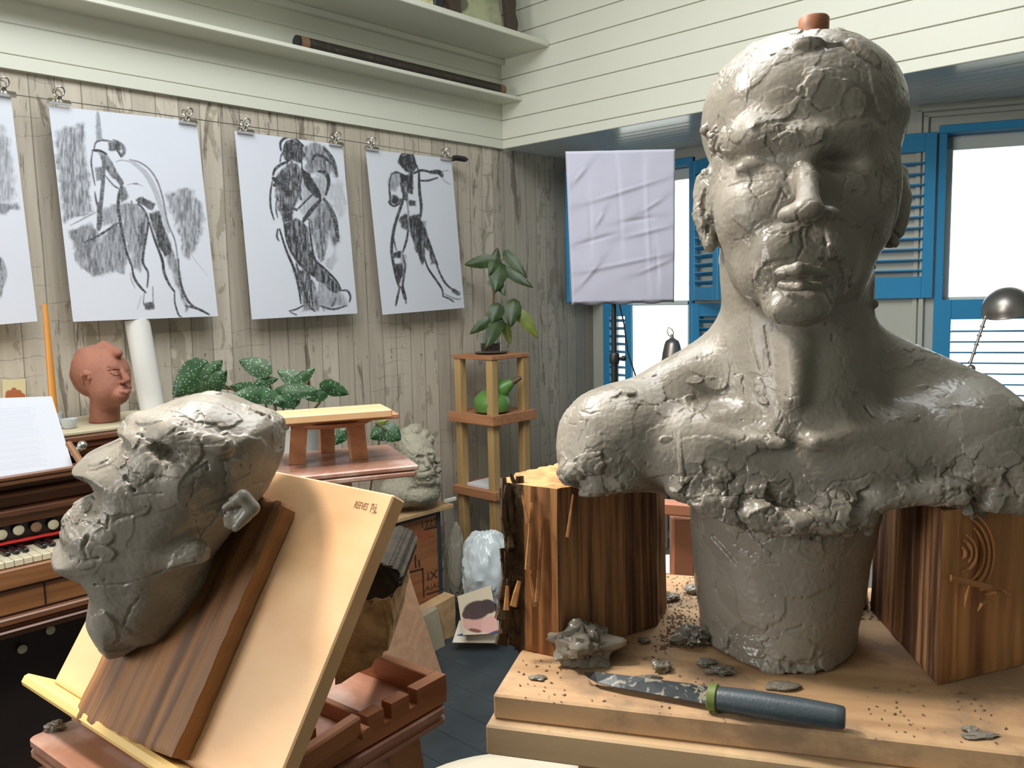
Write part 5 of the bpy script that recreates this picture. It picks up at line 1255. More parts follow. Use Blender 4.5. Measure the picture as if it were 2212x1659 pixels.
# ---------------------------------------------------------------- crate with the pale bust
M_crate = wood('crate_wood', srgb(168, 112, 70), srgb(136, 84, 50), 0.6, 50, 5, 0.08)
M_ply = wood('plywood', srgb(208, 176, 132), srgb(184, 148, 106), 0.6, 30, 3, 0.2)
M_blk = plain('chipped_blue_black_paint', srgb(46, 56, 66), 0.6, 0.35, nscale=60)
cr = thing('wooden_crate', 'old stencilled wooden crate with dark painted edges under the plywood sheet', 'crate', ((CX0 + CX1) / 2, (CY0 + CY1) / 2, 0))
m = MB(); m.abox(CX0, CX1 - .004, CY0 + .004, CY1 - .004, 0.0, CZ - .004, .002, 'y'); obj('box', m, M_crate, cr)
m = MB()
m.abox(CX1 - .018, CX1, CY0, CY1, CZ - .022, CZ, .002); m.abox(CX1 - .018, CX1, CY1 - .022, CY1, 0, CZ - .0225, .002); m.abox(CX0, CX1 - .0185, CY1 - .018, CY1, CZ - .022, CZ, .002)
obj('edge_strip', m, M_blk, cr)
def oncr(px, py): return onx(px, py, CX1 - .0035)
M_ink = plain('stencil_ink', srgb(58, 40, 28), 0.7, 0.2); M_redink = plain('faded_red_ink', srgb(160, 74, 48), 0.7, 0.2)
YU = np.array([0, 1.0, 0])
text('13233', oncr(908, 1143), YU, U, .044, M_ink, 'stencil_number', cr, .0004, 0, 1.15)
text('XALV', oncr(866, 1180), YU, U, .075, M_redink, 'stencil_word', cr, .0004, 0.1, 1.4)
text('IXV', oncr(922, 1256), YU, U, .058, M_ink, 'stencil_word', cr, .0004, 0, 1.2)
text('AIAL', oncr(918, 1278), YU, U, .036, M_ink, 'stencil_word', cr, .0004, 0, 1.3)
m = MB()
for pts in ([(917, 1144), (950, 1136)], [(886, 1236), (913, 1229)], [(913, 1229), (916, 1290)], [(897, 1200), (898, 1226)], [(905, 1210), (906, 1224)], [(922, 1284), (958, 1273)]): stroke(m, pts, .0045, lambda x, y: onx(x, y, CX1 - .003), np.array([1.0, 0, 0]))
obj('stencil_lines', m, M_ink, cr)['kind'] = 'stuff'
m = MB(); m.abox(CX0 - .02, CX1 + .035, CY0 - .03, CY1 + .05, CZ + .001, CZ + .019, .002); tag(obj('plywood_sheet', m, M_ply), 'plywood sheet lying on the crate under the pale old-man bust', 'board')
c = onz(975, 1083, CZ + .022); m = MB(); m.box(c - YU * .04 - U * .0015, YU * .075, np.array([-.014, 0, 0]), U * .016, .002); tag(obj('chalk_stick', m, plain('chalk', srgb(222, 222, 206), 0.7)), 'white square stick lying at the corner of the plywood sheet', 'chalk')

M_oldclay = m_clay('dry_pale_clay', srgb(148, 144, 126), srgb(178, 173, 154), 0.75, 0.1, 0.3, 0.5)
def build_old():
    D = 3.74; org = P(890, 1085, D); org[2] = CZ + .02
    s = Sculpt(org, (-0.19, -0.24, -0.005), (0.17, 0.20, 0.44), 0.0038); s.md = D / F; E, K = s.E, s.K; d = D
    E(896, 968, d, 40, 42, 46, 8); E(903, 985, d - .05, 36, 42, 34, 8); E(884, 950, d + .02, 34, 26, 44, 8)
    E(920, 978, d - .095, 20, 8, 10, 5); E(934, 985, d - .09, 5, 16, 12, 4)                # brow, nose
    K((916, 989, d - .10, 5), (924, 1005, d - .115, 6), 4)
    E(908, 987, d - .115, 9, 4, 8, 3, sub=True); E(930, 984, d - .115, 7, 4, 8, 3, sub=True)
    E(915, 1020, d - .08, 24, 18, 22, 8); E(918, 1012, d - .105, 14, 4, 8, 3)
    E(915, 1038, d - .06, 26, 14, 22, 8); s.line([(906, 1021), (918, 1020), (929, 1016)], 2.2, .8, 2)
    for a in ((872, 955, 14), (880, 935, 13), (900, 930, 14), (918, 938, 11), (930, 950, 9), (868, 978, 12), (872, 1000, 12), (945, 995, 8), (946, 1015, 8), (943, 1040, 8), (890, 925, 9)): E(a[0], a[1], d - .02, a[2], a[2], a[2] * 1.6, 4)
    K((890, 1010, d + .02, 34), (885, 1050, d + .02, 40), 10)
    E(866, 1060, d, 46, 34, 60, 10); E(900, 1065, d - .02, 44, 26, 46, 10); E(930, 1055, d + .03, 22, 34, 50, 8)
    E(893, 1058, d - .10, 12, 6, 10, 4, sub=True)
    iz = int((0 - s.lo[2]) / s.h) + 1; s.F[:, :, :iz] = .01
    t = thing('old_man_bust', 'pale dry clay bust of a frowning bearded old man on the plywood-topped crate', 'sculpture', tuple(org))
    finish(s, 'figure', M_oldclay, 61, [(900, 1000, d, 120, .5)], t, big=1.2, f1=30, sub=1, base=.12)
build_old()

# ---------------------------------------------------------------- things on the floor by the crate
m = MB(); c = onz(985, 1372, 0); irregular(m, [c + np.array([x, 0, z]) * 1.0 + np.array([0, y, 0]) for x, y, z in ((0, 0, .001), (0, -.20, .001), (0, -.20, .165), (0, 0, .19))], np.array([-.07, 0, 0]), 8, .001); tag(obj('wood_block', m, M_ply), 'larger cream wooden block standing against the crate by the plastic bags', 'block')
c = onz(962, 1395, 0); m = MB(); irregular(m, [c + np.array([x, y, z]) for x, y, z in ((0, 0, .001), (.02, -.16, .001), (.0, -.16, .165), (-.02, -.02, .175))], np.array([-.04, 0, 0]), 9, .001); tag(obj('wood_block', m, plain('grey_cream_block', srgb(170, 158, 134), 0.7, 0.08)), 'smaller greyish block leaning in front of the larger cream block', 'block')
pp = [onz(956, 1458, 0.001), onz(800, 1520, 0.001)]
top = [P(862, 1176, 3.30), P(840, 1168, 3.26), P(800, 1230, 3.1)]
m = MB(); m.prism([pp[0], top[0], top[1], pp[1]], np.array([-.012, .004, 0])); tag(obj('plywood_offcut', m, wood('pink_ply', srgb(206, 164, 132), srgb(184, 142, 112), .6, 25, 3, .3)), 'tapering plywood offcut leaning on edge in front of the stencilled crate', 'board')
def bag(name, label, px, py, rx, ry, d, seed, col, rough, zb=0.0):
    c = P(px, py, d); k = d / F; n_, m_ = 40, 64
    th, ph = np.meshgrid(np.linspace(0, math.pi, n_), np.linspace(0, 2 * math.pi, m_, endpoint=False), indexing='ij')
    D = np.stack([np.sin(th) * np.cos(ph), np.sin(th) * np.sin(ph), np.cos(th)], -1).reshape(-1, 3)
    r = 1 + .22 * fbm(D, 1.5, 2, seed); d1, d2, cid, off = voro(D + .2 * np.c_[fbm(D, 2, 2, seed + 3)], 2.6, seed); r += -.16 * np.clip((d2 - d1) * 1.5, 0, .6) + .10
    e1, e2, _, _ = voro(D, 6, seed + 4); r += -.05 * np.clip((e2 - e1) * 2, 0, .6)
    W = (D * r[:, None] * np.array([rx * k, rx * k * .8, ry * k])) @ FR + c; W[:, 2] = np.maximum(W[:, 2], zb + .001)
    Q = np.array([(i * m_ + j, i * m_ + (j + 1) % m_, (i + 1) * m_ + (j + 1) % m_, (i + 1) * m_ + j) for i in range(n_ - 1) for j in range(m_)])[:, ::-1]
    o = npobj(name, W, Q, plain(name + '_film' + str(seed), col, rough, 0.06, nscale=14), None, smooth=35); return tag(o, label, 'bag')
bag('plastic_bag', 'crumpled white plastic bag slumped on the floor below the plant stand', 1052, 1235, 52, 88, 3.83, 5, srgb(206, 216, 220), 0.16)
bag('plastic_bag', 'grey translucent plastic bag hanging between the crate edge and the white bag', 986, 1215, 20, 76, 3.90, 6, srgb(140, 136, 122), 0.3)
def painted_sheet(name, label, quad, paint, nu=70, nv=70, th=.0015, mat=None, cat='picture', bow=0.0, shade=None):
    """flat sheet between four 3-D corners (tl, tr, br, bl); paint(px, py) gives pigment"""
    a, b, c_, d = [np.asarray(q, float) for q in quad]; u, v = np.meshgrid(np.linspace(0, 1, nu), np.linspace(0, 1, nv), indexing='ij'); u, v = u.ravel()[:, None], v.ravel()[:, None]
    W = a * (1 - u) * (1 - v) + b * u * (1 - v) + c_ * u * v + d * (1 - u) * v; nn = _n(np.cross(b - a, d - a)); nn = nn if nn.dot(C0 - a) > 0 else -nn
    W = W + nn * (bow * np.sin(u * math.pi) * v)
    px, py, _ = projv(W); col = paint(px, py, u[:, 0], v[:, 0])
    Q = np.array([(i * nv + j, (i + 1) * nv + j, (i + 1) * nv + j + 1, i * nv + j + 1) for i in range(nu - 1) for j in range(nv - 1)])
    n = len(W); back = W - nn * th; V = np.r_[W, back]; Qb = Q[:, ::-1] + n
    rim = [i * nv for i in range(nu)] + [(nu - 1) * nv + j for j in range(1, nv)] + [i * nv + nv - 1 for i in range(nu - 2, -1, -1)] + [j for j in range(nv - 2, 0, -1)]
    R = np.array([(rim[k], rim[(k + 1) % len(rim)], rim[(k + 1) % len(rim)] + n, rim[k] + n) for k in range(len(rim))])
    col2 = np.r_[col, np.tile(np.median(col, axis=0), (n, 1))]
    return tag(npobj(name, V, np.r_[Q, Qb, R], mat or M_pig, None, smooth=30, cols={'pigment': col2}), label, cat)
def m_pig(name, rough=.75):
    m, nt, b = new_mat(name); a = nd(nt, 'ShaderNodeAttribute', attribute_name='pigment'); nt.links.new(a.outputs['Color'], b.inputs['Base Color']); b.inputs['Roughness'].default_value = rough; return m
M_pig = m_pig('printed_paper')
def blob(px, py, cx, cy, rx, ry, rot=0, soft=.15):
    a = math.radians(rot); x, y = px - cx, py - cy; X, Y = x * math.cos(a) + y * math.sin(a), -x * math.sin(a) + y * math.cos(a)
    return np.clip((1 - np.sqrt((X / rx) ** 2 + (Y / ry) ** 2)) / soft + .5, 0, 1)
def over(col, m, c): return col * (1 - m[:, None]) + np.array(c) * m[:, None]
def pa(px, py, u, v):
    c = np.tile(srgb(196, 182, 158), (len(px), 1)); c = over(c, blob(px, py, 1030, 1350, 30, 16), srgb(196, 150, 140)); c = over(c, blob(px, py, 1062, 1350, 22, 20), srgb(206, 158, 148))
    c = over(c, blob(px, py, 1008, 1340, 9, 9), srgb(200, 152, 140)); c = over(c, blob(px, py, 1030, 1318, 30, 20, -14), srgb(64, 44, 44)); c = over(c, blob(px, py, 1054, 1310, 18, 15, 20), srgb(58, 40, 42)); c = over(c, blob(px, py, 1008, 1328, 10, 9), srgb(72, 50, 50))
    c = over(c, blob(px, py, 1026, 1362, 14, 4, 10), srgb(112, 70, 62)); c = over(c, blob(px, py, 1062, 1372, 22, 6, -25), srgb(42, 66, 112)); return c
painted_sheet('portrait_print', 'curled print of a dark-haired bowed head in profile on the floor', [P(988, 1288, 3.70), P(1060, 1264, 3.74), P(1078, 1368, 3.60), P(1000, 1372, 3.60)], pa)
def pb(px, py, u, v):
    c = np.tile(srgb(222, 214, 196), (len(px), 1)); return over(c, blob(px, py, 1005, 1371, 18, 3, -4), srgb(48, 84, 132))
painted_sheet('paper_sheet', 'cream sheet with a blue smear on the floor under the portrait print', [P(992, 1340, 3.72), P(1078, 1340, 3.72), P(1078, 1389, 3.64), P(977, 1388, 3.64)], pb, 40, 40)
# ---------------------------------------------------------------- charcoal drawings on the wire
XP = -3.035
def chars(strokes, fills):
    def f(px, py, u, v):
        V = np.c_[px, py, px * 0]; n = len(px)
        grain = fbm(V, 0.30, 3, 5); streak = fbm(np.c_[px * 0.35, py * 0.06, px * 0], 1.0, 3, 9); dark = np.zeros(n)
        for poly, a, st, soft in fills:
            sd = poly_sd(px, py, poly) + 3.0 * fbm(V, .08, 3, len(poly)) * soft / 3
            m = np.clip(sd / soft + .5, 0, 1) * a * np.clip(1 + st * streak * 1.1 + .18 * grain, 0.1, 1.4); dark = np.maximum(dark, m)
        for pts, r, a in strokes:
            best = np.full(n, 1e9); P_ = []
            q = [np.array(p, float) for p in pts]
            if len(q) > 2:       # smooth the polyline
                for i in range(len(q) - 1):
                    p0, p1, p2, p3 = q[max(i - 1, 0)], q[i], q[i + 1], q[min(i + 2, len(q) - 1)]
                    for t in (0, .25, .5, .75): P_.append(.5 * (2 * p1 + (p2 - p0) * t + (2 * p0 - 5 * p1 + 4 * p2 - p3) * t * t + (3 * p1 - p0 - 3 * p2 + p3) * t ** 3))
                P_.append(q[-1])
            else: P_ = q
            for i in range(len(P_) - 1):
                A_, B2 = P_[i], P_[i + 1]; e = B2 - A_; t = np.clip(((px - A_[0]) * e[0] + (py - A_[1]) * e[1]) / (e.dot(e) + 1e-9), 0, 1)
                w = 1.2 * r * (0.65 + 0.45 * math.sin(math.pi * (i + .5) / max(1, len(P_) - 1)))
                best = np.minimum(best, np.sqrt((px - A_[0] - e[0] * t) ** 2 + (py - A_[1] - e[1] * t) ** 2) - w)
            m = np.clip(.5 - best / 1.6, 0, 1) * a * np.clip(1 + .3 * grain, .4, 1.2); dark = np.maximum(dark, m)
        dark = np.clip(dark + .02 * np.clip(fbm(V, .02, 2, 3), 0, 1), 0, .97)
        base = np.array(srgb(212, 216, 226)); ink = np.array(srgb(34, 36, 38)); c = dark ** 1.0
        return base * (1 - c[:, None]) + ink * c[:, None]
    return f
def sheet(label, q, strokes, fills, nu=230, nv=330):
    c = [onx(*p, XP) for p in q]
    for k in (2, 3): c[k][0] += .004
    return painted_sheet('charcoal_drawing', label, c, chars(strokes, fills), nu, nv, .0008, cat='drawing', bow=.004)
S1 = [([(211, 243), (213, 260), (217, 300)], 3, .5), ([(203, 325), (207, 308), (222, 303), (240, 305)], 1.6, .85), ([(222, 304), (240, 306), (258, 312)], 1.4, .7), ([(252, 322), (262, 335), (268, 328), (262, 312), (245, 303)], 3, .75), ([(254, 325), (262, 338)], 2, .9),
      ([(200, 325), (215, 326), (230, 333)], 2.4, .95), ([(200, 326), (197, 350), (200, 372), (205, 400)], 1.6, .85), ([(222, 338), (224, 370), (220, 420), (215, 470), (212, 490)], 3.4, .8), ([(205, 415), (208, 435), (213, 455)], 1.8, .8), ([(214, 440), (216, 470), (213, 495)], 5, .8),
      ([(228, 380), (245, 400), (258, 408)], 1.6, .75), ([(265, 395), (257, 420), (256, 450), (262, 490), (272, 540), (285, 575)], 3.0, .9), ([(280, 345), (300, 350), (322, 365), (340, 392), (352, 430), (362, 480), (378, 520), (385, 570), (390, 610)], 1.5, .7),
      ([(250, 350), (262, 346), (285, 350)], 1.1, .5), ([(285, 350), (310, 370), (330, 400), (345, 440), (365, 500)], 4.5, .33), ([(275, 400), (292, 396), (308, 402)], .9, .5), ([(290, 397), (297, 397)], 1.4, .8), ([(182, 524), (215, 508), (255, 482)], 2.4, .85), ([(152, 487), (185, 470), (208, 458)], 1.3, .6), ([(165, 467), (190, 462)], 1.5, .6),
      ([(284, 435), (288, 480), (296, 510)], 2.5, .7), ([(298, 440), (312, 455), (320, 480), (314, 520), (308, 560), (312, 575), (320, 590), (318, 620)], 2.2, .92), ([(285, 575), (290, 600), (303, 620), (315, 632)], 2.2, .92), ([(312, 632), (310, 655), (318, 668), (330, 664)], 1.1, .7), ([(330, 620), (331, 660)], 1.1, .6),
      ([(322, 480), (335, 520), (350, 560), (355, 590), (366, 615), (377, 630)], 2.4, .95), ([(377, 630), (378, 655), (386, 680), (392, 684)], 1.6, .85), ([(385, 560), (388, 600), (398, 635), (415, 660), (450, 678)], 2.2, .9), ([(400, 660), (430, 668), (452, 680)], 2, .9), ([(282, 590), (284, 605), (292, 622)], 1.6, .35), ([(366, 440), (390, 470), (410, 520), (423, 500)], 1.2, .2), ([(395, 420), (412, 460), (425, 500)], 1.8, .55), ([(362, 428), (385, 460), (398, 500)], 1.8, .5), ([(395, 520), (420, 560), (448, 595)], .7, .3), ([(305, 640), (297, 668)], .8, .35)]
F1_ = [([(118, 285), (150, 272), (182, 268), (186, 330), (194, 400), (200, 455), (160, 470), (140, 480), (128, 400)], .55, .8, 9), ([(205, 250), (214, 246), (220, 300), (210, 305)], .5, .3, 4), ([(150, 500), (200, 480), (215, 520), (255, 470), (240, 440), (268, 520), (276, 560), (268, 590), (235, 588), (200, 604), (168, 570)], .62, .5, 7),
       ([(240, 440), (255, 440), (258, 480), (220, 492), (222, 455)], .5, .5, 6), ([(234, 308), (250, 302), (268, 312), (272, 324), (258, 328), (236, 324)], .8, .3, 4), ([(212, 330), (232, 332), (250, 365), (268, 392), (262, 405), (240, 380), (226, 360)], .72, .5, 3), ([(206, 362), (222, 360), (222, 390), (208, 392)], .7, .3, 4),
       ([(264, 395), (275, 410), (278, 425), (262, 440), (256, 415)], .75, .3, 4), ([(292, 432), (308, 424), (335, 440), (328, 455), (318, 450), (300, 440)], .85, .2, 3), ([(258, 440), (300, 438), (318, 460), (316, 520), (304, 585), (290, 578), (272, 520)], .55, .6, 5), ([(296, 490), (316, 470), (312, 520), (300, 540)], .8, .2, 5),
       ([(320, 460), (345, 455), (362, 510), (375, 545), (355, 555), (338, 520)], .88, .2, 4), ([(355, 545), (372, 540), (388, 590), (398, 640), (410, 665), (402, 672), (380, 610)], .6, .6, 5), ([(355, 420), (395, 408), (415, 408), (432, 440), (440, 470), (430, 520), (410, 560), (398, 558), (385, 500)], .55, .8, 9), ([(310, 655), (332, 652), (334, 668), (312, 670)], .85, .3, 4), ([(292, 570), (305, 560), (304, 585)], .5, .3, 6)]
sheet('charcoal drawing of a leaning figure with grey smudged background, second sheet from the left', [(105, 228), (425, 262), (470, 683), (157, 695)], S1, F1_)
S2 = [([(607, 325), (606, 308), (618, 297), (635, 298), (655, 315)], 2.4, .95), ([(612, 322), (620, 306), (638, 305)], 1.6, .9), ([(605, 350), (608, 335), (618, 325), (620, 360)], 1.6, .9), ([(590, 378), (595, 365), (610, 354), (622, 350)], 2.6, .95), ([(588, 392), (584, 420), (585, 450), (592, 475)], 1.8, .95), ([(600, 420), (596, 450), (600, 470)], 1.5, .8), ([(590, 385), (600, 395), (592, 400)], 4, .95),
      ([(630, 350), (640, 400), (650, 430)], 3.5, .8), ([(652, 365), (672, 390), (688, 415), (692, 430)], 3, .95), ([(692, 432), (672, 455), (655, 478)], 4, .95), ([(640, 455), (665, 430), (680, 415)], 1.8, .9), ([(650, 330), (652, 380), (640, 430), (622, 470)], 1.6, .9), ([(675, 345), (682, 334), (700, 340), (715, 352)], 3.2, .9), ([(700, 320), (718, 345), (728, 380)], 3.6, .85), ([(688, 370), (704, 374), (710, 395), (704, 420)], 3.4, .9), ([(700, 430), (722, 470), (730, 520)], 4, .85), ([(692, 425), (690, 480), (694, 520), (698, 560)], 2, .8),
      ([(600, 495), (598, 510), (602, 520)], 1.8, .9), ([(604, 495), (618, 540), (635, 580), (645, 620), (650, 655)], 2.2, .95), ([(612, 460), (620, 520), (640, 560), (665, 590), (672, 630), (676, 668)], 2.4, .9), ([(668, 480), (672, 520), (680, 560), (700, 580), (725, 605), (736, 625)], 2.2, .95), ([(640, 570), (655, 620), (668, 660), (680, 672)], 2.2, .9), ([(735, 628), (750, 628), (757, 640), (755, 652)], 1.8, .95), ([(690, 660), (720, 668), (748, 660)], 2, .85), ([(725, 645), (718, 660)], 2.4, .8), ([(625, 672), (640, 668), (655, 660)], 1.6, .95), ([(628, 675), (640, 680)], 1.2, .8), ([(692, 575), (690, 640), (700, 672)], 1.8, .5), ([(700, 590), (720, 625), (728, 640)], 1.5, .5),
      ([(608, 452), (640, 452)], 2, .9), ([(610, 465), (628, 460)], 2, .8), ([(655, 470), (672, 478), (674, 500)], 2, .8), ([(735, 400), (745, 440)], 3, .25)]
F2_ = [([(608, 330), (612, 312), (630, 300), (652, 312), (660, 335), (650, 352), (640, 350), (630, 345), (622, 350), (614, 345)], .9, .3, 4), ([(595, 385), (610, 360), (640, 352), (655, 380), (650, 420), (640, 440), (630, 480), (612, 480), (600, 450), (594, 420)], .82, .5, 5), ([(615, 375), (628, 368), (642, 400), (646, 420), (635, 415)], .25, .2, 4), ([(648, 365), (670, 375), (688, 410), (694, 430), (680, 428), (660, 405)], .92, .2, 3),
       ([(655, 318), (680, 308), (705, 315), (722, 345), (730, 375), (725, 385), (715, 370), (705, 385), (690, 375), (665, 380), (658, 350)], .62, .6, 6), ([(655, 380), (705, 380), (706, 430), (698, 470), (670, 480), (650, 460)], .4, .6, 8), ([(612, 482), (640, 470), (665, 490), (672, 540), (690, 575), (720, 600), (738, 625), (728, 640), (700, 615), (665, 590), (640, 570), (622, 530)], .85, .5, 4), ([(632, 575), (660, 585), (685, 620), (690, 672), (655, 672), (645, 620)], .72, .7, 6),
       ([(690, 600), (720, 620), (740, 640), (750, 660), (700, 670), (690, 650)], .45, .6, 8), ([(690, 430), (712, 440), (728, 480), (732, 520), (722, 540), (712, 500), (700, 560), (690, 570), (672, 500)], .62, .7, 7), ([(706, 400), (735, 390), (745, 440), (740, 480), (722, 460)], .22, .5, 12), ([(700, 570), (722, 540), (730, 560), (715, 585)], .3, .5, 8)]
sheet('charcoal drawing of two embracing dark figures, between the leaning figure and the standing back view', [(507, 283), (740, 313), (771, 677), (543, 690)], S2, F2_)
S3 = [([(862, 345), (868, 334), (880, 331), (892, 336), (897, 352)], 2, .95), ([(900, 358), (905, 372)], 1.6, .9), ([(893, 375), (910, 368), (930, 372)], 2.2, .95), ([(930, 372), (948, 372), (955, 380)], 4, .9), ([(905, 390), (925, 390), (945, 384)], 1.8, .9), ([(905, 372), (906, 410), (910, 445), (908, 470)], 2.6, .95), ([(955, 370), (968, 368)], 1, .5), ([(955, 385), (965, 395), (974, 398)], 1, .4), ([(846, 375), (841, 400), (843, 430), (841, 437), (850, 445), (862, 440), (866, 430)], 2, .95), ([(846, 377), (855, 372), (862, 374)], 2, .9), ([(865, 395), (872, 420), (868, 440), (858, 470), (850, 500), (846, 540), (850, 570), (856, 600), (862, 620)], 2.6, .95),
      ([(856, 480), (850, 510), (856, 540)], 1.5, .85), ([(882, 495), (878, 520), (870, 545)], 2, .95), ([(870, 550), (875, 575), (872, 600), (870, 618), (876, 640), (877, 655)], 2, .9), ([(864, 618), (858, 645), (855, 660)], 2, .9), ([(867, 620), (874, 645)], 1.8, .9), ([(900, 470), (910, 490), (925, 520), (935, 548), (945, 572)], 2.4, .95), ([(918, 560), (925, 580), (942, 605), (955, 625), (957, 640)], 1.8, .95), ([(942, 570), (955, 600), (968, 618), (988, 632)], 1.9, .9), ([(957, 640), (970, 645), (980, 652)], 1.6, .85), ([(960, 635), (985, 646), (996, 645)], 1.2, .6), ([(980, 628), (990, 634)], 3.6, .75), ([(862, 380), (880, 440), (884, 500)], 1.4, .6)]
F3_ = [([(858, 350), (865, 336), (882, 331), (897, 342), (900, 358), (893, 375), (878, 372), (868, 362)], .95, .2, 3), ([(862, 372), (878, 378), (892, 372), (893, 400), (892, 420), (880, 418), (876, 400), (864, 395)], .92, .3, 3), ([(872, 395), (882, 420), (884, 440), (872, 432), (866, 410)], .85, .2, 3), ([(842, 375), (860, 372), (864, 400), (852, 412), (842, 405)], .5, .5, 6), ([(845, 420), (858, 420), (868, 432), (858, 443), (844, 438)], .85, .3, 4), ([(884, 432), (900, 434), (898, 446), (882, 446)], .85, .3, 4),
       ([(862, 468), (880, 462), (885, 480), (880, 500), (866, 494)], .85, .3, 5), ([(882, 468), (905, 464), (922, 500), (935, 545), (946, 570), (930, 572), (928, 545), (915, 530), (918, 560), (912, 572), (900, 545), (888, 510)], .92, .4, 4), ([(848, 545), (868, 540), (866, 556), (850, 556)], .88, .3, 4), ([(852, 570), (872, 564), (872, 590), (862, 612), (856, 600)], .92, .2, 4), ([(912, 478), (920, 478), (918, 488), (910, 490)], .6, .3, 4), ([(866, 556), (876, 552), (877, 575), (872, 590)], .5, .4, 5)]
sheet('charcoal drawing of a standing nude seen from behind with one arm out, rightmost sheet', [(790, 322), (975, 343), (1002, 665), (825, 680)], S3, F3_, 190, 300)
S0 = [([(0, 560), (8, 590), (2, 620)], 6, .5)]
F0_ = [([(-160, 260), (8, 270), (25, 340), (32, 410), (26, 440), (-160, 450)], .42, .8, 12), ([(-160, 440), (40, 438), (42, 450), (10, 458), (-160, 470)], .6, .4, 8), ([(-160, 540), (4, 560), (10, 600), (4, 640), (-160, 650)], .7, .6, 9)]
sheet('partly cropped charcoal drawing with grey smudges at the left edge of the row', [(-290, 170), (23, 207), (80, 694), (-240, 722)], S0, F0_)
# wire, clips and hook
M_chrome = plain('nickel', (0.62, 0.60, 0.56), 0.22, 0.05, metal=1.0)
w = MB(); w.tube([onx(-120, 183, XP + .004), onx(0, 200, XP + .004), onx(420, 257, XP + .004), onx(720, 299, XP + .004), onx(985, 341, XP + .004)], .0018, 6)
tag(obj('picture_wire', w, M_chrome), 'thin steel wire strung along the plank wallpaper carrying the charcoal drawings', 'wire')
w = MB(); a, b_ = onx(980, 340, XP + .01), onx(1010, 345, XP + .01); w.tube([a, a + (b_ - a) * .3, a + (b_ - a) * .8, b_], [.010, .014, .014, .006], 12); w.tube([a + (b_ - a) * .5, np.array([XL - .018, a[1] + .03, a[2]])], .008, 8)
tag(obj('wire_tensioner', w, M_black, smooth=40), 'black tensioner at the corner end of the picture wire', 'hook')
def clip(label, px, py):
    c = onx(px, py, XP + .006); r = thing('bulldog_clip', label, 'clip', c, 'bulldog clips on the picture wire')
    m = MB(); m.prism([c + np.array(q) for q in ((-.013, -.034, -.003), (.000, -.034, -.009), (.013, -.034, -.003), (.002, -.034, .010), (-.002, -.034, .010))], YU * .068); obj('jaw', m, M_chrome, r, smooth=30)
    for s_ in (1, -1):
        m = MB(); pts = []
        for k in range(13):
            an = math.radians(-90 + k * 30); pts.append(c + np.array([s_ * (.004 + .012 * (1 + math.sin(an))) * .8, .014 * math.cos(an), .032 + .014 * math.sin(an)]))
        m.tube(pts, .0026, 7); m.tube([c + np.array([s_ * .002, -.006, .008]), c + np.array([s_ * .006, -.003, .020])], .0035, 6); m.tube([c + np.array([s_ * .002, .006, .008]), c + np.array([s_ * .006, .003, .020])], .0035, 6); obj('handle', m, M_chrome, r, smooth=True)
for nm, x, y in (('bulldog clip at the right corner of the cropped left-edge drawing', 8, 202), ('bulldog clip at the left corner of the leaning figure drawing', 128, 221), ('bulldog clip at the right corner of the leaning figure drawing', 406, 263), ('bulldog clip at the left corner of the embracing figures drawing', 530, 284),
                 ('bulldog clip at the right corner of the embracing figures drawing', 726, 311), ('bulldog clip at the left corner of the back view drawing', 803, 321), ('bulldog clip at the right corner of the back view drawing', 963, 342)): clip(nm, x, y)

# ---------------------------------------------------------------- things on the upper shelves
a, b_ = onx(640, 103, -3.0)[1], onx(1086, 196, -3.0)[1]
rk = thing('patterned_tube', 'long dark patterned wooden tube with tan end bands lying on the lower white shelf', 'tube', (-3.0, a, 2.558)); z_ = 2.558 + .0265; rr_ = .0262
m, nt, b = new_mat('painted_bamboo'); v = vec(nt, 'obj', (1, 1, 1)); w_ = nd(nt, 'ShaderNodeTexWave', wave_type='BANDS', bands_direction='Y'); w_.inputs['Scale'].default_value = 3.2; w_.inputs['Distortion'].default_value = 9; w_.inputs['Detail'].default_value = 1.5; w_.inputs['Detail Scale'].default_value = 5
nt.links.new(v, w_.inputs[0]); c = ramp(nt, w_.outputs[1], [(0.86, srgb(42, 36, 30)), (0.9, srgb(92, 78, 58)), (0.95, srgb(44, 38, 32))]); nt.links.new(c, b.inputs['Base Color']); b.inputs['Roughness'].default_value = .5; M_bam = m
m = MB(); m.tube([(-3.0, a + .05, z_), (-3.0, b_ - .035, z_)], rr_, 20); obj('body', m, M_bam, rk, smooth=35)
M_tan = plain('tan_band', srgb(124, 92, 66), .5, .2, nscale=40)
for y0, y1 in ((a + .012, a + .05), (b_ - .035, b_)): m = MB(); m.tube([(-3.0, y0, z_), (-3.0, y1, z_)], rr_ * 1.03, 20); obj('end_band', m, M_tan, rk, smooth=35)
m = MB(); m.tube([(-3.0, a, z_), (-3.0, a + .012, z_)], rr_ * 1.0, 20); obj('end_cap', m, M_black, rk, smooth=35)
def pcanv(px, py, u, v):
    V = np.c_[px, py, px * 0]; c = np.tile(srgb(176, 180, 146), (len(px), 1)); c = over(c, np.clip(fbm(V, .05, 3, 4) * 2, 0, 1) * .5, srgb(124, 128, 100)); c = over(c, blob(px, py, 990, 10, 22, 18), srgb(110, 112, 92)); c = over(c, np.clip((py - 38) / 25, 0, 1) * np.clip(fbm(V, .1, 3, 8) * 2 + .4, 0, 1) * .7, srgb(84, 88, 66)); return c
def pcream(px, py, u, v):
    V = np.c_[px, py, px * 0]; c = np.tile(srgb(206, 200, 156), (len(px), 1)); n = fbm(V, .06, 3, 11); return over(c, np.clip(1 - np.abs(n) / .05, 0, 1) * .6, srgb(84, 84, 66))
zs = 2.796
def shelf_y(px, x): return onx(px, 20, x)[1]
y0, y1 = shelf_y(842, -2.86), shelf_y(938, -2.86)
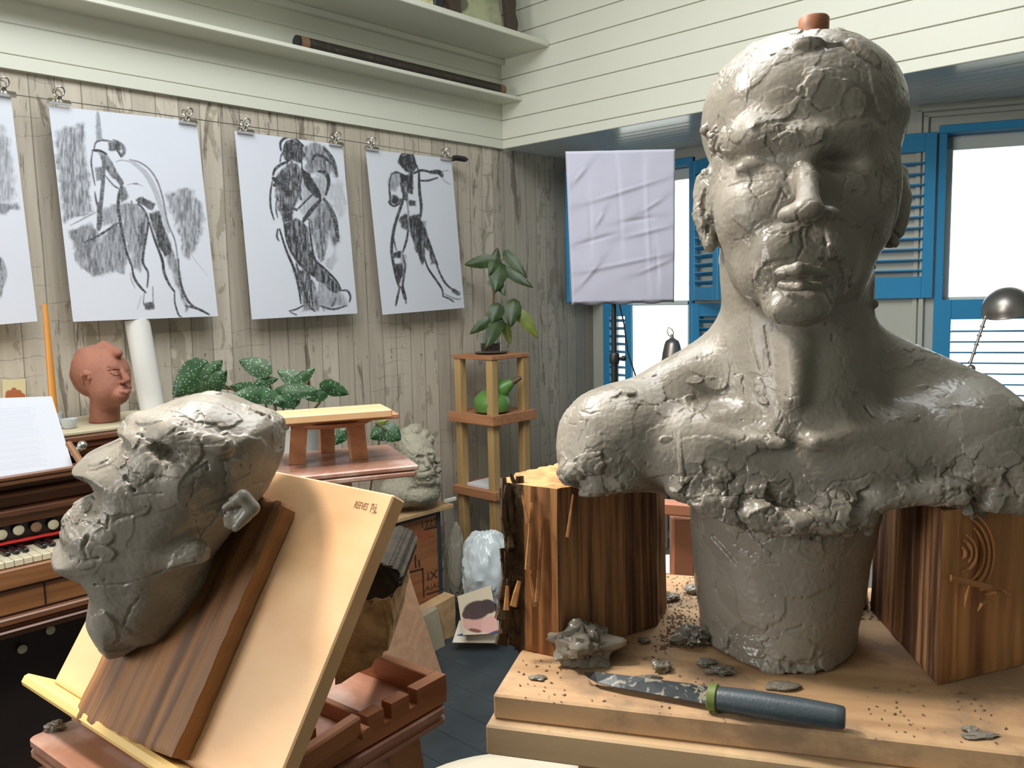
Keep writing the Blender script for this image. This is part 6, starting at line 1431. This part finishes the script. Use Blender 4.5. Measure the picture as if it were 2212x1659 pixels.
t = thing('picture', 'cream sketch panel standing on the top shelf, left of the ornate framed painting', 'picture', (-2.87, y0, zs))
p = painted_sheet('panel', None, [(-2.90, y0, zs + .42), (-2.90, y1, zs + .42), (-2.86, y1, zs + .001), (-2.86, y0, zs + .001)], pcream, 50, 60, .012, cat=None); p.parent = t; p.location = -t.location
y0, y1 = shelf_y(940, -2.86), shelf_y(962, -2.86)
m = MB(); m.abox(-2.95, -2.86, y0, y1, zs + .001, zs + .40, .004); tag(obj('book', m, plain('black_cover', srgb(34, 36, 42), .45, .1)), 'black upright book between the cream panel and the ornate framed painting', 'book')
t = thing('framed_painting', 'greenish landscape in a dark carved frame leaning on the top shelf', 'picture', (-2.87, y1, zs))
y0, y1 = shelf_y(965, -2.86), shelf_y(1112, -2.86); fw = .075
p = painted_sheet('canvas', None, [(-2.96, y0 + fw, zs + .5), (-2.96, y1 - fw, zs + .5), (-2.865, y1 - fw, zs + .002), (-2.865, y0 + fw, zs + .002)], pcanv, 60, 60, .004, cat=None); p.parent = t; p.location = -t.location
M_dkframe = plain('dark_carved_frame', srgb(66, 52, 44), .5, .3, nscale=60, bumps=.6)
for yy in (y0, y1 - fw):
    m = MB(); pts = []; N_ = 24
    for k in range(N_):
        for sgn in (0,): pass
    poly = [(yy + (fw if yy == y0 else 0), 0)] + [(yy + (fw if yy == y0 else 0), .5)] + [(yy + (0 if yy == y0 else fw) + (1 if yy != y0 else -1) * .006 * math.sin(k * 1.3), .5 - .5 * k / N_) for k in range(N_ + 1)]
    m.prism([(-2.86 - .1 * h, y, zs + .001 + h) for y, h in poly], (.022, 0, .0)); obj('frame_side', m, M_dkframe, t)

# ---------------------------------------------------------------- reed organ along the left wall
M_org = wood('organ_walnut', srgb(134, 88, 58), srgb(86, 52, 34), 0.38, 50, 5, 0.06, 1.0, .08, coat=.2); M_org2 = wood('organ_oak', srgb(158, 108, 66), srgb(118, 76, 44), 0.42, 50, 5, 0.06)
M_orgd = plain('organ_dark_interior', srgb(34, 26, 24), .5, .2); M_ivory = plain('ivory', srgb(214, 206, 178), .35, .04); M_ebony = plain('ebony', srgb(22, 22, 24), .3, .1)
YA, YZ = -0.9, 1.36
og = thing('reed_organ', 'dark wooden reed organ with stop knobs and a red felt strip against the left wall', 'organ', (-2.8, .3, 0))
def part(nm, mat, *boxes, bev=.004, label=None):
    m = MB(); [m.abox(x0, x1, y0, y1, z0, z1, bev, 'y') for x0, x1, y0, y1, z0, z1 in boxes]; o = obj(nm, m, mat, og)
    if label: o['label'] = label
    return o
part('top', plain('cream_runner', srgb(190, 180, 152), .7, .06), (-3.08, -2.72, YA, YZ, 1.148, 1.162))
part('top_moulding', M_org, (-3.08, -2.705, YA, YZ, 1.128, 1.1475), (-3.08, -2.72, YA, YZ, 1.108, 1.1275), (-3.08, -2.735, YA, YZ, 1.092, 1.1075))
part('back_case', M_orgd, (-3.08, -2.80, YA, YZ - .01, .95, 1.0915))
m = MB()
for k in range(26):      # fretwork scrolls
    yc = -.8 + k * .088
    for s_ in (1, -1):
        m.tube([(-2.79, yc + s_ * .005, .975), (-2.788, yc + s_ * .030, 1.0), (-2.788, yc + s_ * .020, 1.03), (-2.788, yc + s_ * .006, 1.045), (-2.788, yc + s_ * .012, 1.07), (-2.79, yc + s_ * .040, 1.085)], [.005, .010, .008, .006, .008, .005], 6)
m.abox(-2.80, -2.775, YA, YZ, 1.075, 1.0915, .003); m.abox(-2.80, -2.775, YA, YZ, .955, .985, .003); obj('fretwork', m, M_org, og, smooth=True)
part('side_post', M_org, (-2.80, -2.74, .80, .86, .955, 1.0915), (-2.80, -2.74, YZ - .06, YZ, .955, 1.0915))
part('book_rest', M_org, (-2.66, -2.535, YA, .93, 1.062, 1.076), (-2.545, -2.53, YA, .93, 1.0765, 1.090))
part('upper_moulding', M_org, (-3.08, -2.60, YA, YZ, 1.036, 1.0525), (-3.08, -2.57, YA, YZ, 1.022, 1.0355), (-3.08, -2.61, YA, YZ, .985, 1.0215), (-3.08, -2.575, YA, YZ, .967, .9845), (-3.08, -2.60, YA, YZ, .938, .9665))
part('stop_board', M_ebony, (-3.08, -2.63, YA, YZ - .03, .872, .9375))
part('felt_strip', plain('red_felt', srgb(196, 38, 34), .8, .12, nscale=20), (-2.66, -2.612, YA, YZ - .05, .8795, .8875), label='red felt strip above the keys')
for k, (px, py) in enumerate(((3, 1155), (40, 1145), (78, 1138), (115, 1133), (152, 1128))):
    c = onx(px, py, -2.615); m = MB(); m.lathe(c + np.array([-.014, 0, 0]), [(.006, 0), (.006, .008), (.012, .009), (.0145, .012), (.0145, .017), (.011, .019), (.001, .0195)], 20, (1, 0, 0)); o = obj('stop_knob', m, M_ivory if k != 2 else plain('amber_knob', srgb(150, 116, 92), .3), og, smooth=35)
    if k == 2: o['label'] = 'amber-coloured stop knob'
dy = 0.0232
for k in range(int((YZ - .08 - YA) / dy)):
    y = YA + .02 + k * dy; m = MB(); m.abox(-2.64, -2.498, y, y + dy - .0014, .846, .864, .0015, 'x'); kk_ = obj('white_key', m, M_ivory, og)
    if k % 7 in (0, 1, 3, 4, 5): m = MB(); m.abox(-2.64, -2.55, y + dy * .66, y + dy * 1.28, .8645, .876, .002, 'x'); obj('black_key', m, M_ebony, og)
part('key_slip', M_org2, (-2.64, -2.484, YA, YZ, .790, .8445), (-3.08, -2.645, YA, YZ, .790, .871))
part('lower_panel', M_org2, (-3.08, -2.50, YA, YZ, .715, .789), bev=.002)
m = MB(); [m.abox(-2.502, -2.4965, YA + .3 * k + .14, YA + .3 * k + .144, .717, .785, 0, 'z') for k in range(8)]; m.abox(-2.502, -2.496, YA, YZ, .784, .787); m.abox(-2.502, -2.496, YA, YZ, .717, .720); obj('panel_lines', m, M_orgd, og)['kind'] = 'stuff'
part('lower_moulding', M_org, (-3.08, -2.475, YA, YZ, .694, .7145), (-3.08, -2.485, YA, YZ, .681, .6935), (-3.08, -2.475, YA, YZ, .671, .6805), (-3.08, -2.49, YA, YZ, .655, .6705))
part('knee_panel', M_orgd, (-3.08, -2.62, YA, YZ, .14, .6545))
part('side_panel', M_org, (-3.08, -2.50, YZ - .03, YZ, 0.0, .6545), (-3.08, -2.50, YA, YA + .03, 0.0, .6545))
part('foot_moulding', M_org, (-3.08, -2.56, YA + .03, YZ - .03, .14, .20), (-3.08, -2.54, YA + .03, YZ - .03, .0, .1395))
for px, py in ((110, 1362), (49, 1403)):
    c = onx(px, py, -2.60); m = MB(); m.lathe(c + np.array([-.02, 0, 0]), [(.004, 0), (.004, .012), (.011, .014), (.013, .018), (.009, .021), (.001, .022)], 18, (1, 0, 0)); obj('knee_knob', m, M_ivory, og, smooth=35)
# open book
M_page = m_pig('book_pages', .8)
def ppage(px, py, u, v):
    c = np.tile(srgb(206, 210, 220), (len(px), 1)); li = (np.sin(v * 230) > .2) & (v > .12) & (v < .93) & (u > .05); w = fbm(np.c_[u * 60, np.floor(v * 36.6) * 3.1, u * 0], 1, 2, 2)
    return over(c, (li & (u < .72 + .12 * w)) * .16, srgb(120, 130, 160))
bk_ = thing('open_book', 'thick white book of printed pages lying open on the organ rest', 'book', (-2.56, .7, 1.08))
p0, p1, p2, p3 = onx(-60, 862, -2.665), onx(112, 856, -2.665), onx(159, 1012, -2.562), onx(-60, 1040, -2.562)
p = painted_sheet('right_page', None, [p0, p1, p2, p3], ppage, 90, 160, .001, M_page, None); p.parent = bk_; p.location = -bk_.location
m = MB(); nn2 = _n(np.cross(p1 - p0, p3 - p0)); nn2 = -nn2 if nn2[0] > 0 else nn2
for k in range(9):
    o_ = nn2 * (.002 + k * .0042); g_ = _n(p1 - p0) * (.0012 * k); m.add([p0 + o_, p1 + o_ + g_, p2 + o_ + g_, p3 + o_, p0 + o_ + nn2 * .0034, p1 + o_ + g_ + nn2 * .0034, p2 + o_ + g_ + nn2 * .0034, p3 + o_ + nn2 * .0034], [(0, 1, 2, 3), (7, 6, 5, 4), (0, 4, 5, 1), (1, 5, 6, 2), (2, 6, 7, 3), (3, 7, 4, 0)])
obj('page_block', m, plain('page_edges', srgb(206, 206, 200), .8, .03), bk_)
m = MB(); m.tube([P(148, 958, 2.30), P(176, 1001, 2.26)], [.009, .010], 8); m.tube([P(176, 1001, 2.26), P(186, 1010, 2.42)], [.008, .008], 8); obj('bracket_arm', m, wood('peg2', srgb(150, 110, 76), srgb(110, 76, 50), .6), og)
m = MB(); m.tube([P(159, 980, 2.42), P(172, 968, 2.40)], .009, 10); m.sphere(P(178, 962, 2.39), .0135); obj('bracket_knob', m, M_chrome, og, smooth=True)

# ---------------------------------------------------------------- on top of the organ
ZO = 1.1625
def onorg(px, x): r = ray(px, 920); t_ = x / r[0]; return np.array([x, C0[1] + r[1] * t_, ZO])
M_tc = m_clay('terracotta', srgb(138, 88, 70), srgb(160, 108, 88), 0.75, .08, .2, .6)
def build_terracotta():
    D = float(projv(onorg(222, -2.86))[2]); org = onorg(232, -2.86)
    s = Sculpt(org, (-0.13, -0.13, -0.004), (0.13, 0.13, 0.30), 0.0026); E, K = s.E, s.K; d = D
    E(213, 796, d + .0, 52, 52, 62, 12); E(232, 806, d - .03, 46, 46, 48, 14); E(238, 838, d - .04, 40, 42, 44, 14); E(205, 815, d + .02, 43, 44, 50, 12)
    K((262, 858, d - .06, 13), (238, 846, d - .02, 24), 14); E(262, 852, d - .07, 15, 13, 16, 8)
    K((228, 850, d + .01, 29), (226, 915, d + .01, 31), 8); E(222, 922, d + .01, 36, 7, 40, 6)
    # swept hair
    K((185, 772, d - .02, 22), (248, 768, d - .05, 12), 4); K((186, 790, d - .045, 22), (212, 790, d - .075, 12), 4); K((172, 810, d - .02, 20), (190, 830, d - .04, 16), 4); K((225, 752, d, 16), (256, 763, d - .06, 9), 3)
    s.line([(208, 792), (222, 778), (240, 768), (256, 764)], 1.6, .7, 1)
    # face
    s.md = d / F
    K((262, 796, d - .080, 5), (274, 820, d - .078, 7.5), 6); E(268, 825, d - .074, 8, 4.5, 9, 4)
    s.slab(246, 794, 13, 4, 4, 4, 3, -.5); s.slab(248, 806, 10, 5, 4, 2, 2, -.5)
    s.line([(236, 802), (247, 800), (258, 801)], 2.4, .7, 2); s.line([(236, 809), (247, 808), (257, 805)], 1.1, .8, 1); s.line([(271, 803), (279, 802)], 2.2, .6, 1)
    s.line([(262, 838), (270, 836), (279, 837)], 5, .5, 2, False); s.line([(263, 847), (271, 848), (278, 845)], 5.2, .5, 2, False); s.line([(259, 843), (269, 842), (280, 841)], 1.3, .8, 1)
    # ear
    s.line([(180, 826), (178, 812), (184, 805), (193, 808), (196, 816)], 4.5, .5, 2, False); s.slab(188, 818, 9, 11, 4, -10, 2); s.line([(188, 812), (186, 822), (192, 826)], 2.6, .8, 1)
    iz = int((0 - s.lo[2]) / s.h) + 1; s.F[:, :, :iz] = .01
    t = thing('terracotta_head', 'small terracotta clay head of a young person with swept hair, on top of the organ', 'sculpture', tuple(org))
    finish(s, 'figure', M_tc, 71, [(205, 780, d, 45, .35)], t, big=.25, f1=40, sub=1, base=.02)
build_terracotta()
c = onorg(150, -2.80); M_china = plain('white_china', srgb(188, 194, 196), .3, .04)
cu = thing('candle_cup', 'small white china cup holding the amber taper on the organ', 'cup', tuple(c)); m = MB(); m.lathe(c + U * .0006, [(.016, 0), (.020, .004), (.024, .022), (.026, .030), (.023, .030), (.021, .02), (.018, .006), (.001, .005)], 28); m.lathe(c + np.array([-.03, -.03, .0006]), [(.014, 0), (.022, .05), (.019, .05), (.012, .004), (.001, .004)], 24); obj('cup', m, M_china, cu, smooth=40)
m = MB(); a = c + np.array([-.03, -.032, .006]); m.tube([a, P(97, 658, float(projv(a)[2]) + .05)], [.0125, .008], 14); tag(obj('taper_candle', m, plain('amber_wax', srgb(190, 126, 44), .35, .06)), 'tall amber taper leaning left out of the white cup on the organ', 'candle')
m = MB(); a = onorg(332, -3.03) + U * .001; q = onx(296, 692, -3.066); m.tube([a + U * .0, q], [.0425, .0425], 28); m.v = [(max(x, XL - .0195), y, max(z, ZO + .0006)) for x, y, z in m.v]; tag(obj('cardboard_tube', m, plain('white_tube', srgb(214, 214, 210), .5, .02), smooth=40), 'thick white tube leaning against the wall behind the terracotta head', 'tube')
def pnote(px, py, u, v):
    c = np.tile(srgb(214, 202, 160), (len(px), 1)); k = np.maximum.reduce([blob(px, py, x, y, rx, ry, 0, .12) for x, y, rx, ry in ((30, 856, 19, 12), (20, 850, 8, 7), (30, 846, 7, 9), (40, 850, 8, 8), (48, 856, 7, 7))]); return over(c, k, srgb(170, 98, 62))
painted_sheet('note_card', 'cream card with a rust-brown print pinned on the wallpaper above the book', [onx(5, 820, -3.112), onx(55, 818, -3.112), onx(57, 875, -3.112), onx(6, 880, -3.112)], pnote, 50, 50)

# ---------------------------------------------------------------- hanging cloth panel on its black stand
dc = 2.92; q = [P(1222, 325, dc), P(1460, 320, dc), P(1458, 652, dc), P(1236, 658, dc)]
nu, nv = 110, 150; u, v = np.meshgrid(np.linspace(0, 1, nu), np.linspace(0, 1, nv), indexing='ij'); u, v = u.ravel(), v.ravel()
W = q[0] * ((1 - u) * (1 - v))[:, None] + q[1] * (u * (1 - v))[:, None] + q[2] * (u * v)[:, None] + q[3] * ((1 - u) * v)[:, None]
nn3 = _n(np.cross(q[1] - q[0], q[3] - q[0])); nn3 = nn3 if nn3.dot(C0 - q[0]) > 0 else -nn3
hgt = .0022 * fbm(np.c_[u * 3, v * 4, u * 0], 1, 3, 3); crease = np.zeros_like(u)
for (a0, b0, a1, b1, s_) in ((.1, .36, .98, .18, 1), (.03, .62, .48, .54, -1), (.48, .58, 1, .50, 1), (.05, .80, 1, .68, 1), (.46, .05, .50, .65, -1), (.72, .1, .76, .9, 1), (.2, .3, .21, .62, -1), (.6, .82, .98, .72, 1), (.45, .48, .85, .44, -1), (.66, .42, .9, .32, 1), (.06, .9, .3, .72, 1), (.82, .62, .84, .9, -1), (.05, .22, .2, .1, 1), (.25, .5, .34, .4, 1)):
    e = np.array([a1 - a0, (b1 - b0)]); L2 = e.dot(e); t_ = np.clip(((u - a0) * e[0] + (v - b0) * e[1]) / L2, 0, 1); d_ = np.sqrt((u - a0 - e[0] * t_) ** 2 + ((v - b0 - e[1] * t_) * 1.4) ** 2); sd_ = ((u - a0) * e[1] - (v - b0) * e[0]) / math.sqrt(L2)
    crease += s_ * .0030 * np.exp(-(d_ / .018) ** 2) * np.sin(math.pi * t_) + .0016 * np.tanh(sd_ / .02) * np.exp(-(d_ / .12) ** 2)
edge = np.minimum(np.minimum(u, 1 - u), np.minimum(v, 1 - v)); W = W + nn3 * (hgt + crease - .012 * np.clip(1 - edge / .02, 0, 1) ** 2)[:, None] + np.array([0, 0, 1]) * (.003 * np.sin(u * 22) * (v > .99))[:, None]
Q = np.array([(i * nv + j, (i + 1) * nv + j, (i + 1) * nv + j + 1, i * nv + j + 1) for i in range(nu - 1) for j in range(nv - 1)])
n = len(W); B2 = W - nn3 * .016; B2 = np.where((edge < 1e-6)[:, None], W - nn3 * .010, B2); rim = [i * nv for i in range(nu)] + [(nu - 1) * nv + j for j in range(1, nv)] + [i * nv + nv - 1 for i in range(nu - 2, -1, -1)] + [j for j in range(nv - 2, 0, -1)]
R = np.array([(rim[k], rim[(k + 1) % len(rim)], rim[(k + 1) % len(rim)] + n, rim[k] + n) for k in range(len(rim))])
cs = thing('cloth_panel_stand', 'creased white cloth panel on a black tripod stand in front of the left window', 'stand', tuple(P(1326, 1500, 3.0) * np.array([1, 1, 0])))
npobj('cloth', np.r_[W, B2], np.r_[Q, Q[:, ::-1] + n, R], plain('white_cloth', srgb(160, 160, 174), .85, .02, nscale=4), cs, smooth=50)
m = MB(); bk3 = -nn3 * .018; 
for i_ in range(4): a, b_ = q[i_] + bk3, q[(i_ + 1) % 4] + bk3; c_ = sum(q) / 4 + bk3; a = a + (c_ - a) * .02; b_ = b_ + (c_ - b_) * .02; m.tube([a, b_], .004, 6)
obj('panel_frame', m, M_black, cs)
pb0 = P(1326, 640, 2.98); pbz = pb0.copy(); pbz[2] = .25
m = MB(); m.tube([P(1330, 480, 2.97), pb0, np.array([pb0[0], pb0[1], 1.30])], .0085, 12); m.tube([np.array([pb0[0], pb0[1], 1.31]), np.array([pb0[0], pb0[1], .12])], .0125, 12); obj('pole', m, M_black, cs, smooth=40)
m = MB(); k_ = np.array([pb0[0], pb0[1], 1.315]); m.lathe(k_ - U * .02, [(.016, 0), (.018, .01), (.018, .035), (.014, .04)], 14); m.tube([k_ + FR[0] * .01, k_ + FR[0] * .032], .005, 8); m.sphere(k_ + FR[0] * .034, .010, 10, 6); obj('clamp', m, M_black, cs, smooth=40)
for a_ in (20, 140, 260):
    d_ = np.array([math.cos(math.radians(a_)), math.sin(math.radians(a_)), 0]); h_ = np.array([pb0[0], pb0[1], .62]); m = MB(); m.tube([h_ + d_ * .012, np.array([pb0[0], pb0[1], .012]) + d_ * .42], .009, 8); m.tube([np.array([pb0[0], pb0[1], .25]) + d_ * .012, h_ + (np.array([pb0[0], pb0[1], .012]) + d_ * .42 - h_) * .55], .006, 6); obj('leg', m, M_black, cs, smooth=40)
m = MB(); m.tube([P(1338, 655, 2.96), P(1348, 700, 2.97), P(1356, 760, 2.98), P(1374, 815, 3.0), P(1380, 900, 3.0), P(1376, 1100, 3.02)], .0028, 6); obj('cord', m, M_black, cs, smooth=True)

# ---------------------------------------------------------------- lamps by the windows
M_gun = plain('gunmetal', (0.30, 0.28, 0.26), 0.34, .1, metal=.8)
bl = thing('bell_lamp', 'small dark metal bell shade with a loop on top, standing on the left window sill', 'lamp', (-2.6, YW - .08, .87))
db_ = float(projv(ony(1450, 745, YW - .09))[2]); c = P(1452, 782, db_); kk = db_ / F
m = MB(); m.lathe(c, [(23 * kk, 0), (23.5 * kk, 1.5 * kk), (21 * kk, 20 * kk), (17 * kk, 38 * kk), (14 * kk, 46 * kk), (8 * kk, 50 * kk), (4 * kk, 53 * kk), (3 * kk, 60 * kk), (1 * kk, 61 * kk)], 28, cap=False); m.lathe(c + U * .001, [(21.5 * kk, 0), (19.5 * kk, 20 * kk), (15.5 * kk, 38 * kk), (8 * kk, 46 * kk)], 28, cap=False); obj('shade', m, M_gun, bl, smooth=40)
m = MB(); m.tube([P(1456, 722, db_), P(1452, 712, db_), P(1444, 707, db_), P(1441, 716, db_), P(1445, 725, db_), P(1452, 727, db_)], .0035, 8); obj('loop', m, plain('brass', (0.7, 0.42, 0.2), .3, .1, metal=1), bl, smooth=True)
b0 = c.copy(); b0[2] = .892; m = MB(); m.tube([c + U * 40 * kk, b0], .004, 8); obj('rod', m, M_gun, bl); m = MB(); m.lathe((b0[0], b0[1], .8705), [(.045, 0), (.045, .008), (.03, .014), (.006, .022), (.005, .022)], 24); obj('base', m, M_gun, bl, smooth=40)
dl = 3.35; kk = dl / F; lb = thing('desk_lamp', 'dark metal dome-shaded desk lamp on a ribbed arm before the right window', 'lamp', tuple(W2(.55, .87, .12)))
ax_ = _n(FR[2] * .95 + FR[0] * -.25 - FR[1] * .15); c = P(2176, 670, dl)
prof = [(50 * kk * math.cos(math.radians(a_)), 50 * kk * math.sin(math.radians(a_))) for a_ in range(0, 90, 9)] + [(.001, 50 * kk)]
m = MB(); m.lathe(c, [(50 * kk, -6 * kk), (51.5 * kk, -4 * kk)] + prof, 36, ax_, cap=False); m.lathe(c, [(47.5 * kk, -6 * kk)] + [(r * .95, h * .95) for r, h in prof], 36, ax_, cap=False); obj('shade', m, M_gun, lb, smooth=50)
j0, j1 = P(2130, 682, dl), P(2095, 787, dl); m = MB(); m.tube([j0, j1], .0055, 10)
for t_ in np.linspace(.04, .96, 6): m.tube([j0 + (j1 - j0) * (t_ - .012), j0 + (j1 - j0) * (t_ + .012)], .0095, 10)
obj('arm', m, M_gun, lb, smooth=40); m = MB(); m.sphere(P(2098, 796, dl), .016, 14, 10); m.tube([j0, P(2140, 676, dl)], .007, 8); obj('joint', m, M_gun, lb, smooth=True)
bs = W2(.50, .8705, .125); m = MB(); m.tube([P(2098, 796, dl), bs + U * .03], .0065, 10); obj('lower_arm', m, M_gun, lb, smooth=40); m = MB(); m.lathe(bs, [(.05, 0), (.05, .012), (.03, .024), (.008, .03), (.001, .031)], 28); obj('base', m, M_gun, lb, smooth=40)

# ---------------------------------------------------------------- things glimpsed behind the board
wf = thing('wooden_trestle', 'orange-brown wooden trestle frame glimpsed behind the board, left of the bust foot', 'stand', tuple(P(1480, 1240, 1.35) * np.array([1, 1, 0])))
dt = 1.35; kk = dt / F; a, b_ = P(1340, 1092, dt), P(1500, 1104, dt - .03); m = MB(); m.box(a - U * 15 * kk, b_ - a, U * 28 * kk, fv * .03, .003); obj('top_rail', m, M_terr, wf)
b0 = P(1477, 1118, dt + .005); m = MB(); m.box(np.array([b0[0], b0[1], .02]) - FR[0] * 24 * kk, U * (b0[2] - .02), FR[0] * 48 * kk, fv * .03, .003); obj('post', m, M_terr, wf)
b0 = P(1335, 1110, dt + .005); m = MB(); m.box(np.array([b0[0], b0[1], .02]) - FR[0] * 24 * kk, U * (b0[2] - .02), FR[0] * 48 * kk, fv * .03, .003); obj('post', m, M_terr, wf)
m = MB(); m.box(np.array([b0[0], b0[1], 0.0]) - FR[0] * .03 - fv * .12, fv * .27, FR[0] * .06, U * .0195, .003); obj('foot', m, M_terr, wf)
b0 = P(1477, 1118, dt + .005); m = MB(); m.box(np.array([b0[0], b0[1], 0.0]) - FR[0] * .03 - fv * .12, fv * .27, FR[0] * .06, U * .0195, .003); obj('foot', m, M_terr, wf)
c = P(1460, 1215, 2.0); rt = thing('round_table', 'white round table top glimpsed between the left log and the bust', 'table', (c[0], c[1], 0))
m = MB(); m.lathe((c[0], c[1], c[2] - .012), [(.062, 0), (.066, .006), (.062, .012)], 40); obj('table_top', m, M_white, rt, smooth=40); m = MB(); m.lathe((c[0], c[1], 0), [(.05, 0), (.05, .012), (.012, .03), (.012, c[2] - .0125)], 24); obj('pedestal', m, M_sash, rt, smooth=40)
rd = thing('radiator', 'grey ribbed radiator with a white shelf top under the left window', 'radiator', (-2.4, YW - .08, 0))
m = MB(); zt_ = float(ony(1405, 1046, YW - .1)[2]); [m.abox(-2.95 + k * .05, -2.915 + k * .05, YW - .13, YW - .05, .1, zt_ - .03, .008) for k in range(24)]; m.abox(-2.95, -1.76, YW - .11, YW - .07, .16, .20); m.abox(-2.95, -1.76, YW - .11, YW - .07, zt_ - .12, zt_ - .07); [m.abox(x, x + .03, YW - .11, YW - .07, 0, .12) for x in (-2.9, -1.85)]; obj('fins', m, plain('radiator_grey', srgb(120, 122, 120), .5), rd)
m = MB(); m.abox(-3.0, -1.74, YW - .19, YW - .001, zt_ - .002, zt_ + .02, .004); obj('shelf_top', m, M_white, rd)
zc = .50; cc = onz(1095, 1780, zc); rc = float(np.linalg.norm(cc - onz(1110, 1611, zc)))
ch = thing('padded_stool', 'cream padded stool seat showing at the lower edge under the pale board', 'stool', (cc[0], cc[1], 0))
rc *= .95; m = MB(); m.lathe((cc[0], cc[1], zc - .05), [(rc - .02, 0), (rc, .012), (rc, .035), (rc - .012, .048), (rc - .04, .050), (.001, .050)], 48); obj('seat', m, plain('cream_cushion', srgb(206, 198, 178), .8, .04), ch, smooth=50)
for a_ in (45, 135, 225, 315):
    x, y = cc[0] + (rc - .05) * math.cos(math.radians(a_)), cc[1] + (rc - .05) * math.sin(math.radians(a_)); m = MB(); m.tube([(x, y, zc - .0505), (x, y, .001)], .014, 12); obj('leg', m, M_orangewood, ch)
